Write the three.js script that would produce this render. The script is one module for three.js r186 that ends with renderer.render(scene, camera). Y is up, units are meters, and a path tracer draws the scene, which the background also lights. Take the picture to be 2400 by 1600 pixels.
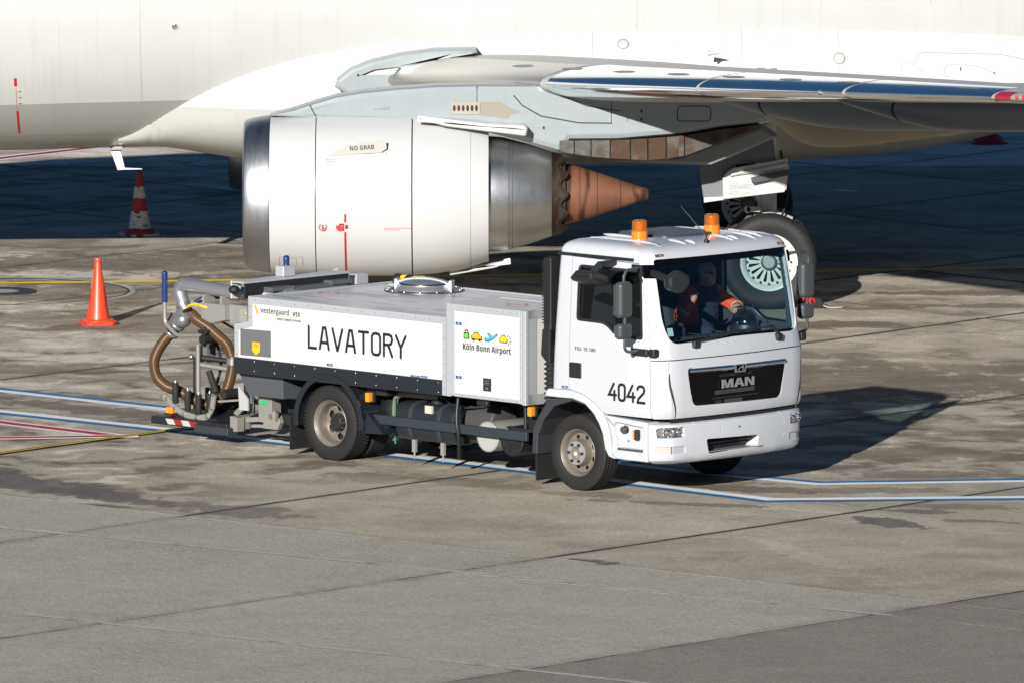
import * as THREE from 'three';
import { RoundedBoxGeometry } from 'three/addons/geometries/RoundedBoxGeometry.js';
import { mergeGeometries, mergeVertices, toCreasedNormals } from 'three/addons/utils/BufferGeometryUtils.js';
import { MarchingCubes } from 'three/addons/objects/MarchingCubes.js';
import { FontLoader } from 'three/addons/loaders/FontLoader.js';
import { Brush, Evaluator, ADDITION, SUBTRACTION, INTERSECTION } from 'three-bvh-csg';

// ---------------------------------------------------------------- camera, sky, sun, exposure
const scene = new THREE.Scene();
const camera = new THREE.PerspectiveCamera(4.466, 1.5, 1, 3000);
camera.position.set(0, 11.295, 0);
camera.rotation.set(-0.10981, 0, 0);
const renderer = new THREE.WebGLRenderer({ antialias: true });
renderer.toneMapping = THREE.LinearToneMapping;
renderer.toneMappingExposure = 1.4;
renderer.shadowMap.enabled = true;

{ // clear deep-blue winter sky: darker overhead, paler towards the horizon
  const W = 256, H = 256, d = new Float32Array(W * H * 4);
  for (let j = 0; j < H; j++) {
    const el = ((j + 0.5) / H - 0.5) * Math.PI, s = Math.max(0, Math.sin(el)), k = Math.exp(-s * 1.75);
    const r = 0.0004 + 0.041 * k, g = 0.002 + 0.11 * k, b = 0.012 + 0.22 * k;
    for (let i = 0; i < W; i++) { const p = (j * W + i) * 4; d[p] = r; d[p + 1] = g; d[p + 2] = b; d[p + 3] = 1; }
  }
  const sky = new THREE.DataTexture(d, W, H, THREE.RGBAFormat, THREE.FloatType);
  sky.mapping = THREE.EquirectangularReflectionMapping; sky.magFilter = THREE.LinearFilter; sky.minFilter = THREE.LinearFilter; sky.needsUpdate = true;
  scene.background = sky; scene.environment = sky;
}
const SUN_EL = 17.6 * Math.PI / 180, SUN_AZ = 15.5 * Math.PI / 180;   // azimuth to the left of straight behind the camera
const sun = new THREE.DirectionalLight(new THREE.Color(1, 0.968, 0.92), 5);
sun.position.set(-Math.sin(SUN_AZ) * Math.cos(SUN_EL) * 120, Math.sin(SUN_EL) * 120, -100 + Math.cos(SUN_AZ) * Math.cos(SUN_EL) * 120);
sun.target.position.set(0, 0, -100);
sun.castShadow = true;
Object.assign(sun.shadow.camera, { left: -30, right: 30, top: 25, bottom: -25, near: 1, far: 260 });
sun.shadow.mapSize.set(4096, 4096);
scene.add(sun, sun.target);

// ---------------------------------------------------------------- helpers
const V = (x, y, z) => new THREE.Vector3(x, y, z);
function rng(seed) { let s = seed >>> 0; return () => { s = (s + 0x6D2B79F5) >>> 0; let t = s; t = Math.imul(t ^ (t >>> 15), t | 1); t ^= t + Math.imul(t ^ (t >>> 7), t | 61); return ((t ^ (t >>> 14)) >>> 0) / 4294967296; }; }
const R0 = rng(11);
const clamp = (x, a, b) => Math.min(b, Math.max(a, x)), lerp = (a, b, t) => a + (b - a) * t;
const sstep = (a, b, x) => { const t = clamp((x - a) / (b - a), 0, 1); return t * t * (3 - 2 * t); };
const NT = new Float32Array(65536); { const r = rng(7); for (let i = 0; i < 65536; i++) NT[i] = r(); }
function vnoise(x, y) {            // value noise, 256-cell lattice
  const xi = Math.floor(x), yi = Math.floor(y); let u = x - xi, v = y - yi; u = u * u * (3 - 2 * u); v = v * v * (3 - 2 * v);
  const x0 = xi & 255, x1 = (xi + 1) & 255, y0 = (yi & 255) << 8, y1 = ((yi + 1) & 255) << 8;
  const a = NT[y0 + x0], b = NT[y0 + x1], c = NT[y1 + x0], d = NT[y1 + x1];
  return a + (b - a) * u + (c - a) * v + (a - b - c + d) * u * v;
}
function fbm(x, y, n = 4) { let s = 0, a = 0.5, t = 0; for (let i = 0; i < n; i++) { s += a * vnoise(x, y); t += a; a *= 0.52; x = x * 2.03 + 17.3; y = y * 2.03 + 9.1; } return s / t; }
function interp(tab, x) {          // rows [x, a, b, ...]
  if (x <= tab[0][0]) return tab[0].slice(1);
  for (let i = 1; i < tab.length; i++) if (x <= tab[i][0]) { const t = (x - tab[i - 1][0]) / (tab[i][0] - tab[i - 1][0]); return tab[i].slice(1).map((v, k) => lerp(tab[i - 1][k + 1], v, t)); }
  return tab[tab.length - 1].slice(1);
}
const counts = {};
function numbered(n) { const c = counts[n] = (counts[n] ?? -1) + 1; return c ? n + '_' + String(c).padStart(3, '0') : n; }
function clean(g) {                // one kind of geometry for merging: non-indexed, position + normal + uv
  let q = g.index ? g.toNonIndexed() : g;
  for (const k of Object.keys(q.attributes)) if (!['position', 'normal', 'uv'].includes(k)) q.deleteAttribute(k);
  if (!q.attributes.normal) q.computeVertexNormals();
  if (!q.attributes.uv) q.setAttribute('uv', new THREE.BufferAttribute(new Float32Array(q.attributes.position.count * 2), 2));
  q.morphAttributes = {}; q.clearGroups();
  return q;
}
const merge = (l) => l.length === 1 ? l[0] : mergeGeometries(l.map(clean));
function mesh(name, geo, mat, parent = scene, label) {
  const m = new THREE.Mesh(Array.isArray(geo) ? merge(geo) : geo, mat);
  m.name = parent === scene ? numbered(name) : name; m.castShadow = m.receiveShadow = true;
  if (label) m.userData.label = label;
  parent.add(m); return m;
}
function tag(o, label, category, group, kind) { Object.assign(o.userData, { label, category }); if (group) o.userData.group = group; if (kind) o.userData.kind = kind; return o; }
function thing(name, label, category, pos = [0, 0, 0], ry = 0, kind) {
  const g = new THREE.Group(); g.name = numbered(name); g.position.set(...pos); g.rotation.y = ry; scene.add(g); return tag(g, label, category, null, kind);
}
function box(x0, x1, y0, y1, z0, z1, r = 0) {
  const w = Math.abs(x1 - x0), h = Math.abs(y1 - y0), d = Math.abs(z1 - z0);
  const g = r ? new RoundedBoxGeometry(w, h, d, 2, Math.min(r, w / 2.01, h / 2.01, d / 2.01)) : new THREE.BoxGeometry(w, h, d);
  return g.translate((x0 + x1) / 2, (y0 + y1) / 2, (z0 + z1) / 2);
}
function rod(a, b, r0, r1 = r0, n = 14) {
  a = V(...a); b = V(...b); const d = b.clone().sub(a), g = new THREE.CylinderGeometry(r1, r0, d.length(), n);
  g.applyQuaternion(new THREE.Quaternion().setFromUnitVectors(V(0, 1, 0), d.clone().normalize()));
  return g.translate(...a.add(b).multiplyScalar(0.5).toArray());
}
function tube(pts, r, seg = 60, n = 10, tension = 0.5) { return new THREE.TubeGeometry(new THREE.CatmullRomCurve3(pts.map(p => V(...p)), false, 'catmullrom', tension), seg, r, n, false); }
function bar(a, b, w, h) {         // rectangular bar from a to b, h along y-ish
  a = V(...a); b = V(...b); const d = b.clone().sub(a), L = d.length(), g = new THREE.BoxGeometry(L, h, w), x = d.normalize();
  let z = V(0, 1, 0).cross(x).negate(); if (z.length() < 1e-3) z = V(0, 0, 1); z.normalize(); const y = z.clone().cross(x);
  g.applyMatrix4(new THREE.Matrix4().makeBasis(x, y, z)); return g.translate(...a.add(b).multiplyScalar(0.5).toArray());
}
function shapeOf(pts, holes = []) { const s = new THREE.Shape(pts.map(p => new THREE.Vector2(p[0], p[1]))); for (const h of holes) s.holes.push(new THREE.Path(h.map(p => new THREE.Vector2(p[0], p[1])))); return s; }
function roundPoly(pts, r, n = 5) { // rounds the corners of a polygon; r a number or one per corner
  const out = [], N = pts.length;
  pts.forEach((p, i) => {
    const rr = Array.isArray(r) ? r[i] : r; if (!rr) { out.push(p); return; }
    const a = pts[(i + N - 1) % N], b = pts[(i + 1) % N];
    const la = Math.hypot(a[0] - p[0], a[1] - p[1]), lb = Math.hypot(b[0] - p[0], b[1] - p[1]), k = Math.min(rr, la * 0.49, lb * 0.49);
    const A = [p[0] + (a[0] - p[0]) / la * k, p[1] + (a[1] - p[1]) / la * k], B = [p[0] + (b[0] - p[0]) / lb * k, p[1] + (b[1] - p[1]) / lb * k];
    for (let j = 0; j <= n; j++) { const t = j / n, u = 1 - t; out.push([u * u * A[0] + 2 * u * t * p[0] + t * t * B[0], u * u * A[1] + 2 * u * t * p[1] + t * t * B[1]]); }
  });
  return out;
}
function extrude(pts, z0, z1, bevel = 0, holes = []) { // polygon in x-y, from z0 to z1
  const g = new THREE.ExtrudeGeometry(shapeOf(pts, holes), { depth: z1 - z0 - 2 * bevel, bevelEnabled: bevel > 0, bevelThickness: bevel, bevelSize: bevel, bevelOffset: -bevel, bevelSegments: 2, curveSegments: 8 });
  return g.translate(0, 0, z0 + bevel);
}
// polygon given in (z, y), extruded along x
function extrudeX(pts, x0, x1, bevel = 0, holes = []) { const f = (p) => [-p[0], p[1]]; const g = extrude(pts.map(f), x0, x1, bevel, holes.map(h => h.map(f))); return g.rotateY(Math.PI / 2); }
// polygon given in (x, z), extruded along y
function extrudeY(pts, y0, y1, bevel = 0, holes = []) { const f = (p) => [p[0], -p[1]]; const g = extrude(pts.map(f), y0, y1, bevel, holes.map(h => h.map(f))); return g.rotateX(-Math.PI / 2); }
function lathe(prof, n = 48, axis = 'y') { // profile [radius, along]
  const g = new THREE.LatheGeometry(prof.map(p => new THREE.Vector2(p[0], p[1])), n);
  if (axis === 'z') g.rotateX(Math.PI / 2); if (axis === 'x') g.rotateZ(-Math.PI / 2); return g;
}
function grid(nu, nv, f, flip = false) { // parametric sheet
  const p = [], uv = [], ix = [];
  for (let j = 0; j <= nv; j++) for (let i = 0; i <= nu; i++) { const q = f(i / nu, j / nv); p.push(q[0], q[1], q[2]); uv.push(q[3] ?? i / nu, q[4] ?? j / nv); }
  for (let j = 0; j < nv; j++) for (let i = 0; i < nu; i++) { const a = j * (nu + 1) + i, b = a + 1, c = a + nu + 1, d = c + 1; flip ? ix.push(a, c, b, b, c, d) : ix.push(a, b, c, b, d, c); }
  const g = new THREE.BufferGeometry(); g.setAttribute('position', new THREE.Float32BufferAttribute(p, 3)); g.setAttribute('uv', new THREE.Float32BufferAttribute(uv, 2)); g.setIndex(ix); g.computeVertexNormals(); return g;
}
function loft(loops, closeEnds = true, crease = 0.7) { // loops of equal length, closed
  const M = loops[0].length, p = [], ix = [];
  loops.forEach(l => l.forEach(q => p.push(...q)));
  for (let j = 0; j + 1 < loops.length; j++) for (let i = 0; i < M; i++) { const a = j * M + i, b = j * M + (i + 1) % M, c = a + M, d = b + M; ix.push(a, b, c, b, d, c); }
  if (closeEnds) for (const [j, f] of [[0, 1], [loops.length - 1, 0]]) {
    const c = [0, 0, 0]; loops[j].forEach(q => q.forEach((v, k) => c[k] += v / M)); const n = p.length / 3; p.push(...c);
    for (let i = 0; i < M; i++) { const a = j * M + i, b = j * M + (i + 1) % M; f ? ix.push(n, b, a) : ix.push(n, a, b); }
  }
  const g = new THREE.BufferGeometry(); g.setAttribute('position', new THREE.Float32BufferAttribute(p, 3)); g.setIndex(ix);
  const c = crease ? toCreasedNormals(g, crease) : g; if (!crease) c.computeVertexNormals();
  if (!c.attributes.uv) c.setAttribute('uv', new THREE.BufferAttribute(new Float32Array(c.attributes.position.count * 2), 2));
  return c;
}
const csg = new Evaluator(); csg.attributes = ['position', 'normal', 'uv']; csg.useGroups = false;
const brush = (g) => { const b = new Brush(clean(g)); b.updateMatrixWorld(); return b; };
const op = (a, b, o) => { const r = csg.evaluate(a, b, o); r.updateMatrixWorld(); return r; };
const cut = (a, ...l) => l.reduce((x, y) => op(x, y, SUBTRACTION), a), keep = (a, b) => op(a, b, INTERSECTION);
const at = (g, m) => g.clone().applyMatrix4(m);

// materials (linear colours)
const lin = (r, g, b) => new THREE.Color().setRGB(r, g, b);
const mat = (r, g, b, rough = 0.6, metal = 0, o = {}) => new THREE.MeshStandardMaterial({ color: lin(r, g, b), roughness: rough, metalness: metal, side: THREE.DoubleSide, ...o });
const phys = (r, g, b, rough, metal, o) => new THREE.MeshPhysicalMaterial({ color: lin(r, g, b), roughness: rough, metalness: metal, side: THREE.DoubleSide, ...o });
function dataTex(w, h, f, srgb, repeat) {
  const d = new Uint8Array(w * h * 4);
  for (let j = 0; j < h; j++) for (let i = 0; i < w; i++) { const c = f(i / w, j / h), p = (j * w + i) * 4; d[p] = clamp(c[0], 0, 1) * 255; d[p + 1] = clamp(c[1], 0, 1) * 255; d[p + 2] = clamp(c[2], 0, 1) * 255; d[p + 3] = 255; }
  const t = new THREE.DataTexture(d, w, h); t.magFilter = THREE.LinearFilter; t.minFilter = THREE.LinearMipmapLinearFilter; t.generateMipmaps = true; t.wrapS = t.wrapT = THREE.RepeatWrapping;
  if (srgb) t.colorSpace = THREE.SRGBColorSpace; if (repeat) t.repeat.set(...repeat); t.needsUpdate = true; return t;
}
function tileNoise(u, v, p, n) { // noise that repeats over the unit square
  const f = (x, y) => fbm(x * p, y * p, n), a = sstep(0, 1, u), b = sstep(0, 1, v);
  return lerp(lerp(f(u + 1, v + 1), f(u, v + 1), a), lerp(f(u + 1, v), f(u, v), a), b);
}
const font = await new FontLoader().loadAsync('fonts/droid/droid_sans_bold.typeface.json');
const fontR = await new FontLoader().loadAsync('fonts/droid/droid_sans_regular.typeface.json');
// writing as thin raised letters in the x-y plane, starting at the origin; given total width or size
function letters(str, size, width, f = font, depth = 0.002) {
  const g = new THREE.ExtrudeGeometry(f.generateShapes(str, size), { depth, bevelEnabled: false, curveSegments: 5 });
  g.computeBoundingBox(); const b = g.boundingBox; g.translate(-b.min.x, 0, 0); if (width) g.scale(width / (b.max.x - b.min.x), 1, 1); return clean(g);
}
// monoline lettering: polylines in a unit box (x 0..w, y 0..1) drawn with a round pen
const GLYPH = {
  L: [0.45, [[0, 1], [0, 0], [0.45, 0]]], A: [0.55, [[0, 0], [0.2, 1], [0.35, 1], [0.55, 0]], [[0.1, 0.3], [0.45, 0.3]]], V: [0.6, [[0, 1], [0.285, 0]], [[0.315, 0], [0.6, 1]]],
  T: [0.56, [[0, 1], [0.56, 1]], [[0.28, 1], [0.28, 0]]], R: [0.5, [[0, 0], [0, 1], [0.3, 1], [0.44, 0.94], [0.5, 0.78], [0.44, 0.6], [0.3, 0.53], [0, 0.53]], [[0.26, 0.53], [0.5, 0]]],
  O: [0.5, [[0.25, 1], [0.42, 0.97], [0.5, 0.84], [0.5, 0.16], [0.42, 0.03], [0.25, 0], [0.08, 0.03], [0, 0.16], [0, 0.84], [0.08, 0.97], [0.25, 1]]],
  Y: [0.58, [[0, 1], [0.29, 0.45], [0.58, 1]], [[0.29, 0.45], [0.29, 0]]],
  4: [0.5, [[0.34, 1], [0, 0.3], [0.5, 0.3]], [[0.38, 0.55], [0.38, 0]]], 0: [0.42, [[0.21, 1], [0.36, 0.96], [0.42, 0.84], [0.42, 0.16], [0.36, 0.04], [0.21, 0], [0.06, 0.04], [0, 0.16], [0, 0.84], [0.06, 0.96], [0.21, 1]]],
  2: [0.5, [[0, 0.8], [0.05, 0.93], [0.16, 1], [0.32, 1], [0.44, 0.92], [0.48, 0.78], [0.44, 0.62], [0.06, 0.2], [0.02, 0], [0.5, 0]]],
};
function monoline(str, height, pen, gap, width, depth = 0.0024) {
  const out = []; let x = 0, k = 0;
  const W = [...str].reduce((s, c) => s + GLYPH[c][0] + gap, -gap), sx = width ? width / W : height;
  for (const c of str) {
    const [w, ...lines] = GLYPH[c];
    for (const l of lines) { const P = l.map(p => [(x + p[0]) * sx, p[1] * height]); out.push(penStroke(P, pen, depth + 0.0006 * (k++ % 3))); }
    x += w + gap;
  }
  return merge(out);
}
function penStroke(P, pen, depth, caps = true) { // ribbon with mitred corners and round ends
  const L = [], Rr = [], n = P.length, h = pen / 2, closed = Math.hypot(P[0][0] - P[n - 1][0], P[0][1] - P[n - 1][1]) < 1e-6;
  for (let i = 0; i < n; i++) {
    const a = i ? P[i - 1] : closed ? P[n - 2] : null, b = i < n - 1 ? P[i + 1] : closed ? P[1] : null, p = P[i];
    const d = (u, v) => { const l = Math.hypot(v[0] - u[0], v[1] - u[1]) || 1; return [(v[0] - u[0]) / l, (v[1] - u[1]) / l]; };
    const d0 = a ? d(a, p) : d(p, b), d1 = b ? d(p, b) : d0, m = [-(d0[1] + d1[1]), d0[0] + d1[0]], ml = Math.hypot(...m) || 1;
    const k = h / Math.max(0.45, (m[0] * -d0[1] + m[1] * d0[0]) / ml); m[0] *= k / ml; m[1] *= k / ml;
    L.push([p[0] + m[0], p[1] + m[1]]); Rr.push([p[0] - m[0], p[1] - m[1]]);
  }
  if (closed) { const s = shapeOf(L.slice(0, -1), [Rr.slice(0, -1)]); const s2 = shapeOf(Rr.slice(0, -1), [L.slice(0, -1)]); const big = Math.abs(THREE.ShapeUtils.area(s.getPoints())) > Math.abs(THREE.ShapeUtils.area(s2.getPoints())) ? s : s2; return clean(new THREE.ExtrudeGeometry(big, { depth, bevelEnabled: false })); }
  const end = [], start = [];
  if (caps) {
    const q = (p, e) => { const o = []; const a0 = Math.atan2(e[1] - p[1], e[0] - p[0]); for (let j = 1; j < 5; j++) { const a = a0 - Math.PI * j / 5; o.push([p[0] + h * Math.cos(a), p[1] + h * Math.sin(a)]); } return o; };
    end.push(...q(P[n - 1], L[n - 1])); start.push(...q(P[0], Rr[0]));
  }
  return clean(new THREE.ExtrudeGeometry(shapeOf([...L, ...end, ...Rr.reverse(), ...start]), { depth, bevelEnabled: false }));
}
// ---------------------------------------------------------------- ground
const MX0 = -9, MX1 = 9, MZ0 = -133, MZ1 = -73;      // mapped part of the apron (metres)
const toLin = (c) => c <= 0.04045 ? c / 12.92 : Math.pow((c + 0.055) / 1.055, 2.4), toS = (c) => c <= 0.0031308 ? c * 12.92 : 1.055 * Math.pow(c, 1 / 2.4) - 0.055;
const dirLine = (x, z, deg) => ({ x, z, dx: Math.cos(deg * Math.PI / 180), dz: Math.sin(deg * Math.PI / 180) });
const side = (l, x, z) => (x - l.x) * -l.dz + (z - l.z) * l.dx;   // > 0 nearer the camera for both families
// joints running away to the right (A) and to the left (B), nearest first, as surveyed
const JA = [dirLine(11.2, -73.4, -47), dirLine(7.55, -76.8, -47), dirLine(3.88, -80.2, -47), dirLine(2.8, -86.2, -47.7), dirLine(1.2, -91.8, -49.3), dirLine(3.4, -102.22, -50.3), dirLine(5.56, -111.35, -48.5), dirLine(4.05, -118.24, -49), dirLine(-4.4, -113.6, -51), dirLine(-4.4, -120.5, -51), dirLine(-4.4, -128, -51), dirLine(-4.4, -136, -51), dirLine(-4.4, -144, -51)];
const JB = [dirLine(9, -57, 38), dirLine(9, -63.2, 38), dirLine(-2.36, -78, 37), dirLine(-2.5, -83.9, 36.5), dirLine(0.27, -83.56, 40.5), dirLine(0, -90.6, 43.5), dirLine(0, -97.3, 44), dirLine(3.4, -102.2, 45), dirLine(-4.77, -116.93, 48.8), dirLine(-4.77, -122.5, 50), dirLine(-4.77, -129.5, 51), dirLine(-4.77, -137, 51), dirLine(-4.77, -145, 51), dirLine(-4.77, -153, 51)];
const GA = [0.04, 0.04, 0.05, 0.085, 0.085, 0.10, 0.085, 0.06, 0.05, 0.05, 0.05, 0.05, 0.05], GB = [0.01, 0.01, 0.01, 0.01, 0.012, 0.014, 0.014, 0.014, 0.05, 0.05, 0.05, 0.05, 0.05, 0.05];

// stains: x, z, half length, half width, turn in degrees, strength, tone (dark brown, grey, pale)
const STAIN = [
  [-4.75, -88.9, 1.25, 0.42, 44, 0.85, 'k'], [-3.75, -87.75, 0.8, 0.22, 41, 0.7, 'k'], [-5.9, -90.2, 1.0, 0.5, 40, 0.8, 'k'], [-2.9, -87.1, 0.8, 0.35, 40, 0.5, 'k'],
  [-4.7, -95.75, 1.5, 0.3, 43, 0.8, 'b'], [-3.4, -94.7, 0.8, 0.22, 43, 0.6, 'b'],
  [4.1, -98.3, 1.9, 1.7, 20, 0.8, 'b'], [2.9, -98.9, 1.2, 1.2, 0, 0.8, 'b'], [5.6, -99.6, 1.2, 0.7, 10, 0.7, 'b'], [3.2, -101.0, 0.9, 0.45, 10, 0.7, 'b'],
  [5.7, -107.9, 1.6, 0.3, -2, 0.85, 'b'], [5.9, -106.4, 1.5, 0.22, -2, 0.8, 'b'], [4.2, -106.1, 0.8, 0.16, 2, 0.7, 'b'], [3.9, -104.2, 1.0, 0.42, -3, 0.8, 'b'], [5.2, -110.1, 0.5, 0.35, 0, 0.7, 'b'],
  [2.35, -88.75, 0.85, 0.24, 25, 0.85, 'b'], [3.6, -88.6, 1.0, 0.22, 0, 0.6, 'b'], [4.2, -91.6, 1.2, 0.5, 10, 0.65, 'b'], [5.2, -93.4, 0.9, 0.35, 10, 0.6, 'b'], [2.9, -90.6, 0.7, 0.3, 10, 0.6, 'b'], [4.4, -89.9, 0.9, 0.3, 5, 0.6, 'b'],
  [3.75, -86.1, 0.55, 0.2, 55, 0.75, 'k'], [4.05, -86.95, 0.4, 0.14, 15, 0.6, 'k'], [4.6, -87.3, 0.5, 0.2, 15, 0.5, 'b'], [4.6, -86.2, 0.4, 0.13, 15, 0.5, 'k'],
  [0.75, -83.25, 0.42, 0.13, 45, 0.8, 'k'], [1.55, -87.6, 0.85, 0.13, 18, 0.7, 'b'], [0.9, -88.2, 0.6, 0.2, 30, 0.5, 'b'], [-0.5, -89.3, 0.9, 0.28, 40, 0.5, 'b'], [1.2, -90.2, 1.4, 0.6, 40, 0.6, 'b'],
  [-5.0, -111.5, 2.4, 1.2, 5, 0.65, 'b'], [-3.2, -112.6, 1.4, 0.9, 0, 0.65, 'b'], [-5.2, -107.6, 1.3, 1.3, 0, 0.6, 'b'], [-5.2, -104.9, 1.6, 0.9, 0, 0.55, 'b'], [-4.0, -103.8, 1.4, 0.7, 0, 0.6, 'b'],
  [-5.5, -99.6, 1.0, 0.4, 5, 0.5, 'b'], [-4.3, -98.6, 1.0, 0.3, 10, 0.5, 'b'],
  [-5.4, -110.2, 1.4, 0.55, 5, 0.55, 'p'], [-6.2, -112.1, 1.2, 0.45, 0, 0.5, 'p'], [-4.0, -110.6, 1.0, 0.35, 5, 0.35, 'p'], [-5.2, -101.9, 0.9, 0.6, 0, 0.35, 'p'], [-4.2, -100.9, 1.0, 0.8, 0, 0.3, 'p'], [-5.6, -97.9, 1.3, 0.35, 25, 0.4, 'p'],
  [5.0, -104.9, 1.5, 0.35, 0, 0.3, 'p'], [5.2, -102.8, 1.5, 0.5, 0, 0.25, 'p'], [3.0, -102.6, 0.6, 0.5, 10, 0.4, 'p'], [4.7, -95.6, 1.3, 0.35, 10, 0.25, 'p'], [3.1, -86.9, 0.7, 0.16, 35, 0.3, 'p'], [1.6, -85.7, 1.2, 0.9, 40, 0.18, 'p'], [2.7, -84.0, 1.6, 0.16, 70, 0.22, 'p'], [3.6, -86.0, 1.9, 0.12, 30, 0.2, 'p'],
];
function apronColour(x, z, px) {
  const near = side(JB[4], x, z) > 0, brown = side(JA[2], x, z) > 0, far = z < -125.5;
  let c = brown ? [0.475, 0.445, 0.41] : near ? [0.57, 0.552, 0.508] : far ? [0.75, 0.70, 0.655] : [0.575, 0.54, 0.482];
  // which slab: a small tint of its own
  let ia = 0, ib = 0; while (ia < JA.length && side(JA[ia], x, z) < 0) ia++; while (ib < JB.length && side(JB[ib], x, z) < 0) ib++;
  const t = (NT[ia * 31 + ib * 7 + 5] - 0.5) * (brown || near ? 0.03 : 0.07); let k = 1 + t;
  const l = fbm(x * 0.45 + 3, z * 0.45, 4), m = fbm(x * 1.7 + 40, z * 1.5 + 9, 5), f = fbm(x * 7 + 11, z * 6 + 5, 4), g = vnoise(x * 38, z * 34);
  const rough = brown ? 0.45 : near ? 0.75 : z < -113 ? 0.5 : 1;
  k *= 1 + rough * ((l - 0.5) * 0.28 + (m - 0.5) * 0.24) + (brown || near ? (fbm(x * 1.3 + 5, z * 2.6, 4) - 0.5) * 0.16 : 0) + (f - 0.5) * 0.16 * (0.5 + rough * 0.5) + (g - 0.5) * 0.24 + (vnoise(x * 75 + 9, z * 20) - 0.5) * 0.2 + (px - 0.5) * 0.16;
  if (!near && !brown) { // blotches with ragged edges: dark rubber and spill, pale worn cement
    const wx = x + (fbm(x * 1.1, z * 1.1 + 70, 3) - 0.5) * 1.2, wz = z + (fbm(x * 1.1 + 50, z * 1.1, 3) - 0.5) * 1.2;
    const w = 0.62 * fbm(wx * 1.5 + 7, wz * 2.1, 7) + 0.24 * l + 0.14 * f;
    const amt = 0.24 + 0.76 * Math.max(sstep(-88.5, -91, z), sstep(-2.4, -4, x)) - 0.35 * sstep(-99, -101, z) * sstep(0, 2, x) - 0.3 * sstep(-112, -114.5, z);
    const dk = sstep(0.505, 0.66, w) * 0.36 * amt, lt = sstep(0.475, 0.36, w) * 0.9 * amt;
    c = [c[0] * (1 - dk) + lt * 0.15, c[1] * (1 - dk * 1.04) + lt * 0.15, c[2] * (1 - dk * 1.1) + lt * 0.15];
  }
  let d = 0, b = 0, p = 0;
  for (const s of STAIN) {
    const dx = x - s[0], dz = z - s[1]; if (Math.abs(dx) > 3.2 || Math.abs(dz) > 3.2) continue;
    const a = s[4] * Math.PI / 180, u = (dx * Math.cos(a) + dz * Math.sin(a)) / s[2], v = (-dx * Math.sin(a) + dz * Math.cos(a)) / s[3];
    const q = Math.sqrt(u * u + v * v) + (m - 0.5) * 1.3 + (f - 0.5) * 1.5, e = sstep(1.08, 0.82, q) * s[5] * (0.72 + 0.56 * (f - 0.5) + 0.28);
    if (s[6] === 'p') p = Math.max(p, e); else if (s[6] === 'b') b = Math.max(b, e); else d = Math.max(d, e);
  }
  c = [lerp(c[0], 0.76, p), lerp(c[1], 0.725, p), lerp(c[2], 0.68, p)];
  c = [lerp(c[0], 0.375, b), lerp(c[1], 0.335, b), lerp(c[2], 0.29, b)];
  c = [lerp(c[0], 0.30, d), lerp(c[1], 0.285, d), lerp(c[2], 0.275, d)];
  // dirt that has gathered along the open joints
  let j = 9; for (const q of JA) j = Math.min(j, Math.abs(side(q, x, z))); if (!near) for (const q of JB) j = Math.min(j, Math.abs(side(q, x, z)));
  k *= 1 - 0.16 * sstep(0.2, 0.02, j + (f - 0.5) * 0.25);
  return c.map(v => toS(Math.min(0.85, toLin(v) * k / 0.74)));
}
const N_MAP = 2048;
const apronMap = (() => {
  const d = new Uint8Array(N_MAP * N_MAP * 4), r = rng(3);
  for (let j = 0; j < N_MAP; j++) for (let i = 0; i < N_MAP; i++) {
    const c = apronColour(lerp(MX0, MX1, (i + 0.5) / N_MAP), lerp(MZ0, MZ1, (j + 0.5) / N_MAP), r()), p = (j * N_MAP + i) * 4;
    d[p] = c[0] * 255; d[p + 1] = c[1] * 255; d[p + 2] = c[2] * 255; d[p + 3] = 255;
  }
  const t = new THREE.DataTexture(d, N_MAP, N_MAP); t.colorSpace = THREE.SRGBColorSpace; t.magFilter = THREE.LinearFilter; t.minFilter = THREE.LinearMipmapLinearFilter; t.generateMipmaps = true; t.wrapS = t.wrapT = THREE.MirroredRepeatWrapping; t.needsUpdate = true; return t;
})();
const grainTex = dataTex(512, 512, (u, v) => { const n = tileNoise(u, v, 40, 4) * 0.6 + tileNoise(u, v, 130, 2) * 0.5; return [n, n, n]; }, false, [18 / 1.8, 60 / 1.8]);
const M_slab = new THREE.MeshStandardMaterial({ map: apronMap, bumpMap: grainTex, bumpScale: 0.009, roughness: 0.93, side: THREE.DoubleSide });
const M_joint = mat(0.035, 0.036, 0.04, 0.8), M_outer = mat(0.36, 0.33, 0.29, 0.95);

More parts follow.
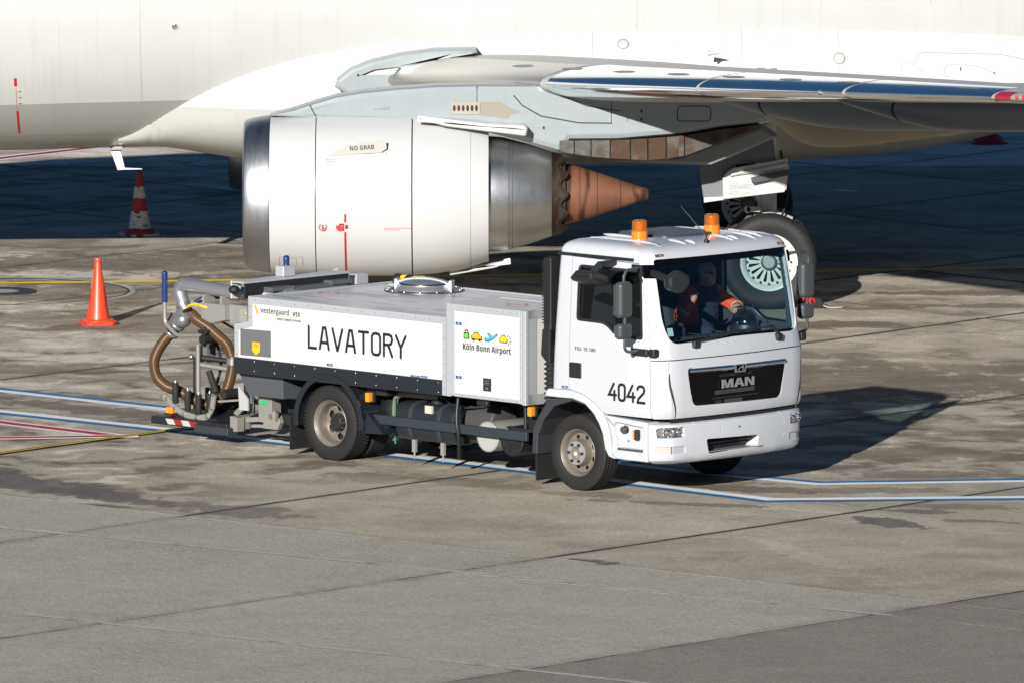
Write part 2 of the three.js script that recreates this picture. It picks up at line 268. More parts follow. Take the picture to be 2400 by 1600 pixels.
const ground = mesh('ground', new THREE.PlaneGeometry(3000, 3000).rotateX(-Math.PI / 2).translate(0, -0.008, -100), M_outer);
tag(ground, 'bare airfield concrete running out to the horizon around the apron', 'ground', null, 'structure');
const apron = thing('apron', 'stained concrete apron of large slabs with dark sealed joints', 'apron', [0, 0, 0], 0, 'structure');
const fillers = [];
const shift = (l, d) => ({ x: l.x - l.dz * d, z: l.z + l.dx * d, dx: l.dx, dz: l.dz });
const meet = (a, b) => { const D = a.dx * b.dz - a.dz * b.dx, t = ((b.x - a.x) * b.dz - (b.z - a.z) * b.dx) / D; return [a.x + a.dx * t, a.z + a.dz * t]; };
for (let i = 0; i + 1 < JA.length; i++) for (let j = 0; j + 1 < JB.length; j++) {
  const ga = (q) => j < 4 ? 0.028 : GA[q], a0 = shift(JA[i], -ga(i) / 2), a1 = shift(JA[i + 1], ga(i + 1) / 2), b0 = shift(JB[j], -GB[j] / 2), b1 = shift(JB[j + 1], GB[j + 1] / 2);
  const q = [meet(a0, b0), meet(a0, b1), meet(a1, b1), meet(a1, b0)], cx = (q[0][0] + q[2][0]) / 2, cz = (q[0][1] + q[2][1]) / 2;
  if (Math.abs(cx) > 16 || cz > -70 || cz < -146) continue;
  { const f = [meet(JA[i], JB[j]), meet(JA[i], JB[j + 1]), meet(JA[i + 1], JB[j + 1]), meet(JA[i + 1], JB[j])], g = new THREE.BufferGeometry(); g.setAttribute('position', new THREE.Float32BufferAttribute(f.flatMap(p => [p[0], -0.002, p[1]]), 3)); g.setIndex([0, 1, 2, 0, 2, 3]); g.computeVertexNormals(); fillers.push(clean(g)); }
  // top with slightly chipped edges, and a skirt down into the joint
  const rim = []; for (let k = 0; k < 4; k++) { const A = q[k], B = q[(k + 1) % 4], n = 24; for (let s = 0; s < n; s++) { const t = s / n, x = lerp(A[0], B[0], t), z = lerp(A[1], B[1], t), e = s ? (vnoise(x * 5, z * 5) - 0.5) * 0.022 + (vnoise(x * 17, z * 17) > 0.86 ? 0.02 : 0) : 0; rim.push([lerp(x, cx, e / 3), lerp(z, cz, e / 3)]); } }
  const p = [], uv = [], ix = [], n = rim.length;
  const put = (x, y, z) => { p.push(x, y, z); uv.push((x - MX0) / (MX1 - MX0), (z - MZ0) / (MZ1 - MZ0)); };
  put(cx, 0, cz); rim.forEach(r => put(r[0], 0, r[1])); rim.forEach(r => put(r[0], 0, r[1])); rim.forEach(r => put(r[0], -0.004, r[1]));
  for (let k = 0; k < n; k++) { const l = (k + 1) % n; ix.push(0, 1 + k, 1 + l); const a = 1 + n + k, b = 1 + n + l; ix.push(a, a + n, b, b, a + n, b + n); }
  const g = new THREE.BufferGeometry(); g.setAttribute('position', new THREE.Float32BufferAttribute(p, 3)); g.setAttribute('uv', new THREE.Float32BufferAttribute(uv, 2)); g.setIndex(ix); g.computeVertexNormals();
  if (g.attributes.normal.getY(0) < 0) { const id = g.index.array; for (let k = 0; k < id.length; k += 3) { const t = id[k]; id[k] = id[k + 1]; id[k + 1] = t; } g.computeVertexNormals(); }
  mesh('concrete_slab', g, M_slab, apron);
}

mesh('joint_filler', fillers, M_joint, apron).userData.kind = 'stuff';
// painted lines: strips between two offsets from a path (positive offset = to the right of its direction, towards the camera for left-to-right paths)
function strip(path, o0, o1, y) {
  const n = path.length, q = path.map((p, i) => {
    const a = path[Math.max(0, i - 1)], b = path[Math.min(n - 1, i + 1)], d = (u, v) => { const l = Math.hypot(v[0] - u[0], v[1] - u[1]) || 1; return [(v[0] - u[0]) / l, (v[1] - u[1]) / l]; };
    const d0 = i ? d(a, p) : d(p, b), d1 = i < n - 1 ? d(p, b) : d0, m = [-(d0[1] + d1[1]), d0[0] + d1[0]], l = Math.hypot(...m), k = 1 / ((m[0] * -d0[1] + m[1] * d0[0]) / l);
    return [m[0] / l * k, m[1] / l * k];
  });
  // sample along the path so that the edge can wander a few millimetres
  const P = [], N = 26, seg = []; for (let i = 0; i + 1 < n; i++) for (let s = 0; s < N; s++) seg.push([i, s / N]); seg.push([n - 2, 1]);
  seg.forEach(([i, t]) => { const x = lerp(path[i][0], path[i + 1][0], t), z = lerp(path[i][1], path[i + 1][1], t), mx = lerp(q[i][0], q[i + 1][0], t), mz = lerp(q[i][1], q[i + 1][1], t); P.push([x, z, mx, mz]); });
  return grid(P.length - 1, 1, (u, v) => { const s = P[Math.round(u * (P.length - 1))], o = (v ? o1 : o0) + (vnoise(s[0] * 3 + v * 50 + o1 * 300, s[1] * 3) - 0.5) * 0.016; return [s[0] + s[2] * o, y, s[1] + s[3] * o, s[0] + s[1] * 0.7, o * 3]; }, true);
}
const wear = (r, g, b, amt, seed) => new THREE.MeshStandardMaterial({ roughness: 0.75, side: THREE.DoubleSide, map: dataTex(512, 128, (u, v) => { const n = tileNoise(u, v + seed, 22, 4), m = tileNoise(u + seed, v, 90, 2), k = 1 - amt * sstep(0.5, 0.75, n * 0.7 + m * 0.3) - 0.05 * m, d = amt * 0.8 * sstep(0.6, 0.72, n * 0.5 + m * 0.5); return [lerp(toS(r) * k, 0.55, d), lerp(toS(g) * k, 0.53, d), lerp(toS(b) * k, 0.5, d)]; }, true, [0.35, 1]) });
const P_white = wear(0.90, 0.91, 0.92, 0.1, 0.1), P_blue = wear(0.012, 0.165, 0.38, 0.22, 0.5), P_red = wear(0.52, 0.02, 0.024, 0.12, 0.3), P_yellow = wear(0.9, 0.62, 0.035, 0.3, 0.7), P_black = wear(0.03, 0.028, 0.022, 0.3, 0.9);
const pathFar = [[-10, -101.5], [-5.75, -97.7], [-3.77, -95.9], [2.29, -89.98], [3.2, -89.32], [5.28, -89.56], [10, -90.1]];
const pathNear = [[-10, -99.1], [-5.6, -95.16], [-3.67, -93.5], [-1.33, -91.36], [0.49, -89.65], [2.53, -87.65], [5.18, -87.83], [10, -88.15]];
let L_ = thing('painted_line', 'far blue and white service road edge line passing behind the truck', 'road marking', [0, 0, 0], 0, 'structure');
mesh('blue_stripe', strip(pathFar, 0, 0.135, 0.004), P_blue, L_); mesh('white_stripe', strip(pathFar, 0.135, 0.30, 0.004), P_white, L_);
L_ = thing('painted_line', 'near blue and white service road edge line passing under the truck wheels', 'road marking', [0, 0, 0], 0, 'structure');
mesh('blue_stripe', strip(pathNear, -0.135, 0, 0.004), P_blue, L_); mesh('white_stripe', strip(pathNear, -0.31, -0.135, 0.004), P_white, L_);
L_ = thing('painted_line', 'red line with white borders in a narrow wedge pointing right, left of the truck', 'road marking', [0, 0, 0], 0, 'structure');
const r1 = [[-9, -97.85], [-5.57, -94.64], [-4.05, -93.22]], r2 = [[-9, -92.1], [-5.48, -93.09], [-4.03, -93.29]];
mesh('white_stripe', strip(r1, 0, 0.30, 0.004), P_white, L_); mesh('red_stripe', strip([r1[0], r1[1], [-4.17, -93.33]], 0.08, 0.225, 0.008), P_red, L_);
mesh('white_stripe', strip(r2, 0, 0.28, 0.012), P_white, L_); mesh('red_stripe', strip([r2[0], r2[1], [-4.17, -93.27]], 0.075, 0.20, 0.016), P_red, L_);
L_ = thing('painted_line', 'thin double yellow line with a dark middle crossing the blue line left of the truck', 'road marking', [0, 0, 0], 0, 'structure');
const y1 = [[-9, -87.3], [-5.4, -91.61], [-4.53, -92.68], [-3.75, -93.55], [-3.2, -94.2]];
mesh('yellow_stripe', strip(y1, -0.055, -0.02, 0.02), P_yellow, L_); mesh('dark_stripe', strip(y1, -0.02, 0.02, 0.02), P_black, L_); mesh('yellow_stripe', strip(y1, 0.02, 0.055, 0.02), P_yellow, L_);
L_ = thing('painted_line', 'long yellow guide line running under the engine from left to right', 'road marking', [0, 0, 0], 0, 'structure');
mesh('yellow_stripe', strip([[-10, -108.9], [-6.42, -109.2], [-5.56, -109.25], [-4.18, -109.44], [0, -110.15], [3.86, -110.64], [5.65, -110.97], [6.53, -111.13], [11, -111.7]], 0, 0.21, 0.004), P_yellow, L_);
L_ = thing('painted_line', 'red line with white borders in the sunlit strip behind the fuselage', 'road marking', [0, 0, 0], 0, 'structure');
const r3 = [[-9, -124.75], [-7.46, -127.0], [-6.74, -128.01], [-5, -130.4]];
mesh('white_stripe', strip(r3, 0, 0.42, 0.004), P_white, L_); mesh('red_stripe', strip(r3, 0.13, 0.29, 0.008), P_red, L_);
const M_seal = wear(0.5, 0.5, 0.46, 0.5, 0.2);
L_ = thing('joint_seal', 'upper thin pale sealed joint across the near grey concrete lane', 'joint seal', [0, 0, 0], 0, 'structure'); mesh('seal_strip', strip([[-9, -88.5], [-5.05, -85.67], [0, -82.13], [3.49, -79.5]], -0.045, 0.045, 0.005), M_seal, L_);
L_ = thing('joint_seal', 'lower thin pale sealed joint across the near grey concrete lane', 'joint seal', [0, 0, 0], 0, 'structure'); mesh('seal_strip', strip([[-9, -83.0], [-4.71, -79.78], [0, -76.2], [1.2, -75.3]], -0.045, 0.045, 0.005), M_seal, L_);
L_ = thing('joint_seal', 'white line of sealant in the sunlit patch right of the gear', 'joint seal', [0, 0, 0], 0, 'structure'); mesh('seal_strip', strip([[5.15, -110.73], [6.32, -109.38], [7.6, -107.9]], -0.035, 0.035, 0.008), M_seal, L_);
L_ = thing('painted_dash', 'short pale paint dash in the fuselage shadow at right', 'road marking', [0, 0, 0], 0, 'structure'); mesh('white_stripe', strip([[4.52, -121.71], [4.8, -121.48]], -0.1, 0.1, 0.004), P_white, L_);
// round service pit cover and the cut ring around it, at the left edge
{
  const m = thing('manhole_cover', 'round iron pit cover in its concrete ring at the left edge', 'manhole', [-6.36, 0.004, -108.03], 0, 'structure');
  mesh('cover', lathe([[0, 0.004], [0.24, 0.004], [0.245, 0]], 40), mat(0.3, 0.28, 0.25, 0.9), m);
  mesh('frame_ring', lathe([[0.25, 0], [0.25, 0.012], [0.32, 0.014], [0.33, 0.004], [0.37, 0.004], [0.38, 0.014], [0.45, 0.012], [0.46, 0]], 48), mat(0.05, 0.055, 0.065, 0.55, 0.4), m);
  mesh('cut_joint', lathe([[1.585, 0], [1.585, 0.005], [1.615, 0.005], [1.615, 0]], 72), M_joint, m);
  mesh('seal_strip', lathe([[1.62, 0], [1.62, 0.004], [1.70, 0.004], [1.70, 0]], 72), M_seal, m);
}
// ---------------------------------------------------------------- the airliner: nose to the left, seen from its left side, on its wheels
const EY = 1.54, EZ = 5.75;                           // engine axis
const paintTex = dataTex(512, 512, (u, v) => { const n = tileNoise(u * 1, v, 14, 4), s = fbm(u * 90, v * 3, 3), k = 0.965 + 0.04 * n - 0.022 * sstep(0.62, 0.8, s); return [k, k, k * 0.995]; }, true, [1, 1]);
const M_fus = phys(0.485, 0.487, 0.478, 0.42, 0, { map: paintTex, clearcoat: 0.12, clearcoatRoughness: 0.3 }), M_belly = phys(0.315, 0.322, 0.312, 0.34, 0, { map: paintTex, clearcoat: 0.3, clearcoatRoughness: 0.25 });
const M_white = phys(0.545, 0.545, 0.535, 0.25, 0, { map: paintTex, clearcoat: 0.5, clearcoatRoughness: 0.15 }), M_cowl = phys(0.525, 0.527, 0.522, 0.3, 0, { clearcoat: 0.4, clearcoatRoughness: 0.2 });
const M_grey = phys(0.275, 0.31, 0.325, 0.35, 0, { map: paintTex, clearcoat: 0.3, clearcoatRoughness: 0.25 }), M_greyD = mat(0.22, 0.235, 0.24, 0.45), M_wing = mat(0.42, 0.42, 0.40, 0.4), M_fair = mat(0.155, 0.178, 0.20, 0.35), M_fairB = mat(0.25, 0.215, 0.155, 0.5);
const brushed = dataTex(512, 512, (u, v) => { const n = tileNoise(u, v, 9, 4), m = tileNoise(u, v, 60, 2), k = 0.24 + 0.24 * n + 0.08 * m; return [k, k, k]; }, false);
const M_chrome = mat(0.93, 0.95, 0.97, 0.1, 1), M_lip = mat(0.42, 0.43, 0.455, 1, 1, { roughnessMap: brushed, bumpMap: brushed, bumpScale: 0.006 }), M_skin = mat(0.66, 0.64, 0.60, 0.32, 1, { roughness: 0.34 });
const M_metal = mat(0.52, 0.52, 0.52, 0.9, 1, { roughnessMap: brushed }), M_black = mat(0.012, 0.012, 0.013, 0.7), M_dark = mat(0.05, 0.05, 0.055, 0.6), M_seam = mat(0.03, 0.03, 0.03, 0.8), M_seamL = mat(0.30, 0.30, 0.29, 0.8);
const heat = (seed, hot) => new THREE.MeshStandardMaterial({ metalness: 0.75, roughness: 0.5, side: THREE.DoubleSide, map: dataTex(256, 256, (u, v) => { const n = fbm(u * 4 + seed * 9, v * 4 + seed, 5), m = fbm(u * 30 + seed, v * 30, 2), t = sstep(0.35, 0.7, n + hot * 0.25 - 0.1); const a = [0.27 + 0.1 * m, 0.26 + 0.1 * m, 0.245 + 0.1 * m], b = [0.185 + 0.12 * n, 0.138 + 0.085 * n, 0.105 + 0.065 * n]; return a.map((q, i) => lerp(q, b[i], t)); }, true) });
const M_plug = new THREE.MeshStandardMaterial({ metalness: 0.35, roughness: 0.6, side: THREE.DoubleSide, map: dataTex(512, 256, (u, v) => { const n = fbm(u * 3 + 5, v * 7, 5), s = Math.pow(fbm(u * 2 + 2, v * 16, 3), 2), k = 1.0 + 0.35 * (n - 0.5) - 0.5 * sstep(0.3, 0.55, s); return [0.50 * k, 0.335 * k, 0.25 * k]; }, true) });
const M_tyre = mat(0.013, 0.013, 0.0135, 0.7), M_rimW = mat(0.62, 0.60, 0.54, 0.4), M_strut = mat(0.42, 0.42, 0.40, 0.35, 0.3), M_red = mat(0.45, 0.012, 0.016, 0.45), M_ink = mat(0.03, 0.03, 0.035, 0.7), M_inkR = mat(0.5, 0.1, 0.08, 0.7), M_inkG = mat(0.2, 0.2, 0.2, 0.7);

const plane = thing('airliner', 'white airliner parked behind the truck with its engine and wing towards us', 'airplane', [0, 0, -110.35]);
// fuselage: ellipse sections along x
const FY = 3.63, fus = (x) => interp([[-14.6, 0.05, 0.05, -0.55], [-14.2, 0.5, 0.55, -0.45], [-13, 1.1, 1.2, -0.2], [-11, 1.68, 1.78, -0.02], [-9, 1.97, 2.06, 0], [8, 1.975, 2.07, 0], [11, 1.9, 1.9, 0.18], [15, 1.5, 1.4, 0.72], [19, 0.9, 0.85, 1.1], [23, 0.2, 0.25, 1.5]], x);
const fusP = (x, a, o = 0) => { const [rz, ry, dy] = fus(x); return [x, FY + dy + 0.027 * (x + 6.4) + Math.sin(a) * (ry + o), Math.cos(a) * (rz + o)]; }; // a: 0 = towards us, -90 deg = belly
const GA_ = Math.asin(-1.38 / 2.07), seams = [-14.6, -14.4, -14, -13, -12, -11, -10, -9];
for (let x = -8; x < 23.1; x += 0.5) seams.push(x);
const fusGrid = (a0, a1, n) => grid(seams.length - 1, n, (u, v) => { const x = seams[Math.round(u * (seams.length - 1))], a = lerp(a0, a1, v); const p = fusP(x, a); return [...p, x / 3, a * 2 / 3]; }, true);
mesh('fuselage', fusGrid(GA_, Math.PI - GA_, 72), M_fus, plane);
mesh('belly_skin', fusGrid(-Math.PI - GA_, GA_, 40), M_belly, plane, 'grey painted belly');
// skin joints: thin recessed-looking rings a millimetre proud, and a lap line
const ring = (x, a0, a1, w = 0.006, o = 0.0015) => grid(1, 40, (u, v) => fusP(x + (u - 0.5) * w, lerp(a0, a1, v), o), true);
for (const [x, a0, a1] of [[-4.62, -0.9, 0.6], [-1.0, 0, 0.5], [1.55, -0.3, 0.5], [5.2, -0.2, 0.5], [3.4, 0.0, 0.5]]) mesh('skin_joint', ring(x, a0, a1), M_seamL, plane);
mesh('skin_joint', grid(60, 1, (u, v) => fusP(lerp(-9, -4.6, u), -1.08 + (v - 0.5) * 0.004, 0.0015)), M_seamL, plane);
// draft marks and the round drain at left
const onFus = (x0, x1, y0, y1, m, name, o = 0.003) => mesh(name, grid(2, 8, (u, v) => { const y = lerp(y0, y1, v), x = lerp(x0, x1, u); return fusP(x, Math.asin((y - FY - 0.027 * (x + 6.4)) / 2.07), o); }), m, plane);
onFus(-6.205, -6.17, 2.50, 2.605, M_red, 'red_mark'); onFus(-6.195, -6.165, 1.86, 2.17, M_red, 'red_mark');
for (const y of [2.43, 2.35, 2.27]) { onFus(-6.155, -6.12, y - 0.006, y + 0.006, M_red, 'red_mark'); }
onFus(-6.187, -6.181, 2.19, 2.47, M_inkR, 'red_mark');
// wing-to-body fairing
const fairE = [[-4.95, 1.66, 1.72], [-4.7, 1.64, 1.88], [-4.5, 1.645, 2.02], [-4.2, 1.615, 2.21], [-3.93, 1.565, 2.38], [-3.33, 1.475, 2.66], [-2.58, 1.44, 2.89], [-1.49, 1.42, 3.07], [0.13, 1.415, 3.17], [2.2, 1.415, 3.24], [3.4, 1.465, 3.24], [4.2, 1.52, 3.22], [4.8, 1.57, 3.2], [5.4, 1.655, 3.19], [5.8, 1.735, 3.17], [6.4, 1.88, 3.14], [7.5, 2.03, 3.0], [9, 2.1, 2.7], [10.5, 2.13, 2.3]];
const fairC = new Map();
const fair = (x) => { // half width, half height, centre: fitted so that the upper edge meets the fuselage at the surveyed line
  const key = Math.round(x * 1e4); if (fairC.has(key)) return fairC.get(key);
  let b = 0, e = 0; for (let k = -4; k <= 4; k++) { const q = interp(fairE, x + k * 0.07); b += q[0] / 9; e += q[1] / 9; }
  const T = e + 0.1 + 0.28 * sstep(0, 0.7, e - b), ry = (T - b) / 2, cy = (T + b) / 2, s = Math.pow(clamp((e - cy) / ry, 0, 0.98), 1 / 0.8), f = fus(x), zf = f[0] * Math.sqrt(Math.max(0.02, 1 - ((e - FY - f[2] - 0.027 * (x + 6.4)) / f[1]) ** 2));
  const r = [zf / Math.pow(Math.sqrt(1 - s * s), 0.8), ry, cy]; fairC.set(key, r); return r;
};
const fairP = (x, a, o = 0) => { const [rz, ry, cy] = fair(x), c = Math.cos(a), s = Math.sin(a), e = 0.8; return [x, cy + Math.sign(s) * Math.pow(Math.abs(s), e) * (ry + o), Math.sign(c) * Math.pow(Math.abs(c), e) * (rz + o)]; };
const fairA = (x, y) => { const [, ry, cy] = fair(x), t = clamp((y - cy) / ry, -1, 1); return Math.asin(Math.sign(t) * Math.pow(Math.abs(t), 1 / 0.8)); };
const fairSheet = (lo, hi) => grid(170, 44, (u, v) => { const x = lerp(-4.95, 10.5, Math.pow(u, 1.15)), g = fairA(x, 2.235 + 0.004 * (x + 4)); return [...fairP(x, lerp(lo(g), hi(g), v)), x / 3, v * 4]; }, false);
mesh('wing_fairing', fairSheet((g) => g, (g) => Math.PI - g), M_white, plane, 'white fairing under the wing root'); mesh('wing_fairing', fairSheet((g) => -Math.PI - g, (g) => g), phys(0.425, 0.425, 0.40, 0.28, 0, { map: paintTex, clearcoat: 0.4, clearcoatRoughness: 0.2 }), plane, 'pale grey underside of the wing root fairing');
const discAt = (x, y) => fairP(x, fairA(x, y), 0.004);
for (const [x, y, big] of [[-4.19, 3.27, 0], [1.38, 3.06, 1], [4.06, 2.89, 1]]) {
  const a = Math.asin((y - FY - 0.027 * (x + 6.4)) / 2.07), p = big ? discAt(x, y) : fusP(x, a, 0), n = V(0, Math.sin(a) / 2.07, Math.cos(a) / 1.975).normalize();
  const g = lathe(big ? [[0, 0.012], [0.055, 0.01], [0.062, 0.006], [0.064, -0.002]] : [[0, 0.004], [0.028, 0.01], [0.036, 0.004], [0.036, 0]], 28);
  const h = lathe(big ? [[0.064, 0.008], [0.074, 0.008], [0.075, -0.002]] : [[0.036, 0.006], [0.06, 0.002], [0.062, 0]], 28);
  const q = new THREE.Quaternion().setFromUnitVectors(V(0, 1, 0), big ? (() => { const A = fairA(x, y), p0 = fairP(x, A - 0.05), p1 = fairP(x, A + 0.05); return V(0, -(p1[2] - p0[2]), p1[1] - p0[1]).normalize(); })() : n); for (const k of [g, h]) { k.applyQuaternion(q); k.translate(...p); }
  const port = mesh(big ? 'pressure_disc' : 'drain_port', g, big ? mat(0.45, 0.46, 0.42, 0.5) : M_chrome, plane); mesh('ring', h, big ? M_seamL : M_fus, port);
}
for (const x of [1.0, 2.85, 4.05]) mesh('skin_joint', grid(1, 30, (u, v) => fairP(x + (u - 0.5) * 0.007, lerp(-1.3, 0.9, v), 0.002)), M_seamL, plane);
// access panels on the fairing
function fairLine(pts, w, m, name) { // thin line following the fairing side, pts in (x, y)
  const f = (x, y) => { const [rz, ry, cy] = fair(x), t = clamp((y - cy) / ry, -0.999, 0.999), s = Math.sign(t) * Math.pow(Math.abs(t), 1 / 0.8); return fairP(x, Math.asin(s), 0.003); };
  const P = []; for (let i = 0; i + 1 < pts.length; i++) for (let s = 0; s < 4; s++) P.push([lerp(pts[i][0], pts[i + 1][0], s / 4), lerp(pts[i][1], pts[i + 1][1], s / 4)]); P.push(pts[pts.length - 1]);
  mesh(name, grid(P.length - 1, 1, (u, v) => { const i = Math.round(u * (P.length - 1)), p = P[i], q = P[Math.min(P.length - 1, i + 1)], o = P[Math.max(0, i - 1)], dx = q[0] - o[0], dy = q[1] - o[1], l = Math.hypot(dx, dy) || 1, k = (v - 0.5) * w; return f(p[0] - dy / l * k, p[1] + dx / l * k); }), m, plane);
}
fairLine(roundPoly([[5.0, 2.74], [5.02, 2.96], [6.1, 2.93], [6.8, 2.75], [7.2, 2.66]], 0.12), 0.009, M_seamL, 'panel_joint');
fairLine(roundPoly([[5.35, 2.66], [5.38, 2.81], [5.75, 2.8], [6.05, 2.68]], 0.08), 0.008, M_seamL, 'panel_joint');
fairLine(roundPoly([[4.82, 2.72], [4.84, 2.83], [5.0, 2.83]], 0.04), 0.008, M_seamL, 'panel_joint');
fairLine([[5.57, 2.73], [5.57, 2.78]], 0.014, M_ink, 'small_mark'); fairLine([[5.98, 2.695], [5.995, 2.715]], 0.014, M_ink, 'small_mark');
{ const lp = fairP(4.81, fairA(4.81, 1.86), 0.0); const l = mesh('light_recess', box(lp[0] - 0.13, lp[0] + 0.13, lp[1] - 0.09, lp[1] + 0.1, lp[2] - 0.05, lp[2] + 0.012, 0.01), M_greyD, plane); const q = lathe([[0, 0.012], [0.06, 0.008], [0.075, 0]], 26, 'z'); q.scale(1.2, 0.85, 1); q.translate(lp[0], lp[1], lp[2] + 0.016); mesh('lamp_glass', q, mat(0.28, 0.27, 0.24, 0.2), l); }

// wing: sections from root to tip. le(z), chord, thickness, height of the leading edge
const wing = (z) => { const t = z; return { x: 0.52 + (t - 6.4) * 0.526, y: 2.905 + (t - 6.4) * 0.0655, c: interp([[1.5, 7.2], [5.6, 4.9], [6.6, 4.3], [16.2, 1.6]], t)[0], th: interp([[1.5, 0.098], [6.4, 0.112], [16.2, 0.108]], t)[0], tw: interp([[1.5, 0.055], [6.4, 0.03], [16.2, -0.005]], t)[0] }; };
function wingPt(z, s, o = 0) { // s: -1 lower trailing edge .. 0 leading edge .. 1 upper trailing edge
  const w = wing(z), k = Math.abs(s), xc = k * k, T = w.th / 0.2 * (0.2969 * k - 0.126 * xc - 0.3516 * xc * xc + 0.2843 * xc ** 3 - 0.1036 * xc ** 4), up = s >= 0 ? 1 : -1;
  const camber = 0.02 * Math.sin(Math.PI * Math.min(1, xc)) - 0.02 * xc, yy = (camber + up * T * (s < 0 ? 0.85 : 1)) * w.c + up * o - 0;
  return [w.x + xc * w.c - (k < 0.12 ? o * (1 - k / 0.12) : 0), w.y + yy - Math.sin(w.tw) * xc * w.c, z];
}
const wingSheet = (z0, z1, s0, s1, nu, nv, o = 0) => grid(nu, nv, (u, v) => { const z = lerp(z0, z1, u), s = lerp(s0, s1, v); return [...wingPt(z, s, o), z / 2, s * 2]; }, false);
const pw = mesh('wing', wingSheet(1.4, 16.2, -1, 1, 40, 80), M_wing, plane);
mesh('slat', wingSheet(2.0, 6.05, -0.30, 0.36, 16, 40, 0.006), M_skin, plane, 'bare metal leading edge inboard of the engine');
for (const [a, b] of [[6.2, 9.46], [9.52, 12.46], [12.52, 15.35]]) mesh('slat', wingSheet(a, b, -0.26, 0.40, 20, 44, 0.006), M_chrome, plane);
{ // wing tip cap with the red light
  mesh('tip_cap', grid(8, 60, (u, v) => { const p = wingPt(16.24, lerp(-1, 1, v), 0.006), q = wingPt(16.24, Math.abs(lerp(-1, 1, v)), 0), m = wingPt(16.24, -Math.abs(lerp(-1, 1, v)), 0), k = Math.cos(u * Math.PI / 2), my = (q[1] + m[1]) / 2; return [p[0] + 0.25 * (1 - k) * (1 - Math.abs(lerp(-1, 1, v))), my + (p[1] - my) * k, 16.24 + 0.14 * Math.sin(u * Math.PI / 2)]; }), M_wing, plane);
  const tipc = mesh('wing_tip', wingSheet(15.4, 16.25, -1, 1, 8, 60, 0.006), M_wing, plane);
  mesh('red_light_cover', wingSheet(15.42, 15.72, -0.2, 0.2, 8, 30, 0.012), phys(0.42, 0.01, 0.03, 0.1, 0, { clearcoat: 1 }), tipc);
  const w = wing(15.85); for (const [dz, r] of [[0, 0.022], [0.14, 0.03]]) { const g = new THREE.SphereGeometry(r, 18, 12); g.translate(w.x + dz * 0.53 - 0.02, w.y + dz * 0.066 + 0.01, 15.85 + dz); mesh('lamp', g, phys(0.75, 0.03, 0.02, 0.15, 0, { clearcoat: 1 }), tipc); }
  mesh('lamp_glass', wingSheet(15.74, 16.2, -0.2, 0.2, 8, 30, 0.02), phys(0.95, 0.95, 0.95, 0.03, 0, { transmission: 1, thickness: 0 }), tipc);
}
// small oval patches along the upper leading edge
for (let i = 0; i < 9; i++) { const z0 = 4.9 + i * 1.22; mesh('hold_down_plate', grid(16, 6, (u, v) => { const a = (v - 0.5) * 2, h = Math.sqrt(Math.max(0, 1 - a * a)), z = z0 + (u - 0.5) * 0.46 * h; return wingPt(z, 0.275 + a * 0.024 + 0.004 * Math.sin(u * 9), 0.0085); }), M_greyD, plane); }
{ mesh('vortex_post', [rod([2.42, 2.985, 2.5], [2.60, 2.98, 2.5], 0.035, 0.004), rod([2.46, 2.93, 2.5], [2.5, 2.97, 2.5], 0.012)], M_fus, plane); }
// glove at the root of the leading edge, with its slot
{
  const P = [[-2.2, 2.56], [-2.17, 2.65], [-2.0, 2.78], [-1.75, 2.88], [-1.35, 2.97], [-0.95, 3.02], [-0.45, 3.03], [-0.43, 2.98], [-0.72, 2.93], [-0.9, 2.86], [-1.02, 2.77], [-1.08, 2.66], [-1.1, 2.5], [-2.0, 2.45]];
  const H = roundPoly([[-1.98, 2.72], [-1.72, 2.83], [-1.42, 2.865], [-1.28, 2.83], [-1.24, 2.68], [-1.9, 2.66]], 0.04);
  const gl = mesh('root_glove', extrude(P, 2.0, 2.5, 0.05, [H]), M_grey, plane); mesh('slot_floor', extrude(H, 2.0, 2.44, 0), M_white, gl);
}
// flap track fairings under the wing
function canoe(name, z, yTop, tab, w, m, seamX) { // tab: [x, lower edge]
  const x0 = tab[0][0], x1 = tab[tab.length - 1][0], low = (x) => { let s = 0; for (let k = -3; k <= 3; k++) s += interp(tab, clamp(x + k * 0.05, x0, x1))[0]; return Math.min(s / 7, yTop - 0.004); }, deep = Math.max(...tab.map(t => yTop - t[1]));
  const half = (x) => Math.max(0.004, w * Math.pow((yTop - low(x)) / deep, 0.55)), yAt = (x, a) => yTop - (yTop - low(x)) * (0.5 - 0.5 * Math.sin(a));
  const L = []; for (let i = 0; i <= 60; i++) { const x = lerp(x0, x1, i / 60), lp = []; for (let j = 0; j < 28; j++) { const a = j / 28 * 2 * Math.PI; lp.push([x, yAt(x, a), z + Math.cos(a) * half(x)]); } L.push(lp); }
  const c = mesh(name, loft(L, true, 1.2), m, plane);
  if (seamX) mesh('seam', grid(1, 30, (u, v) => { const a = lerp(-Math.PI / 2 - 0.5, Math.PI / 2 - 0.2, v), x = seamX + (u - 0.5) * 0.028 - 0.11 * Math.pow(Math.cos(a + 0.25), 2) + 0.03; return [x, yAt(x, a) - (v < 0.25 ? 0.003 : 0), z + Math.cos(a) * (half(x) + 0.005)]; }), M_black, c);
  return c;
}
canoe('flap_track_fairing', 6.75, 2.85, [[2.6, 2.8], [3.1, 2.52], [3.3, 2.32], [3.56, 2.19], [3.9, 2.185], [4.28, 2.22], [5.06, 2.32], [6.2, 2.55], [6.6, 2.8]], 0.26, M_fairB, 0);
canoe('flap_track_fairing', 8.8, 3.12, [[2.15, 3.09], [2.4, 2.91], [2.92, 2.755], [3.57, 2.61], [4.2, 2.56], [4.9, 2.56], [5.6, 2.62], [6.4, 2.85], [6.7, 3.05]], 0.23, M_fair, 2.95);
canoe('flap_track_fairing', 12.0, 3.3, [[3.45, 3.27], [3.7, 3.16], [4.34, 2.955], [4.78, 2.85], [5.3, 2.825], [6.0, 2.83], [7.0, 2.95], [8.2, 3.2]], 0.22, M_fair, 4.36);

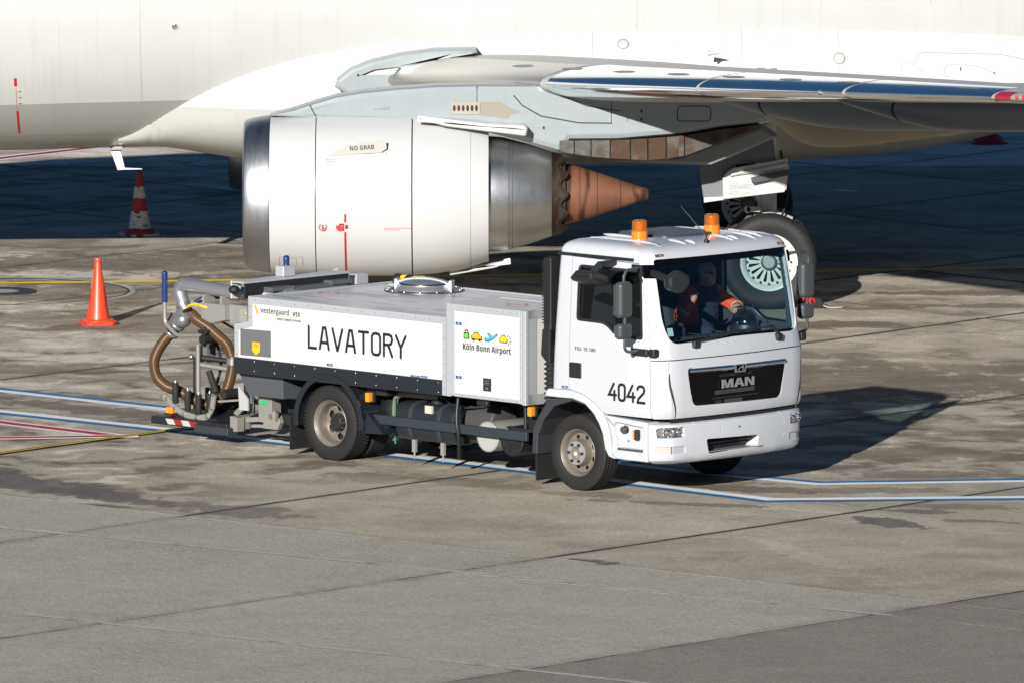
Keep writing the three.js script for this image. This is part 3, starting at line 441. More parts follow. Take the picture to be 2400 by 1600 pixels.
// engine: nacelle turned about its own axis
const eng = new THREE.Group(); eng.name = 'engine'; eng.position.set(0, EY, EZ); plane.add(eng);
const nac = (prof, n = 96) => lathe(prof.map(p => [p[1], p[0]]), n, 'x');     // [x, r]
function nlathe(prof, n = 96) { const g = new THREE.LatheGeometry(prof.map(p => new THREE.Vector2(p[1], p[0])), n); g.rotateY(Math.PI); g.rotateZ(-Math.PI / 2); g.scale(1, 1, 1); return g; }
mesh('inlet_lip', nlathe([[-2.35, 0.78], [-2.75, 0.76], [-3.0, 0.77], [-3.14, 0.80], [-3.2, 0.835], [-3.215, 0.865], [-3.19, 0.892], [-3.12, 0.915], [-3.0, 0.937], [-2.9, 0.949]]), M_lip, eng);
mesh('inlet_duct', nlathe([[-2.35, 0.78], [-1.9, 0.8], [-1.7, 0.8], [-1.7, 0.1], [-2.0, 0.0]]), M_dark, eng);
mesh('fan_cowl', nlathe([[-2.893, 0.945], [-2.893, 0.950], [-2.6, 0.966], [-2.348, 0.976], [-2.348, 0.966]]), M_cowl, eng);
mesh('fan_cowl', nlathe([[-2.336, 0.966], [-2.336, 0.977], [-1.9, 0.983], [-1.5, 0.983], [-1.200, 0.977], [-1.200, 0.965]]), M_cowl, eng);
mesh('reverser_cowl', nlathe([[-1.184, 0.965], [-1.184, 0.976], [-0.9, 0.955], [-0.6, 0.905], [-0.282, 0.812], [-0.28, 0.80], [-0.45, 0.82]]), M_cowl, eng);
mesh('cowl_lining', nlathe([[-2.9, 0.93], [-2.3, 0.955], [-1.2, 0.955], [-0.6, 0.86], [-0.45, 0.82]]), M_black, eng);
mesh('seam', nlathe([[-0.497, 0.8773], [-0.491, 0.8755]]), M_seamL, eng);
const nozzle = mesh('core_nozzle', nlathe([[-0.9, 0.72], [-0.4, 0.705], [-0.12, 0.685], [0.2, 0.602], [0.475, 0.508], [0.478, 0.49]]), M_metal, eng);
for (const x of [-0.04, 0.0]) mesh('rivet_band', nlathe([[x, 0.6655 - (x + 0.04) * 0.26], [x + 0.008, 0.664 - (x + 0.04) * 0.26]]), M_dark, nozzle);
// scalloped hot sleeve and exhaust cone
mesh('hot_sleeve', grid(120, 8, (u, v) => { const a = u * 2 * Math.PI, e = 0.63 + 0.045 * Math.sin(a * 12 + 0.6), x = lerp(0.48, e, v), r = 0.507 - (x - 0.48) * 0.22; return [x, Math.sin(a) * r, Math.cos(a) * r, u * 4, v]; }), heat(2, 0.9), eng);
mesh('sleeve_lining', nlathe([[0.3, 0.47], [0.64, 0.43]]), M_black, eng);
mesh('exhaust_cone', nlathe([[0.35, 0.40], [0.6, 0.372], [0.8, 0.33], [1.1, 0.235], [1.4, 0.135], [1.62, 0.063], [1.64, 0.058], [1.64, 0.0]], 64), M_plug, eng);
for (const [x, r] of [[0.81, 0.3272], [1.02, 0.2606], [1.3, 0.1685]]) mesh('seam', nlathe([[x, r + 0.002], [x + 0.006, r]]), heat(5, 0.6), eng);
// strake with its lettering
const surf = (x, y) => { const r = interp([[-2.9, 0.95], [-2.34, 0.977], [-1.9, 0.983], [-1.5, 0.983], [-1.19, 0.976], [-0.9, 0.955], [-0.6, 0.905], [-0.28, 0.812]], x)[0]; return Math.sqrt(Math.max(0, r * r - y * y)); };
{
  const P = [[-2.22, 2.055], [-2.1, 2.125], [-1.95, 2.19], [-1.8, 2.225], [-1.5, 2.25], [-1.49, 2.16], [-1.56, 2.11], [-1.85, 2.095]];
  const st = mesh('strake', grid(1, 1, () => [0, 0, 0]), phys(0.40, 0.39, 0.35, 0.4, 0, {}), eng);
  st.geometry = extrude(P.map(p => [p[0], p[1] - EY]), 0.78, 0.80, 0.004); st.geometry.translate(0, 0, 0.03);
  const t = letters('NO GRAB', 0.052, 0.29); t.rotateZ(0.07); t.translate(-1.93, 2.135 - EY, 0.8315); mesh('lettering', t, M_ink, st);
  mesh('strake_root', extrude([[-2.22, 2.045], [-1.5, 2.115], [-1.5, 2.09], [-2.2, 2.03]].map(p => [p[0], p[1] - EY]), 0.72, 0.83, 0.003), M_cowl, st);
}
const onCowl = (name, x0, x1, y0, y1, m, o = 0.004) => mesh(name, grid(4, 10, (u, v) => { const x = lerp(x0, x1, u), y = lerp(y0, y1, v) - EY; return [x, y * (1 + o), surf(x, y) + o]; }), m, eng);
onCowl('red_stripe', -1.998, -1.974, 0.66, 1.17, M_red); onCowl('red_stripe', -1.998, -1.974, 1.29, 1.39, M_red);
onCowl('red_badge', -2.06, -2.0, 1.185, 1.275, M_red); { const y = 1.23 - EY; const g = lathe([[0, 0.002], [0.046, 0.002], [0.047, 0]], 24, 'z'); g.translate(-2.052, y, surf(-2.05, y) + 0.004); mesh('red_badge', g, M_red, eng); }
onCowl('red_badge', -1.985, -1.953, 1.21, 1.26, M_red); onCowl('small_mark', -1.99, -1.965, 1.224, 1.236, M_ink, 0.007); onCowl('white_bar', -2.045, -2.015, 1.243, 1.249, M_white, 0.008); onCowl('white_bar', -2.045, -2.015, 1.212, 1.218, M_white, 0.008);
{ const y = 1.235 - EY, z = surf(-2.255, y) + 0.005; const g = lathe([[0.038, 0], [0.038, 0.003], [0.049, 0.003], [0.049, 0]], 30, 'z'); g.translate(-2.255, y, z); const s = mesh('warning_sign', g, M_red, eng); const d = box(-0.045, 0.045, -0.005, 0.005, 0, 0.003); d.rotateZ(-0.8); d.translate(-2.255, y, z); mesh('bar', d, M_red, s); mesh('figure_mark', box(-2.262, -2.249, y - 0.03, y + 0.03, z - 0.002, z + 0.001), M_ink, s); }
{ // small print: rows of fine dashes standing for unreadable lettering
  const r = rng(5); for (const [x, y, rows, w, m] of [[-2.215, 2.03, 3, 0.1, M_inkG], [-1.52, 1.215, 2, 0.32, M_inkR]]) for (let k = 0; k < rows; k++) { let q = x; const end = x + w * (k === rows - 1 ? 0.55 : 1); const parts = []; while (q < end) { const l = 0.012 + r() * 0.02, yy = y - k * 0.02 - EY; parts.push(box(q, q + l, yy - 0.0035, yy + 0.0035, surf(q, yy) - 0.002, surf(q, yy) + 0.003)); q += l + 0.007; } mesh('small_print', parts, m, eng); }
}
fairPanel(-2.72, -2.58, 0.74, 0.83); fairPanel(-2.78, -2.5, 0.72, 0.85);
function fairPanel(x0, x1, y0, y1) { for (const x of [x0, x1]) onCowl('panel_joint', x - 0.003, x + 0.003, y0, y1, M_seamL, 0.003); onCowl('panel_joint', x0, x1, y1 - 0.004, y1, M_seamL, 0.003); }
// lower aft fairing (drain mast) and the latch beam at the top
mesh('drain_fairing', extrude(roundPoly([[-0.75, 0.56], [-0.2, 0.655], [0.0, 0.735], [-0.3, 0.715], [-0.75, 0.64]].map(p => [p[0], p[1] - EY]), 0.02), -0.1, 0.1, 0.03), M_cowl, eng);
mesh('latch_beam', extrude(roundPoly([[-1.15, 2.5], [-0.75, 2.49], [-0.28, 2.44], [0.14, 2.42], [0.19, 2.38], [0.17, 2.28], [-0.28, 2.335], [-0.8, 2.4]].map(p => [p[0], p[1] - EY]), 0.02), 0.12, 0.58, 0.04), M_cowl, eng, 'white beam along the upper edge of the cowl');
// pylon
{
  const py = mesh('pylon', extrude([[-2.9, 2.5], [-2.6, 2.585], [-2.37, 2.66], [-2.1, 2.74], [-1.8, 2.79], [-1.4, 2.83], [-0.9, 2.865], [-0.4, 2.875], [0.3, 2.87], [0.5, 2.83], [1.2, 2.75], [3.3, 2.75], [3.3, 2.47], [2.99, 2.405], [2.5, 2.36], [2.1, 2.285], [1.27, 2.215], [0.7, 2.21], [0.57, 2.07], [0.4, 2.12], [-0.28, 2.3], [-1.5, 2.42], [-2.35, 2.46]].map(p => [p[0], p[1] - EY]), -0.26, 0.26, 0.07), M_grey, eng);
  const S = 0.262; // side face
  const line = (pts, w = 0.008, m = M_seam, name = 'panel_joint') => { const P = pts.map(p => [p[0], p[1] - EY]); const g = penStroke(P, w, 0.003, false); g.translate(0, 0, S - 0.001); mesh(name, g, m, py); };
  line([[-2.35, 2.5], [-2.42, 2.63]], 0.012); line([[-0.42, 2.52], [-0.42, 2.86]]); line([[0.48, 2.84], [0.6, 2.74], [0.9, 2.62], [1.3, 2.56]], 0.01);
  line([[0.02, 2.75], [0.12, 2.63], [0.35, 2.5], [0.8, 2.42], [1.19, 2.415]], 0.014); line([[1.19, 2.41], [1.19, 2.72]], 0.008); line([[1.19, 2.4], [1.19, 2.23]], 0.006, M_seamL);
  line(roundPoly([[1.38, 2.42], [1.38, 2.62], [1.6, 2.62], [1.6, 2.42], [1.38, 2.42], [1.38, 2.5]], 0.03), 0.006, M_seamL); line(roundPoly([[1.98, 2.44], [1.98, 2.62], [2.38, 2.62], [2.38, 2.44], [1.98, 2.44], [1.98, 2.5]], 0.06), 0.01);
  line([[0.2, 2.36], [0.9, 2.37]], 0.005, M_seamL); line([[0.65, 2.33], [0.65, 2.2]], 0.005, M_seamL); line([[-2.3, 2.47], [-1.7, 2.49], [-1.1, 2.5], [-0.42, 2.46]], 0.006, M_seamL);
  for (const [x, y] of [[1.55, 2.56], [1.55, 2.46], [0.38, 2.36]]) mesh('vent_hole', box(x - 0.011, x + 0.011, y - EY - 0.016, y - EY + 0.016, S - 0.002, S + 0.004), M_black, py);
  const rv = [], r = rng(9); for (let i = 0; i < 30; i++) { const x = -2.2 + i * 0.062; rv.push([x, 2.58 + 0.16 * sstep(-2.2, -1.2, x)]); } for (let i = 0; i < 14; i++) { rv.push([0.38, 2.42 + i * 0.028]); rv.push([0.95, 2.45 + i * 0.022]); rv.push([0.45 + i * 0.05, 2.47 - i * 0.002]); } for (let i = 0; i < 10; i++) rv.push([-2.25 + i * 0.19, 2.485 + 0.006 * i]);
  const rg = rv.map(p => { const g = new THREE.CylinderGeometry(0.005, 0.005, 0.004, 6); g.rotateX(Math.PI / 2); g.translate(p[0], p[1] - EY, S); return g; }); const rm = mesh('rivets', rg, M_seamL, py); rm.userData.kind = 'stuff';
  mesh('louvre', [0, 1, 2, 3, 4, 5, 6, 7].map(i => box(-1.66 + i * 0.026, -1.648 + i * 0.026, 2.575 - EY, 2.585 + i * 0.004 - EY, S - 0.002, S + 0.003)), M_inkG, py);
  const vp = mesh('vent_plate', extrude(roundPoly([[-0.73, 2.52], [-0.73, 2.67], [-0.38, 2.67], [-0.38, 2.52]].map(p => [p[0], p[1] - EY]), 0.03), S - 0.002, S + 0.008, 0.002), mat(0.30, 0.27, 0.23, 0.5, 0.4), py);
  mesh('stain_plate', extrude([[-0.378, 2.67], [-0.15, 2.67], [-0.02, 2.6], [0.1, 2.55], [-0.02, 2.52], [-0.05, 2.47], [-0.378, 2.515]].map(p => [p[0], p[1] - EY]), S - 0.002, S + 0.004, 0.001), mat(0.24, 0.215, 0.18, 0.55, 0.3), py);
  for (let i = 0; i < 6; i++) { const g = lathe([[0, 0.002], [0.018, 0.002], [0.02, 0]], 16, 'z'); g.scale(0.85, 1.9, 1); g.translate(-0.69 + i * 0.053, 2.596 - EY, S + 0.0085); mesh('vent_hole', g, mat(0.035, 0.018, 0.01, 0.8), vp); }
  // heat-stained plates along the lower edge, overlapping from the front
  const hm = [heat(1, -0.5), heat(3, -0.6), heat(4, -0.2), heat(6, 0.5), heat(7, 0.7), heat(8, 0.75), heat(11, 0.6)], X = [0.61, 0.8, 1.19, 1.58, 1.97, 2.36, 2.75, 3.0], yt = [2.2, 2.205, 2.21, 2.225, 2.25, 2.28, 2.33, 2.40], yb = [2.06, 2.02, 1.985, 1.97, 1.97, 2.0, 2.1, 2.36];
  const xs = [0.57, 0.75, 0.95, 1.18, 1.42, 1.63, 1.85, 2.07], top = [2.205, 2.207, 2.21, 2.212, 2.218, 2.232, 2.25, 2.27], bot = [2.07, 2.04, 2.01, 1.99, 1.975, 1.965, 1.985, 2.02];
  for (let i = 0; i < 7; i++) mesh('heat_plate', extrude([[xs[i], top[i]], [xs[i + 1] - 0.006, top[i + 1]], [xs[i + 1] - 0.006, bot[i + 1]], [xs[i], bot[i]]].map(p => [p[0], p[1] - EY]), -0.25, S + 0.012 - 0.002 * (i % 2), 0.006), hm[i], py);
  mesh('heat_plate', extrude([[2.07, 2.27], [2.5, 2.34], [2.96, 2.40], [2.9, 2.35], [2.5, 2.18], [2.07, 2.02]].map(p => [p[0], p[1] - EY]), -0.22, S + 0.01, 0.006), heat(12, 0.3), py);
  mesh('keel', extrude([[0.6, 2.05], [2.0, 1.965], [3.0, 2.33], [3.2, 2.2], [2.4, 1.86], [1.2, 1.9]].map(p => [p[0], p[1] - EY]), -0.9, -0.3, 0.04), M_greyD, py);
}
// the far engine, mostly hidden
{ const e2 = new THREE.Group(); e2.name = 'engine'; e2.position.set(-0.55, EY - 0.1, -EZ); plane.add(e2); for (const c of eng.children) if (['inlet_lip', 'inlet_duct', 'fan_cowl', 'reverser_cowl', 'core_nozzle', 'exhaust_cone'].includes(c.name)) { const k = c.clone(false); e2.add(k); } const q = mesh('wing', wingSheet(1.4, 16.2, -1, 1, 30, 40), M_wing, plane); q.scale.z = -1; }

// main landing gear, left leg: two wheels side by side
const tyreProf = (R, w, rr) => [[rr, -w * 0.36], [rr + (R - rr) * 0.35, -w * 0.47], [rr + (R - rr) * 0.62, -w * 0.5], [rr + (R - rr) * 0.84, -w * 0.455], [R - 0.012, -w * 0.36], [R, -w * 0.25], [R, -w * 0.245], [R - 0.012, -w * 0.24], [R - 0.012, -w * 0.22], [R, -w * 0.215], [R, -w * 0.085], [R - 0.012, -w * 0.08], [R - 0.012, -w * 0.06], [R, -w * 0.055]];
const mirrorProf = (p) => [...p, ...p.slice().reverse().map(q => [q[0], -q[1]])];
function planeWheel(parent, zc, face, xc, m = M_tyre) {
  const w = new THREE.Group(); w.name = 'wheel'; w.position.set(xc, 0.575, zc); w.scale.z = face; parent.add(w);
  mesh('tyre', lathe(mirrorProf(tyreProf(0.584, 0.40, 0.335)), 72, 'z'), m, w);
  mesh('rim', lathe([[0.31, -0.17], [0.335, -0.15], [0.29, -0.05], [0.285, 0.08], [0.305, 0.11], [0.345, 0.14], [0.352, 0.155], [0.345, 0.165], [0.31, 0.15], [0.286, 0.115]], 64, 'z'), M_rimW, w);
  const n = 16, slot = []; for (let i = 0; i < n; i++) { const a = (i + 0.5) / n * 2 * Math.PI, h = []; for (const [r, t] of [[0.115, -0.055], [0.235, -0.088], [0.25, -0.04], [0.25, 0.04], [0.235, 0.088], [0.115, 0.055]]) h.push([r * Math.cos(a + t), r * Math.sin(a + t)]); slot.push(h); }
  const circ = (r, k = 64) => Array.from({ length: k }, (_, i) => [r * Math.cos(i / k * 2 * Math.PI), r * Math.sin(i / k * 2 * Math.PI)]);
  mesh('spoked_disc', extrude(circ(0.288), 0.035, 0.075, 0.004, slot), M_rimW, w);
  mesh('brake', lathe([[0, -0.02], [0.25, -0.02], [0.25, 0.0], [0, 0.0]], 40, 'z'), M_black, w);
  const bolts = []; for (let i = 0; i < n; i++) { const a = i / n * 2 * Math.PI; const g = lathe([[0, 0.1], [0.014, 0.1], [0.016, 0.08]], 10, 'z'); g.translate(0.268 * Math.cos(a), 0.268 * Math.sin(a), 0); bolts.push(g); } mesh('bolts', bolts, M_dark, w);
  mesh('hub_cap', lathe([[0, 0.135], [0.055, 0.135], [0.06, 0.128], [0.062, 0.122], [0.085, 0.12], [0.098, 0.11], [0.1, 0.06]], 36, 'z'), mat(0.16, 0.155, 0.15, 0.45, 0.4), w);
  return w;
}
const gear = new THREE.Group(); gear.name = 'main_gear'; plane.add(gear);
const GXc = 3.13;
const w1 = planeWheel(gear, 4.26, 1, GXc); planeWheel(gear, 3.33, -1, GXc);
{ // chalked note on the tyre: A157PSI
  const t = letters('A157PSI', 0.06, 0.5, fontR, 0.001), p = t.attributes.position; for (let i = 0; i < p.count; i++) { const x = p.getX(i), y = p.getY(i), a = 1.66 - x / 0.5 * 1.0, r = 0.468 + y; p.setXYZ(i, r * Math.cos(a), r * Math.sin(a), 0.2 + p.getZ(i) - 0.5 * Math.max(0, r - 0.5) * 0.35); } t.computeVertexNormals(); mesh('chalk_writing', t, mat(0.045, 0.045, 0.045, 0.9), w1);
}
const gp = (n, g, m, l) => mesh(n, g, m, gear, l);
gp('axle', rod([GXc, 0.575, 3.1], [GXc, 0.575, 4.4], 0.07), M_strut);
gp('piston', rod([GXc, 0.55, 3.795], [GXc, 1.12, 3.795], 0.085), M_chrome);
gp('collar', lathe([[0.15, 1.02], [0.165, 1.03], [0.165, 1.1], [0.15, 1.12]], 30).translate(GXc - 0.02, 0, 3.95), mat(0.72, 0.70, 0.6, 0.4));
gp('strut', lathe([[0.09, 1.02], [0.12, 1.04], [0.13, 1.2], [0.125, 2.9]], 28).translate(GXc - 0.02, 0, 3.795), M_strut);
gp('torque_link', bar([GXc - 0.17, 0.62, 3.8], [GXc - 0.34, 0.92, 3.8], 0.12, 0.05), M_dark); gp('torque_link', bar([GXc - 0.34, 0.92, 3.8], [GXc - 0.1, 1.3, 3.8], 0.12, 0.05), M_dark);
gp('side_brace', rod([GXc, 1.5, 3.7], [GXc + 0.1, 2.1, 2.3], 0.06), M_strut); gp('drag_rod', rod([GXc - 0.05, 1.2, 3.8], [GXc + 0.3, 1.05, 3.8], 0.03), M_strut); gp('hose', tube([[GXc + 0.15, 1.9, 3.9], [GXc + 0.24, 1.4, 3.98], [GXc + 0.16, 1.05, 3.95], [GXc + 0.2, 0.8, 3.9]], 0.014, 24, 8), M_black);
gp('lug', [rod([GXc - 0.26, 1.19, 3.98], [GXc - 0.26, 1.19, 4.02], 0.04), bar([GXc - 0.26, 1.19, 4.0], [GXc - 0.1, 1.19, 4.0], 0.04, 0.06)], M_strut);
const dg = gp('gear_door', extrude([[2.24, 1.97], [3.17, 2.1], [3.21, 1.83], [2.72, 1.8], [2.64, 1.42], [2.61, 1.36], [2.33, 1.33]], 4.62, 4.65, 0.006), mat(0.135, 0.148, 0.15, 0.45), 'grey upper gear door');
const d2 = gp('gear_door', extrude(roundPoly([[2.56, 1.38], [2.55, 1.66], [2.66, 1.76], [3.34, 1.88], [3.31, 1.47]], [0.03, 0.06, 0.05, 0.01, 0.02]), 4.72, 4.76, 0.012), M_white, 'white lower gear door fixed to the leg');
mesh('stiffener', extrude(roundPoly([[2.64, 1.665], [2.66, 1.70], [3.33, 1.83], [3.33, 1.77]], 0.01), 4.76, 4.81, 0.008), M_white, d2);
mesh('edge_strip', extrude([[2.33, 1.335], [2.33, 1.40], [2.56, 1.41], [2.57, 1.37]], 4.655, 4.70, 0.004), M_white, d2);
mesh('hinge_bracket', bar([2.9, 1.62, 4.84], [3.36, 1.72, 4.84], 0.1, 0.06), M_dark, d2); mesh('hinge_bracket', bar([3.3, 1.5, 4.72], [3.34, 1.8, 4.72], 0.06, 0.05), M_strut, d2);
{ const r = rng(21), parts = []; for (let k = 0; k < 9; k++) { if (k === 5) continue; let q = 2.63; const end = 2.63 + (k === 0 || k === 6 ? 0.1 : 0.2 + r() * 0.1); while (q < end) { const l = 0.01 + r() * 0.018; parts.push(box(q, q + l, 1.565 - k * 0.016 + 0.04 * (q - 2.63), 1.571 - k * 0.016 + 0.04 * (q - 2.63), 4.759, 4.762)); q += l + 0.006; } } mesh('small_print', parts, M_inkG, d2); }
// right leg, deep in the shade
const gearR = new THREE.Group(); gearR.name = 'main_gear'; plane.add(gearR);
planeWheel(gearR, -3.33, 1, GXc - 0.05); planeWheel(gearR, -4.26, -1, GXc - 0.05);
mesh('strut', lathe([[0.1, 0.5], [0.13, 1.2], [0.125, 2.6]], 24).translate(GXc - 0.05, 0, -3.795), M_strut, gearR);
mesh('gear_door', extrude([[2.3, 1.95], [3.2, 2.05], [3.3, 1.3], [2.5, 1.25]], -4.75, -4.71, 0.004), M_greyD, gearR);
// blade mast under the belly
mesh('drain_mast', extrude([[-5.08, 1.62], [-4.98, 1.335], [-4.92, 1.34], [-4.67, 1.345], [-4.67, 1.355], [-4.89, 1.365], [-4.95, 1.62]], 0.27, 0.33, 0.008), phys(0.72, 0.72, 0.7, 0.3, 0, {}), plane);
mesh('mast_foot', extrude([[-5.08, 1.60], [-4.93, 1.60], [-4.8, 1.71], [-4.96, 1.69]], 0.2, 0.42, 0.01), M_belly, plane);
// ---------------------------------------------------------------- the lavatory service truck. Local axes: x forward, y up, z to its right-hand side (towards us)
const truck = thing('lavatory_truck', 'white lavatory service truck with the number 4042 on its door and a tank body', 'truck', [1.4117, 0, -89.344], -0.77532);
const dustTex = dataTex(512, 512, (u, v) => { const n = tileNoise(u, v, 10, 5), k = 0.97 + 0.03 * n; return [k, k, k]; }, true);
const T_white = phys(0.53, 0.545, 0.57, 0.28, 0, { map: dustTex, clearcoat: 0.7, clearcoatRoughness: 0.08 }), T_panel = phys(0.60, 0.60, 0.60, 0.35, 0, { map: dustTex, clearcoat: 0.3, clearcoatRoughness: 0.2 });
const T_alu = mat(0.50, 0.515, 0.54, 0.36, 0.35), T_alu2 = mat(0.55, 0.55, 0.55, 0.3, 0.75), T_navy = phys(0.012, 0.016, 0.021, 0.3, 0, { clearcoat: 0.5, clearcoatRoughness: 0.12 }), T_greyD = mat(0.032, 0.035, 0.04, 0.5), T_plas = mat(0.015, 0.016, 0.0175, 0.45), T_plasG = mat(0.055, 0.062, 0.066, 0.4), T_black = mat(0.012, 0.012, 0.013, 0.6), T_gloss = phys(0.002, 0.002, 0.003, 0.05, 0, { specularIntensity: 0.5 });
const T_steel = mat(0.55, 0.55, 0.54, 0.3, 0.9), T_chrome = mat(0.85, 0.86, 0.88, 0.06, 1), T_greyM = mat(0.26, 0.25, 0.23, 0.55, 0.1), T_rubber = mat(0.0115, 0.011, 0.0105, 0.75), T_orange = phys(0.95, 0.27, 0.015, 0.15, 0, { clearcoat: 0.6 }), T_ink = mat(0.012, 0.012, 0.016, 0.5), T_yellow = mat(0.68, 0.43, 0.01, 0.5), T_blueS = mat(0.02, 0.08, 0.22, 0.5), T_blueH = phys(0.012, 0.028, 0.12, 0.3, 0, { clearcoat: 0.4 });
const T_glassW = phys(0.74, 0.88, 0.93, 0.0, 0, { transmission: 1, thickness: 0, ior: 1.5 }), T_glassS = phys(0.50, 0.60, 0.62, 0.0, 0, { transmission: 1, thickness: 0, ior: 1.5 }), T_clear = phys(0.96, 0.97, 0.98, 0.02, 0, { transmission: 1, thickness: 0 });
const T_rim = mat(0.30, 0.265, 0.225, 0.4, 0.6), T_top = phys(0.66, 0.66, 0.70, 0.32, 0, { map: dataTex(512, 512, (u, v) => { const n = fbm(u * 5, v * 9, 5), s = sstep(0.5, 0.72, fbm(u * 6 + 9, v * 22, 4)), k = 0.98 - 0.22 * s * n * 1.5; return [k, k * 0.985, k * 0.97]; }, true) });
const tp = (n, g, m, parent = truck, l) => mesh(n, g, m, parent, l);

// ---- chassis
const ch = tp('chassis_frame', [box(-5.0, 1.05, 0.62, 0.82, 0.36, 0.43), box(-5.0, 1.05, 0.62, 0.82, -0.43, -0.36), box(-4.9, -4.8, 0.64, 0.8, -0.36, 0.36), box(-2.6, -2.5, 0.64, 0.8, -0.36, 0.36), box(-1.2, -1.1, 0.64, 0.8, -0.36, 0.36), box(-3.75, -3.45, 0.30, 0.62, -0.2, 0.2, 0.1), rod([-3.6, 0.4, -0.9], [-3.6, 0.4, 0.9], 0.09), rod([0, 0.38, -0.85], [0, 0.38, 0.85], 0.07), box(-0.6, 0.9, 0.5, 0.9, -0.3, 0.3, 0.05)], T_black);
const truckTyre = (R, w, rr, lugs) => { const p = [[rr, -w * 0.38], [rr + 0.03, -w * 0.46], [rr + (R - rr) * 0.5, -w * 0.5], [rr + (R - rr) * 0.85, -w * 0.455], [R - 0.006, -w * 0.41]]; const half = w * 0.4; for (const g of [-0.75, -0.28, 0.28, 0.75]) p.push([R, (g - 0.11) * half], [R - 0.011, (g - 0.08) * half], [R - 0.011, (g + 0.08) * half], [R, (g + 0.11) * half]); p.push([R - 0.006, w * 0.41], [rr + (R - rr) * 0.85, w * 0.455], [rr + (R - rr) * 0.5, w * 0.5], [rr + 0.03, w * 0.46], [rr, w * 0.38]); return p; };
const circle = (r, n = 48, cx = 0, cy = 0, sx = 1, sy = 1, a0 = 0) => Array.from({ length: n }, (_, i) => { const a = a0 + i / n * 2 * Math.PI; return [cx + r * Math.cos(a) * sx, cy + r * Math.sin(a) * sy]; });
const ovals = (n, R, a, b) => Array.from({ length: n }, (_, i) => { const t = (i + 0.5) / n * 2 * Math.PI; return Array.from({ length: 20 }, (_, j) => { const q = j / 20 * 2 * Math.PI, x = R + a * Math.cos(q), y = b * Math.sin(q); return [x * Math.cos(t) - y * Math.sin(t), x * Math.sin(t) + y * Math.cos(t)]; }); });
function wheelGroup(name, x, y, z, s) { const g = new THREE.Group(); g.name = name; g.position.set(x, y, z); g.scale.z = s; truck.add(g); return g; }
const tyreG = lathe(truckTyre(0.393, 0.235, 0.235), 84, 'z');
const lugG = (() => { const l = []; for (let i = 0; i < 60; i++) for (const [zz, d] of [[-0.085, 0], [0.085, 0.5], [-0.03, 0.5], [0.03, 0]]) { const b = new THREE.BoxGeometry(0.02, 0.016, 0.042); b.translate(0, 0.391, zz); b.rotateZ((i + d) / 60 * 2 * Math.PI); l.push(b); } return merge(l); })();
function rearWheel(s) {
  const w = wheelGroup('rear_wheel', -3.6, 0.39, s * 0.965, s);
  tp('tyre', tyreG, T_rubber, w); const l = tp('tread_blocks', lugG, T_rubber, w); l.userData.kind = 'stuff';
  const t2 = tp('tyre', tyreG.clone().translate(0, 0, -0.3), T_rubber, w); const l2 = tp('tread_blocks', lugG.clone().translate(0, 0, -0.3), T_rubber, w); l2.userData.kind = 'stuff';
  tp('rim', lathe([[0.20, -0.1], [0.205, 0.05], [0.213, 0.075], [0.228, 0.088], [0.237, 0.105], [0.243, 0.108], [0.244, 0.1], [0.237, 0.08]], 60, 'z'), T_rim, w);
  const h = ovals(6, 0.150, 0.034, 0.046); tp('wheel_disc', extrude(circle(0.206), -0.06, -0.045, 0.003, h), T_rim, w);
  tp('disc_cone', lathe([[0.118, -0.045], [0.112, -0.03], [0.1, -0.03]], 40, 'z'), T_rim, w); tp('brake_drum', lathe([[0, -0.1], [0.2, -0.1], [0.2, -0.09]], 36, 'z'), T_black, w);
  tp('hub', lathe([[0, 0.03], [0.07, 0.028], [0.08, 0.02], [0.085, -0.02], [0.1, -0.03], [0.1, -0.06]], 36, 'z'), T_plas, w);
  tp('wheel_nuts', circle(0.088, 10).map(p => { const g = lathe([[0, 0.0], [0.011, 0.0], [0.013, -0.03]], 6, 'z'); g.translate(p[0], p[1], 0.012); return g; }), T_greyD, w).userData.kind = 'stuff';
}
rearWheel(1); rearWheel(-1);
function frontWheel(s) {
  const w = wheelGroup('front_wheel', 0, 0.39, s * 0.955, s);
  tp('tyre', tyreG, T_rubber, w);
  tp('rim', lathe([[0.19, -0.1], [0.205, 0.03], [0.213, 0.07], [0.228, 0.085], [0.237, 0.103], [0.243, 0.106], [0.244, 0.1], [0.237, 0.08]], 60, 'z'), T_rim, w);
  const h = ovals(8, 0.165, 0.02, 0.026); tp('wheel_disc', extrude(circle(0.205), 0.02, 0.034, 0.003, h), T_rim, w); tp('brake_drum', lathe([[0, 0], [0.2, 0], [0.2, 0.004]], 36, 'z'), T_black, w);
  tp('disc_cone', lathe([[0.14, 0.034], [0.135, 0.06], [0.128, 0.115], [0.12, 0.122]], 40, 'z'), T_rim, w);
  tp('nut_ring', extrude(circle(0.122), 0.118, 0.13, 0.003, [circle(0.062)]), mat(0.62, 0.63, 0.64, 0.3, 0.7), w);
  tp('hub', lathe([[0, 0.085], [0.05, 0.09], [0.058, 0.135], [0.066, 0.135], [0.068, 0.12]], 32, 'z'), T_rim, w);
  for (const p of circle(0.093, 6)) { const g = lathe([[0, 0.155], [0.011, 0.155], [0.015, 0.15], [0.016, 0.13]], 12, 'z'); g.translate(p[0], p[1], 0); tp('wheel_nut', g, T_plas, w); }
}
frontWheel(1); frontWheel(-1);
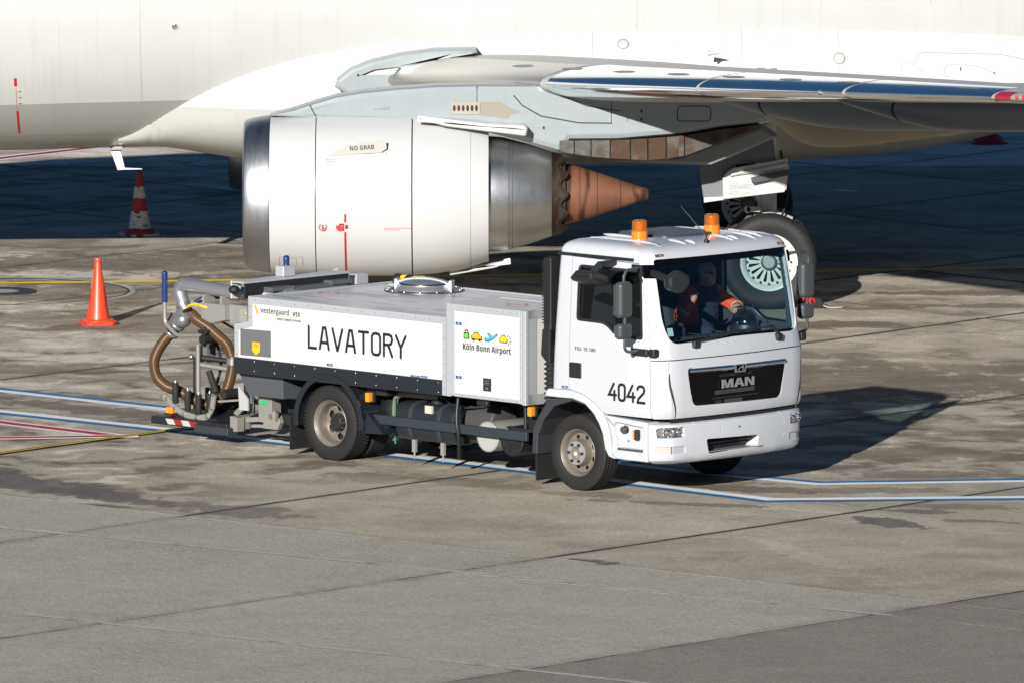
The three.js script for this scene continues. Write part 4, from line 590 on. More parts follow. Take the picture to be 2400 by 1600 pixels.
for (const s of [1, -1]) {
  const arc = (r0, r1, z0, z1, a0, a1, cx, cy) => { const P = []; const n = 26; for (let i = 0; i <= n; i++) { const a = lerp(a0, a1, i / n); P.push([cx + r1 * Math.cos(a), cy + r1 * Math.sin(a)]); } for (let i = n; i >= 0; i--) { const a = lerp(a0, a1, i / n); P.push([cx + r0 * Math.cos(a), cy + r0 * Math.sin(a)]); } return extrude(P, Math.min(s * z0, s * z1), Math.max(s * z0, s * z1), 0.008); };
  const f = tp('rear_mudguard', [arc(0.475, 0.505, 0.62, 1.125, -0.08, Math.PI + 0.13, -3.57, 0.40), arc(0.46, 0.52, 1.10, 1.135, -0.08, Math.PI + 0.13, -3.57, 0.40)], T_navy);
  tp('front_skirt', extrude([[-3.1, 0.40], [-3.08, 0.33], [-2.78, 0.345], [-3.02, 0.55]], Math.min(s * 0.7, s * 1.1), Math.max(s * 0.7, s * 1.1), 0.01), T_navy, f);
  tp('mud_flap', box(-4.16, -4.145, 0.07, 0.42, s * 0.7, s * 1.12), T_rubber, f);
  tp('side_guard', box(-3.24, -0.76, 0.435, 0.535, s * 0.985, s * 1.03, 0.012), mat(0.028, 0.036, 0.044, 0.38), truck);
  tp('front_mudguard', extrude([[-0.405, 0.92], [-0.40, 0.87], [-0.515, 0.72], [-0.585, 0.586], [-0.598, 0.344], [-0.525, 0.337], [-0.515, 0.526], [-0.43, 0.70], [-0.28, 0.85], [-0.02, 0.925], [0.17, 0.89], [0.29, 0.80], [0.385, 0.67], [0.40, 0.69], [0.31, 0.83], [0.18, 0.92], [-0.02, 0.955], [-0.25, 0.93]], Math.min(s * 0.6, s * 1.115), Math.max(s * 0.6, s * 1.115), 0.01), T_greyD, truck);
  tp('mud_flap', box(-0.56, -0.545, 0.06, 0.38, s * 0.72, s * 1.1), T_rubber, truck);
  for (const x of [-3.07, -0.70]) { const m = tp('side_marker', box(x - 0.028, x + 0.028, x < -2 ? 0.655 : 0.70, x < -2 ? 0.755 : 0.80, s * 0.99, s * 1.055, 0.012), T_orange, truck); tp('lamp_base', box(x - 0.034, x + 0.04, x < -2 ? 0.65 : 0.695, x < -2 ? 0.76 : 0.805, s * 0.95, s * 0.995, 0.01), T_black, m); }
}
// ---- under the body, right side
{
  const D = (cx, cy, hx, hy, r) => roundPoly([[cx - hx, cy - hy], [cx + hx, cy - hy], [cx + hx, cy + hy], [cx - hx, cy + hy]], r, 8);
  const tank = tp('fuel_tank', extrudeX(D(0.76, 0.485, 0.22, 0.2, 0.17), -2.73, -1.87, 0.02), mat(0.022, 0.028, 0.034, 0.33, 0.2));
  for (const x of [-2.5, -2.08]) { tp('strap', extrudeX(D(0.76, 0.485, 0.235, 0.215, 0.18), x - 0.025, x + 0.025, 0.003, [D(0.76, 0.485, 0.222, 0.202, 0.17)]), T_greyD, tank); tp('strap_bolt', [box(x - 0.025, x + 0.025, 0.17, 0.32, 0.9, 0.93), rod([x, 0.1, 0.915], [x, 0.2, 0.915], 0.01)], T_greyM, tank); }
  tp('filler_cap', lathe([[0, 0.045], [0.05, 0.045], [0.06, 0.02], [0.07, 0]], 20).translate(-2.3, 0.685, 0.78), T_black, tank); tp('paper_label', box(-2.28, -2.18, 0.60, 0.68, 0.955, 0.985), mat(0.5, 0.48, 0.4, 0.6), tank);
  const cyl = (x, y, r, z0, z1, name, body, cap) => { const g = tp(name, lathe([[0, z0], [r, z0], [r, z1 - 0.02], [r + 0.004, z1 - 0.015], [r + 0.004, z1], [r - 0.012, z1]], 44, 'z').translate(x, y, 0), body); tp('end_cap', lathe([[0, z1 - 0.004], [r - 0.03, z1 - 0.006], [r - 0.012, z1 - 0.002]], 44, 'z').translate(x, y, 0), cap, g); return g; };
  const air = cyl(-1.40, 0.425, 0.155, 0.35, 0.95, 'air_cylinder', mat(0.42, 0.42, 0.40, 0.4, 0.4), mat(0.36, 0.355, 0.34, 0.5)); tp('valve', rod([-1.1, 0.53, 0.85], [-1.1, 0.53, 0.98], 0.022), T_greyM, air);
  const fil = cyl(-1.02, 0.415, 0.155, 0.35, 0.98, 'air_filter', T_plas, T_plas); for (let i = 0; i < 10; i++) { const a = i / 10 * 2 * Math.PI; tp('rib', bar([-1.02 + 0.03 * Math.cos(a), 0.415 + 0.03 * Math.sin(a), 0.982], [-1.02 + 0.14 * Math.cos(a), 0.415 + 0.14 * Math.sin(a), 0.982], 0.008, 0.008), T_plas, fil); }
  tp('silencer', lathe([[0, -0.42], [0.19, -0.42], [0.21, -0.40], [0.21, 0.0], [0.19, 0.03], [0, 0.03]], 36, 'x').translate(-1.5, 0.50, 0.62), mat(0.075, 0.07, 0.068, 0.6, 0.3));
  tp('air_pipe', tube([[-2.9, 0.25, 0.8], [-2.9, 0.62, 0.8], [-2.84, 0.73, 0.8], [-2.6, 0.745, 0.8], [-2.25, 0.75, 0.8]], 0.032, 40, 10), mat(0.20, 0.19, 0.16, 0.5)); tp('air_pipe', rod([-2.86, 0.22, 0.84], [-2.86, 0.7, 0.84], 0.012), mat(0.03, 0.14, 0.07, 0.5));
  tp('brake_chamber', lathe([[0, -0.1], [0.11, -0.1], [0.12, 0], [0.11, 0.1], [0, 0.1]], 30, 'z').translate(-2.98, 0.56, 0.72), T_plas); tp('bracket', [box(-3.15, -2.85, 0.73, 0.80, 0.8, 0.97), box(-3.18, -3.12, 0.58, 0.75, 0.85, 0.98)], T_plas);
  tp('hose', tube([[-1.77, 0.84, 1.0], [-1.74, 0.6, 1.06], [-1.72, 0.4, 1.05], [-1.78, 0.2, 0.98], [-1.86, 0.16, 0.9]], 0.02, 30, 8), T_plas); tp('hose', tube([[-2.2, 0.75, 0.8], [-1.9, 0.68, 0.85], [-1.5, 0.72, 0.7]], 0.012, 30, 8), T_plas);
  tp('step_bracket', [box(-1.42, -1.26, 0.76, 0.82, 1.04, 1.1, 0.02)], T_plas); tp('valve_block', [box(-0.88, -0.72, 0.5, 0.78, 0.7, 0.9, 0.02), rod([-0.85, 0.5, 0.95], [-0.85, 0.8, 0.95], 0.02), rod([-0.76, 0.56, 0.97], [-0.66, 0.6, 0.97], 0.012), box(-0.98, -0.66, 0.53, 0.56, 0.9, 1.0)], T_plas);
}
// ---- tank body
const body = new THREE.Group(); body.name = 'tank_body'; truck.add(body);
tp('tank_core', [box(-4.76, -1.75, 0.85, 1.62, -1.09, 1.095), box(-4.98, -4.7, 0.85, 1.34, -1.09, 1.095)], T_greyM, body);
tp('tank_top', grid(30, 20, (u, v) => { const x = lerp(-4.75, -1.85, u), z = lerp(-1.07, 1.09, v); return [x, 1.628 + 0.006 * Math.sin(u * 3.1) * Math.sin(v * 3.1) + 0.003 * fbm(u * 5, v * 5, 2), z, u, v]; }), T_top, body);
for (const s of [1, -1]) {
  const E = (P, z0, z1, b = 0.001, h) => extrude(P, Math.min(s * z0, s * z1), Math.max(s * z0, s * z1), b, h);
  tp('side_panel', E([[-4.735, 1.58], [-1.89, 1.58], [-1.89, 0.985], [-4.945, 0.985], [-4.945, 1.30], [-4.735, 1.335]], 1.09, 1.105), T_panel, body, s > 0 ? 'white side panel lettered LAVATORY' : undefined);
  const tr = tp('edge_trim', [E([[-4.785, 1.64], [-1.838, 1.64], [-1.838, 1.572], [-4.785, 1.572]], 1.09, 1.117), E([[-4.785, 1.574], [-4.725, 1.574], [-4.725, 1.335], [-4.785, 1.31]], 1.09, 1.116), E([[-5.0, 1.33], [-4.785, 1.375], [-4.785, 1.31], [-5.0, 1.275]], 1.09, 1.115), E([[-5.0, 1.277], [-4.94, 1.287], [-4.94, 0.985], [-5.0, 0.985]], 1.09, 1.114), E([[-1.892, 1.574], [-1.838, 1.574], [-1.838, 0.83], [-1.892, 0.83]], 1.09, 1.118)], T_alu, body);
  const sk = tp('side_skirt', E([[-5.003, 0.987], [-1.892, 0.987], [-1.892, 0.825], [-5.003, 0.815]], 1.06, 1.125, 0.004), T_navy, body);
  if (s > 0) {
    const rivet = (x, y, z, r = 0.008) => lathe([[0, 0.004], [r * 0.7, 0.003], [r, 0]], 8, 'z').translate(x, y, z);
    const rv = []; for (let i = 0; i < 10; i++) { const x = -4.69 + i * 0.305; rv.push(rivet(x, 0.957, 1.125), rivet(x, 0.857, 1.125)); } for (const g of rv) tp('rivet', g, T_steel, sk);
    const tv = []; for (let i = 0; i < 15; i++) tv.push(rivet(-4.68 + i * 0.2, 1.605, 1.117, 0.006)); for (let i = 0; i < 6; i++) tv.push(rivet(-1.865, 0.9 + i * 0.13, 1.118, 0.006)); for (const y of [1.02, 1.24, 1.42, 1.53]) tv.push(rivet(y < 1.3 ? -4.97 : -4.755, y, 1.116, 0.006)); tp('trim_rivets', tv, T_greyD, tr).userData.kind = 'stuff';
    const T = (g, x, y, m, n = 'lettering') => { g.translate(x, y, 1.105); tp(n, g, m, body); };
    T(monoline('LAVATORY', 0.222, 0.03, 0.235, 1.44), -3.88, 1.17, T_ink);
    T(letters('vestergaard', 0.058, 0.43, font), -4.61, 1.478, mat(0.08, 0.08, 0.085, 0.5)); T(letters('vts', 0.056, 0.11, font), -4.125, 1.478, T_ink); T(letters('TOILET SERVICE SYSTEM', 0.022, 0.355, font), -4.36, 1.42, T_ink);
    T(extrude([[-0.05, 0.092], [-0.02, 0.092], [0.025, 0.0], [-0.01, 0.0]], 0, 0.002), -4.66, 1.466, mat(0.9, 0.34, 0.02, 0.5), 'orange_mark'); T(box(0, 0.62, 0, 0.006, 0, 0.002), -4.625, 1.462, mat(0.9, 0.45, 0.1, 0.5), 'orange_mark');
    const gp = tp('grey_cover_plate', extrude([[-4.912, 1.288], [-4.453, 1.297], [-4.453, 1.02], [-4.912, 1.012]], 1.104, 1.112, 0.001), mat(0.15, 0.155, 0.16, 0.45, 0.2), body);
    tp('corner_screws', [[-4.9, 1.275], [-4.465, 1.284], [-4.465, 1.033], [-4.9, 1.027]].map(p => rivet(p[0], p[1], 1.112, 0.006)), T_black, gp).userData.kind = 'stuff';
    const yl = tp('yellow_label', extrude([[-4.73, 1.162], [-4.615, 1.163], [-4.615, 1.068], [-4.672, 1.027], [-4.73, 1.068]], 1.112, 1.114, 0.0005), T_yellow, gp); tp('small_print', [0, 1].map(i => box(-4.71, -4.64 + i * 0.01, 1.135 - i * 0.02, 1.14 - i * 0.02, 1.113, 1.115)), T_greyD, yl);
    for (const [x, y, w, h] of [[-3.61, 0.998, 0.088, 0.028], [-2.368, 0.988, 0.14, 0.016], [-2.216, 0.99, 0.094, 0.02]]) { const b = tp('blue_sticker', box(x, x + w, y, y + h, 1.105, 1.1065), T_blueS, body); tp('small_print', box(x + w * 0.3, x + w * 0.8, y + h * 0.4, y + h * 0.6, 1.1065, 1.108), T_panel, b); }
  }
}
tp('rear_trim', [box(-4.80, -4.762, 1.36, 1.642, -1.09, 1.09), box(-1.85, -1.80, 1.58, 1.642, -1.09, 1.09), box(-4.8, -1.85, 1.59, 1.642, -1.115, -1.092)], T_alu, body);
{ // fill hatch on top, with its lid bar; sampling ports; no-step rings
  const hx = -3.93, hz = -0.66, hy = 1.632;
  const ht = tp('top_hatch', lathe([[0.43, 0], [0.43, 0.008], [0.425, 0.012], [0.30, 0.012], [0.30, 0.008]], 60).translate(hx, hy, hz), mat(0.11, 0.105, 0.10, 0.35, 0.6), body);
  tp('hatch_neck', lathe([[0.31, 0.01], [0.30, 0.035], [0.262, 0.055], [0.262, 0.075]], 48).translate(hx, hy, hz), T_alu2, ht); tp('lid_gasket', lathe([[0.266, 0.072], [0.27, 0.08], [0.266, 0.09]], 48).translate(hx, hy, hz), T_black, ht);
  tp('hatch_lid', lathe([[0, 0.13], [0.12, 0.125], [0.2, 0.11], [0.25, 0.095], [0.262, 0.085]], 48).translate(hx, hy, hz), T_alu2, ht);
  const P = []; for (let i = 0; i <= 16; i++) { const t = i / 16, x = lerp(-0.31, 0.31, t); P.push([x, 0.06 + 0.085 * Math.pow(Math.sin(Math.PI * clamp(t * 0.9 + 0.07, 0, 1)), 0.6)]); } const Q = P.map(p => [p[0] * 0.93, p[1] - 0.05]).reverse();
  const lb = extrude([...P, ...Q], -0.05, 0.05, 0.012); lb.rotateY(0.42); lb.translate(hx, hy, hz); tp('lid_bar', lb, T_alu, ht);
  for (const s of [-1, 1]) { const g = box(-0.02, 0.02, 0.0, 0.12, -0.05, 0.05, 0.01); g.translate(s * 0.31, 0, 0); g.rotateY(0.42); g.translate(hx, hy, hz); tp('hinge_post', g, T_alu, ht); }
  tp('flange_bolts', circle(0.40, 14).map(p => lathe([[0, 0.02], [0.012, 0.02], [0.013, 0]], 8).translate(hx + p[0], hy + 0.01, hz + p[1])), T_steel, ht).userData.kind = 'stuff';
  for (const [x, z, l] of [[-4.5, -0.84, 0], [-4.33, -0.85, 1]]) { const c = tp('black_coupling', lathe([[0, -0.05], [0.05, -0.05], [0.062, -0.02], [0.062, 0.03], [0.05, 0.05], [0, 0.05]], 24, 'x').translate(x, hy + 0.065, z), T_black, body); tp('yellow_tube', rod([x + 0.04, hy + 0.09, z], [x + 0.19, hy + 0.10, z - 0.02], 0.026), T_yellow, c); tp('saddle', box(x - 0.07, x + 0.07, hy, hy + 0.02, z - 0.08, z + 0.08), T_alu, c); }
  for (const [x, y, z] of [[-4.43, 1.637, 0.28], [-1.18, 1.792, 0.74]]) { const m = mat(0.5, 0.33, 0.30, 0.5), rr = tp('no_step_mark', lathe([[0.095, 0], [0.095, 0.003], [0.115, 0.003], [0.115, 0]], 36).translate(x, y, z), m, body); tp('bar', box(x - 0.03, x + 0.03, y, y + 0.002, z - 0.02, z + 0.02), m, rr); }
}
// ---- cabinet between tank and cab
{
  const c = tp('cabinet', box(-1.83, -0.70, 0.835, 1.77, 0.29, 1.10), T_greyM); const F = (x0, x1, y0, y1, z0 = 1.10, z1 = 1.122) => box(x0, x1, y0, y1, z0, z1, 0.004);
  tp('frame_trim', [F(-1.828, -1.77, 0.828, 1.79), F(-1.762, -1.71, 0.84, 1.788, 1.09, 1.125), F(-1.71, -0.77, 1.72, 1.788), F(-1.71, -0.77, 0.835, 0.872), F(-0.77, -0.735, 0.83, 1.786), box(-0.728, -0.675, 0.82, 1.787, 1.08, 1.126, 0.006)], T_alu, c);
  tp('frame_trim', [box(-0.70, -0.68, 1.70, 1.787, 0.29, 1.08), box(-0.70, -0.68, 0.82, 0.93, 0.29, 1.08), box(-0.70, -0.68, 0.82, 1.787, 0.96, 1.08), box(-1.83, -0.68, 1.765, 1.792, 0.28, 0.33), box(-1.83, -1.79, 1.765, 1.792, 0.33, 1.1)], T_alu, c);
  tp('door_panel', F(-1.712, -0.768, 0.868, 1.722, 1.09, 1.112), T_panel, c); tp('front_panel', box(-0.70, -0.686, 0.92, 1.70, 0.3, 0.965), mat(0.62, 0.60, 0.56, 0.5), c); tp('top_panel', box(-1.8, -0.7, 1.765, 1.784, 0.31, 1.1), phys(0.60, 0.59, 0.57, 0.35, 0, { map: dustTex }), c);
  const lt = tp('latch', box(-1.297, -1.185, 0.925, 1.057, 1.108, 1.122, 0.004), T_black, c); tp('paddle', box(-1.275, -1.207, 0.98, 1.045, 1.12, 1.128, 0.004), T_plasG, lt); tp('lock', box(-1.26, -1.22, 0.94, 0.965, 1.12, 1.126), T_steel, lt);
  tp('trim_rivets', [...Array(9).keys()].flatMap(i => [[-1.736, 0.87 + i * 0.11], [-0.752, 0.87 + i * 0.11], [-1.6 + i * 0.1, 0.853], [-1.6 + i * 0.1, 1.755]]).map(p => lathe([[0, 0.003], [0.005, 0]], 7, 'z').translate(p[0], p[1], 1.123)), T_greyD, c).userData.kind = 'stuff';
  for (const [x, y] of [[-1.70, 1.573], [-1.70, 1.02]]) { const b = tp('blue_sticker', box(x, x + 0.085, y, y + 0.032, 1.112, 1.1135), T_blueS, c); tp('small_print', [box(x + 0.03, x + 0.06, y + 0.02, y + 0.025, 1.1135, 1.1145), box(x + 0.03, x + 0.055, y + 0.008, y + 0.013, 1.1135, 1.1145)], T_panel, b); }
  const K = (g, x, y, m, n = 'lettering', dz = 0) => { g.translate(x, y, 1.112 + dz); tp(n, g, m, c); };
  K(letters('Köln Bonn Airport', 0.064, 0.69, font, 0.0025), -1.594, 1.328, T_ink);
  // four little pictograms: case, car, aeroplane, cloud with sun; black outline below, colour above
  const icon = (P, col, dz = 0) => { K(extrude(P, 0, 0.0022), 0, 0, T_ink, 'pictogram', dz); const cx = P.reduce((s, p) => s + p[0], 0) / P.length, cy = P.reduce((s, p) => s + p[1], 0) / P.length; const w = Math.max(...P.map(p => Math.abs(p[0] - cx))), h = Math.max(...P.map(p => Math.abs(p[1] - cy))); K(extrude(P.map(p => [cx + (p[0] - cx) * (1 - 0.012 / w), cy + (p[1] - cy) * (1 - 0.011 / h)]), 0, 0.0022), 0, 0, col, 'pictogram', dz + 0.0015); };
  icon(roundPoly([[-1.583, 1.44], [-1.503, 1.44], [-1.503, 1.505], [-1.583, 1.505]], 0.012), mat(0.12, 0.62, 0.05, 0.5)); K(penStroke([[-1.565, 1.505], [-1.56, 1.528], [-1.526, 1.528], [-1.521, 1.505]], 0.012, 0.002), 0, 0, T_ink, 'pictogram');
  icon(roundPoly([[-1.472, 1.44], [-1.318, 1.44], [-1.318, 1.478], [-1.35, 1.486], [-1.375, 1.52], [-1.43, 1.52], [-1.452, 1.488], [-1.475, 1.48]], 0.01), mat(0.9, 0.42, 0.005, 0.5)); for (const x of [-1.44, -1.35]) K(lathe([[0, 0.004], [0.016, 0.004], [0.016, 0]], 14, 'z'), x, 1.442, T_ink, 'pictogram');
  icon([[-1.285, 1.468], [-1.265, 1.478], [-1.25, 1.462], [-1.215, 1.478], [-1.245, 1.518], [-1.222, 1.52], [-1.17, 1.492], [-1.11, 1.522], [-1.092, 1.512], [-1.1, 1.5], [-1.17, 1.455], [-1.225, 1.432], [-1.268, 1.434]], mat(0.03, 0.36, 0.75, 0.5));
  { const p = []; for (const [x, y, r, a0, a1] of [[-1.042, 1.467, 0.028, 4.7, 2.0], [-1.01, 1.492, 0.03, 2.8, 0.4], [-0.975, 1.462, 0.026, 1.2, -1.6]]) for (let i = 0; i <= 8; i++) { const a = lerp(a0, a1, i / 8); p.push([x + r * Math.cos(a), y + r * Math.sin(a)]); } icon(p, mat(0.92, 0.68, 0.01, 0.5)); }
  for (let i = 0; i < 6; i++) { const a = -1.1 + i * 0.5, b = [Math.cos(a), Math.sin(a)]; K(penStroke([[-0.955 + b[0] * 0.036, 1.465 + b[1] * 0.036], [-0.955 + b[0] * 0.056, 1.465 + b[1] * 0.056]], 0.007, 0.002), 0, 0, T_ink, 'pictogram'); }
  const c2 = tp('far_cabinet', box(-1.80, -0.70, 0.85, 1.735, -1.09, 0.27), T_top); tp('frame_trim', [box(-1.81, -0.69, 1.69, 1.745, -1.11, -1.07), box(-1.81, -1.77, 1.7, 1.745, -1.07, 0.27)], T_alu, c2);
  const hb = extrude([[-0.3, 0.02], [-0.27, 0.075], [-0.1, 0.10], [0.1, 0.095], [0.28, 0.06], [0.28, 0.02]], -0.04, 0.04, 0.01); hb.rotateY(0.5); hb.translate(-1.15, 1.735, -0.75); tp('hatch_bar', hb, T_alu, c2); tp('hatch_lid', lathe([[0, 0.05], [0.2, 0.035], [0.24, 0]], 36).translate(-1.15, 1.735, -0.75), T_alu2, c2);
}
// ---- rear end: service arms, hose cradle, pipes
{
  const rr = new THREE.Group(); rr.name = 'rear_equipment'; truck.add(rr);
  const e = (n, g, m, l) => tp(n, g, m, rr, l);
  const ribbed = (pts, r, pitch = 0.017) => { const c = new THREE.CatmullRomCurve3(pts.map(p => V(...p)), false, 'catmullrom', 0.5), L = c.getLength(), N = Math.round(L / pitch * 4), M = 16, fr = c.computeFrenetFrames(N, false), p = [], uv = [], ix = []; for (let i = 0; i <= N; i++) { const P = c.getPointAt(i / N), R = r + 0.0035 * Math.sin(i / 4 * 2 * Math.PI); for (let j = 0; j <= M; j++) { const a = j / M * 2 * Math.PI, q = P.clone().addScaledVector(fr.normals[i], R * Math.cos(a)).addScaledVector(fr.binormals[i], R * Math.sin(a)); p.push(q.x, q.y, q.z); uv.push(j / M, i / 8); } } for (let i = 0; i < N; i++) for (let j = 0; j < M; j++) { const a = i * (M + 1) + j, b = a + M + 1; ix.push(a, b, a + 1, b, b + 1, a + 1); } const g = new THREE.BufferGeometry(); g.setAttribute('position', new THREE.Float32BufferAttribute(p, 3)); g.setAttribute('uv', new THREE.Float32BufferAttribute(uv, 2)); g.setIndex(ix); g.computeVertexNormals(); return g; };
  const M_hose = phys(0.085, 0.045, 0.017, 0.34, 0, { clearcoat: 0.2, clearcoatRoughness: 0.25 }), M_pipe = mat(0.46, 0.46, 0.47, 0.34, 0.75), M_cast = mat(0.42, 0.43, 0.44, 0.3, 0.8), M_tube = mat(0.30, 0.28, 0.25, 0.4, 0.4);
  e('suction_hose', ribbed([[-6.03, 1.33, 0.76], [-5.9, 1.28, 0.8], [-5.72, 1.22, 0.82], [-5.55, 1.13, 0.82], [-5.45, 1.06, 0.80], [-5.41, 0.97, 0.78], [-5.41, 0.9, 0.75]], 0.056), M_hose, 'upper brown ribbed hose');
  e('suction_hose', ribbed([[-6.36, 1.10, 0.75], [-6.46, 1.02, 0.75], [-6.57, 0.9, 0.75], [-6.63, 0.77, 0.75], [-6.59, 0.62, 0.75], [-6.45, 0.53, 0.75], [-6.27, 0.49, 0.74], [-6.1, 0.44, 0.73], [-5.93, 0.38, 0.72], [-5.78, 0.375, 0.72], [-5.64, 0.44, 0.73], [-5.5, 0.57, 0.75], [-5.42, 0.74, 0.76], [-5.41, 0.86, 0.75]], 0.056), M_hose, 'looped brown ribbed hose');
  e('hose_joint', rod([-5.41, 0.84, 0.75], [-5.41, 0.93, 0.75], 0.066), M_cast);
  const pp = e('suction_pipe', tube([[-6.12, 1.36, 0.76], [-6.2, 1.5, 0.75], [-6.22, 1.58, 0.75], [-6.17, 1.635, 0.75], [-6.05, 1.64, 0.74], [-5.7, 1.62, 0.72], [-5.35, 1.60, 0.70], [-5.12, 1.595, 0.68], [-4.98, 1.59, 0.60], [-4.9, 1.59, 0.48], [-4.86, 1.58, 0.3]], 0.073, 90, 18, 0.4), M_pipe);
  for (const [x, y, z, d] of [[-5.38, 1.60, 0.70, [1, -0.05, -0.05]], [-6.16, 1.42, 0.76, [0.4, -1, 0]]]) { const a = V(...d).normalize().multiplyScalar(0.018); e('clamp', rod([x - a.x, y - a.y, z - a.z], [x + a.x, y + a.y, z + a.z], 0.082, 0.082, 24), M_cast); }
  e('pipe_seal', rod([-4.905, 1.59, 0.5], [-4.88, 1.59, 0.38], 0.085), M_pipe);
  e('valve_body', [rod([-6.1, 1.38, 0.77], [-6.27, 1.20, 0.77], 0.085, 0.075, 20), rod([-6.13, 1.27, 0.77], [-6.01, 1.34, 0.79], 0.07, 0.06, 18), new THREE.SphereGeometry(0.085, 20, 14).translate(-6.12, 1.265, 0.80), rod([-6.2, 1.23, 0.77], [-6.3, 1.14, 0.76], 0.05, 0.05), lathe([[0.07, -0.02], [0.082, -0.015], [0.082, 0.015], [0.07, 0.02]], 24).rotateZ(-0.72).translate(-6.345, 1.11, 0.75), lathe([[0.07, -0.02], [0.085, -0.015], [0.085, 0.015], [0.07, 0.02]], 24).rotateZ(-0.72).translate(-6.24, 1.2, 0.77)], M_cast);
  e('valve_lever', bar([-6.05, 1.36, 0.86], [-5.95, 1.41, 0.86], 0.03, 0.02), T_black); e('valve_lever', rod([-6.24, 1.33, 0.85], [-6.3, 1.25, 0.85], 0.012), T_black); e('dark_sleeve', rod([-6.24, 1.2, 0.77], [-6.34, 1.12, 0.75], 0.058), T_plas);
  const lev = e('pull_lever', tube([[-6.30, 1.47, 0.9], [-6.30, 1.3, 0.9], [-6.28, 1.22, 0.9], [-6.14, 1.125, 0.9], [-6.04, 1.11, 0.9], [-5.7, 1.14, 0.9]], 0.021, 50, 12, 0.3), M_tube); tp('blue_grip', lathe([[0.024, 0], [0.032, 0.005], [0.032, 0.31], [0.03, 0.325], [0.015, 0.335], [0, 0.337]], 20).translate(-6.30, 1.45, 0.9), T_blueH, lev); tp('lever_joint', [rod([-5.68, 1.2, 0.9], [-5.7, 1.02, 0.9], 0.03), rod([-5.66, 1.1, 0.84], [-5.66, 1.1, 0.96], 0.05)], T_black, lev);
  e('cross_box', extrude([[-5.82, 1.475], [-5.46, 1.475], [-5.46, 1.31], [-5.66, 1.265], [-5.82, 1.27]], 0.62, 0.82, 0.006), mat(0.30, 0.295, 0.28, 0.4, 0.3)); e('cross_box', box(-5.46, -5.2, 1.27, 1.475, 0.55, 0.74), mat(0.30, 0.295, 0.28, 0.4, 0.3)); e('pipe_saddle', [box(-5.82, -5.79, 1.47, 1.56, 0.64, 0.8), box(-5.55, -5.52, 1.47, 1.56, 0.64, 0.8)], T_greyM);
  const br = e('bolt_plate', box(-5.28, -5.17, 1.2, 1.45, 0.75, 0.77), mat(0.38, 0.36, 0.31, 0.45, 0.3)); for (const y of [1.26, 1.4]) tp('bolt', lathe([[0, 0.012], [0.012, 0.01], [0.014, 0]], 8, 'z').translate(-5.19, y, 0.77), T_steel, br);
  e('hose_drum', lathe([[0, -0.04], [0.1, -0.04], [0.1, 0.04], [0, 0.04]], 24, 'z').translate(-5.12, 1.3, 0.65), mat(0.5, 0.48, 0.42, 0.5)); e('yellow_cable', tube([[-6.02, 1.4, 0.84], [-5.95, 1.44, 0.84], [-5.85, 1.45, 0.83], [-5.75, 1.43, 0.82], [-5.5, 1.38, 0.6], [-5.1, 1.36, 0.72], [-5.0, 1.36, 0.7]], 0.017, 50, 9), T_yellow); e('blue_hose', tube([[-6.05, 1.44, 0.7], [-5.95, 1.5, 0.6], [-5.6, 1.53, 0.5], [-5.1, 1.5, 0.5]], 0.026, 40, 9), T_blueH); e('white_hose', tube([[-5.12, 1.46, 0.68], [-5.05, 1.44, 0.72], [-5.05, 1.38, 0.72]], 0.025, 20, 9), mat(0.6, 0.6, 0.58, 0.4)); e('white_hose', tube([[-5.1, 1.28, 0.68], [-5.03, 1.22, 0.74], [-5.02, 1.15, 0.74]], 0.028, 20, 9), mat(0.6, 0.6, 0.55, 0.4)); e('connector_block', box(-5.98, -5.86, 1.29, 1.4, 0.55, 0.66, 0.01), T_greyD);
  e('mast_plate', box(-6.0, -5.88, 0.82, 1.18, 0.55, 0.68), mat(0.17, 0.165, 0.16, 0.5, 0.2)); e('black_post', rod([-5.5, 0.28, 0.45], [-5.5, 1.45, 0.45], 0.036), T_black); e('black_post', rod([-5.35, 0.3, 0.5], [-5.35, 1.2, 0.5], 0.018), T_steel); e('grey_post', box(-5.4, -5.28, 0.4, 1.3, 0.4, 0.5), mat(0.16, 0.155, 0.15, 0.5));
  e('pivot_post', [rod([-5.91, 0.5, 0.78], [-5.91, 1.02, 0.78], 0.024), rod([-5.88, 0.36, 0.78], [-5.91, 0.5, 0.78], 0.024)], M_tube); e('cross_tube', rod([-5.95, 0.87, 0.72], [-5.45, 0.83, 0.5], 0.03), T_black); e('cross_tube', rod([-5.9, 0.8, 0.75], [-5.43, 0.755, 0.6], 0.026), M_tube); e('black_post', rod([-6.02, 0.32, 0.7], [-6.02, 0.87, 0.7], 0.038), T_plas); e('post_cap', [rod([-6.02, 0.87, 0.7], [-6.02, 0.89, 0.7], 0.03, 0.01), new THREE.SphereGeometry(0.03, 14, 10).translate(-6.08, 0.87, 0.72)], T_steel);
  const Z = 0.88, rollers = [[-6.16, 0.375, 0.6, -6.16], [-5.97, 0.315, 0.53, -5.97], [-5.80, 0.28, 0.50, -5.80], [-5.63, 0.32, 0.53, -5.63]];
  for (const [x, y0, y1, x1] of rollers) { const r = e('guide_roller', lathe([[0.012, y0], [0.034, y0], [0.036, (y0 + y1) / 2], [0.034, y1], [0.014, y1]], 18).translate(x, 0, Z), T_rubber); tp('pin', rod([x, y1, Z], [x, y1 + 0.022, Z], 0.014, 0.008), T_steel, r); }
  e('guide_roller', rod([-5.55, 0.54, 0.86], [-5.66, 0.76, 0.86], 0.036), T_rubber); e('guide_roller', rod([-5.78, 0.38, 0.62], [-5.78, 0.58, 0.62], 0.032), T_rubber); e('guide_roller', rod([-5.44, 0.53, 0.86], [-5.44, 0.53, 0.62], 0.05), T_rubber);
  const cr = [[-6.33, 0.44], [-6.26, 0.42], [-6.14, 0.33], [-6.0, 0.275], [-5.8, 0.25], [-5.64, 0.275], [-5.57, 0.37], [-5.54, 0.52]];
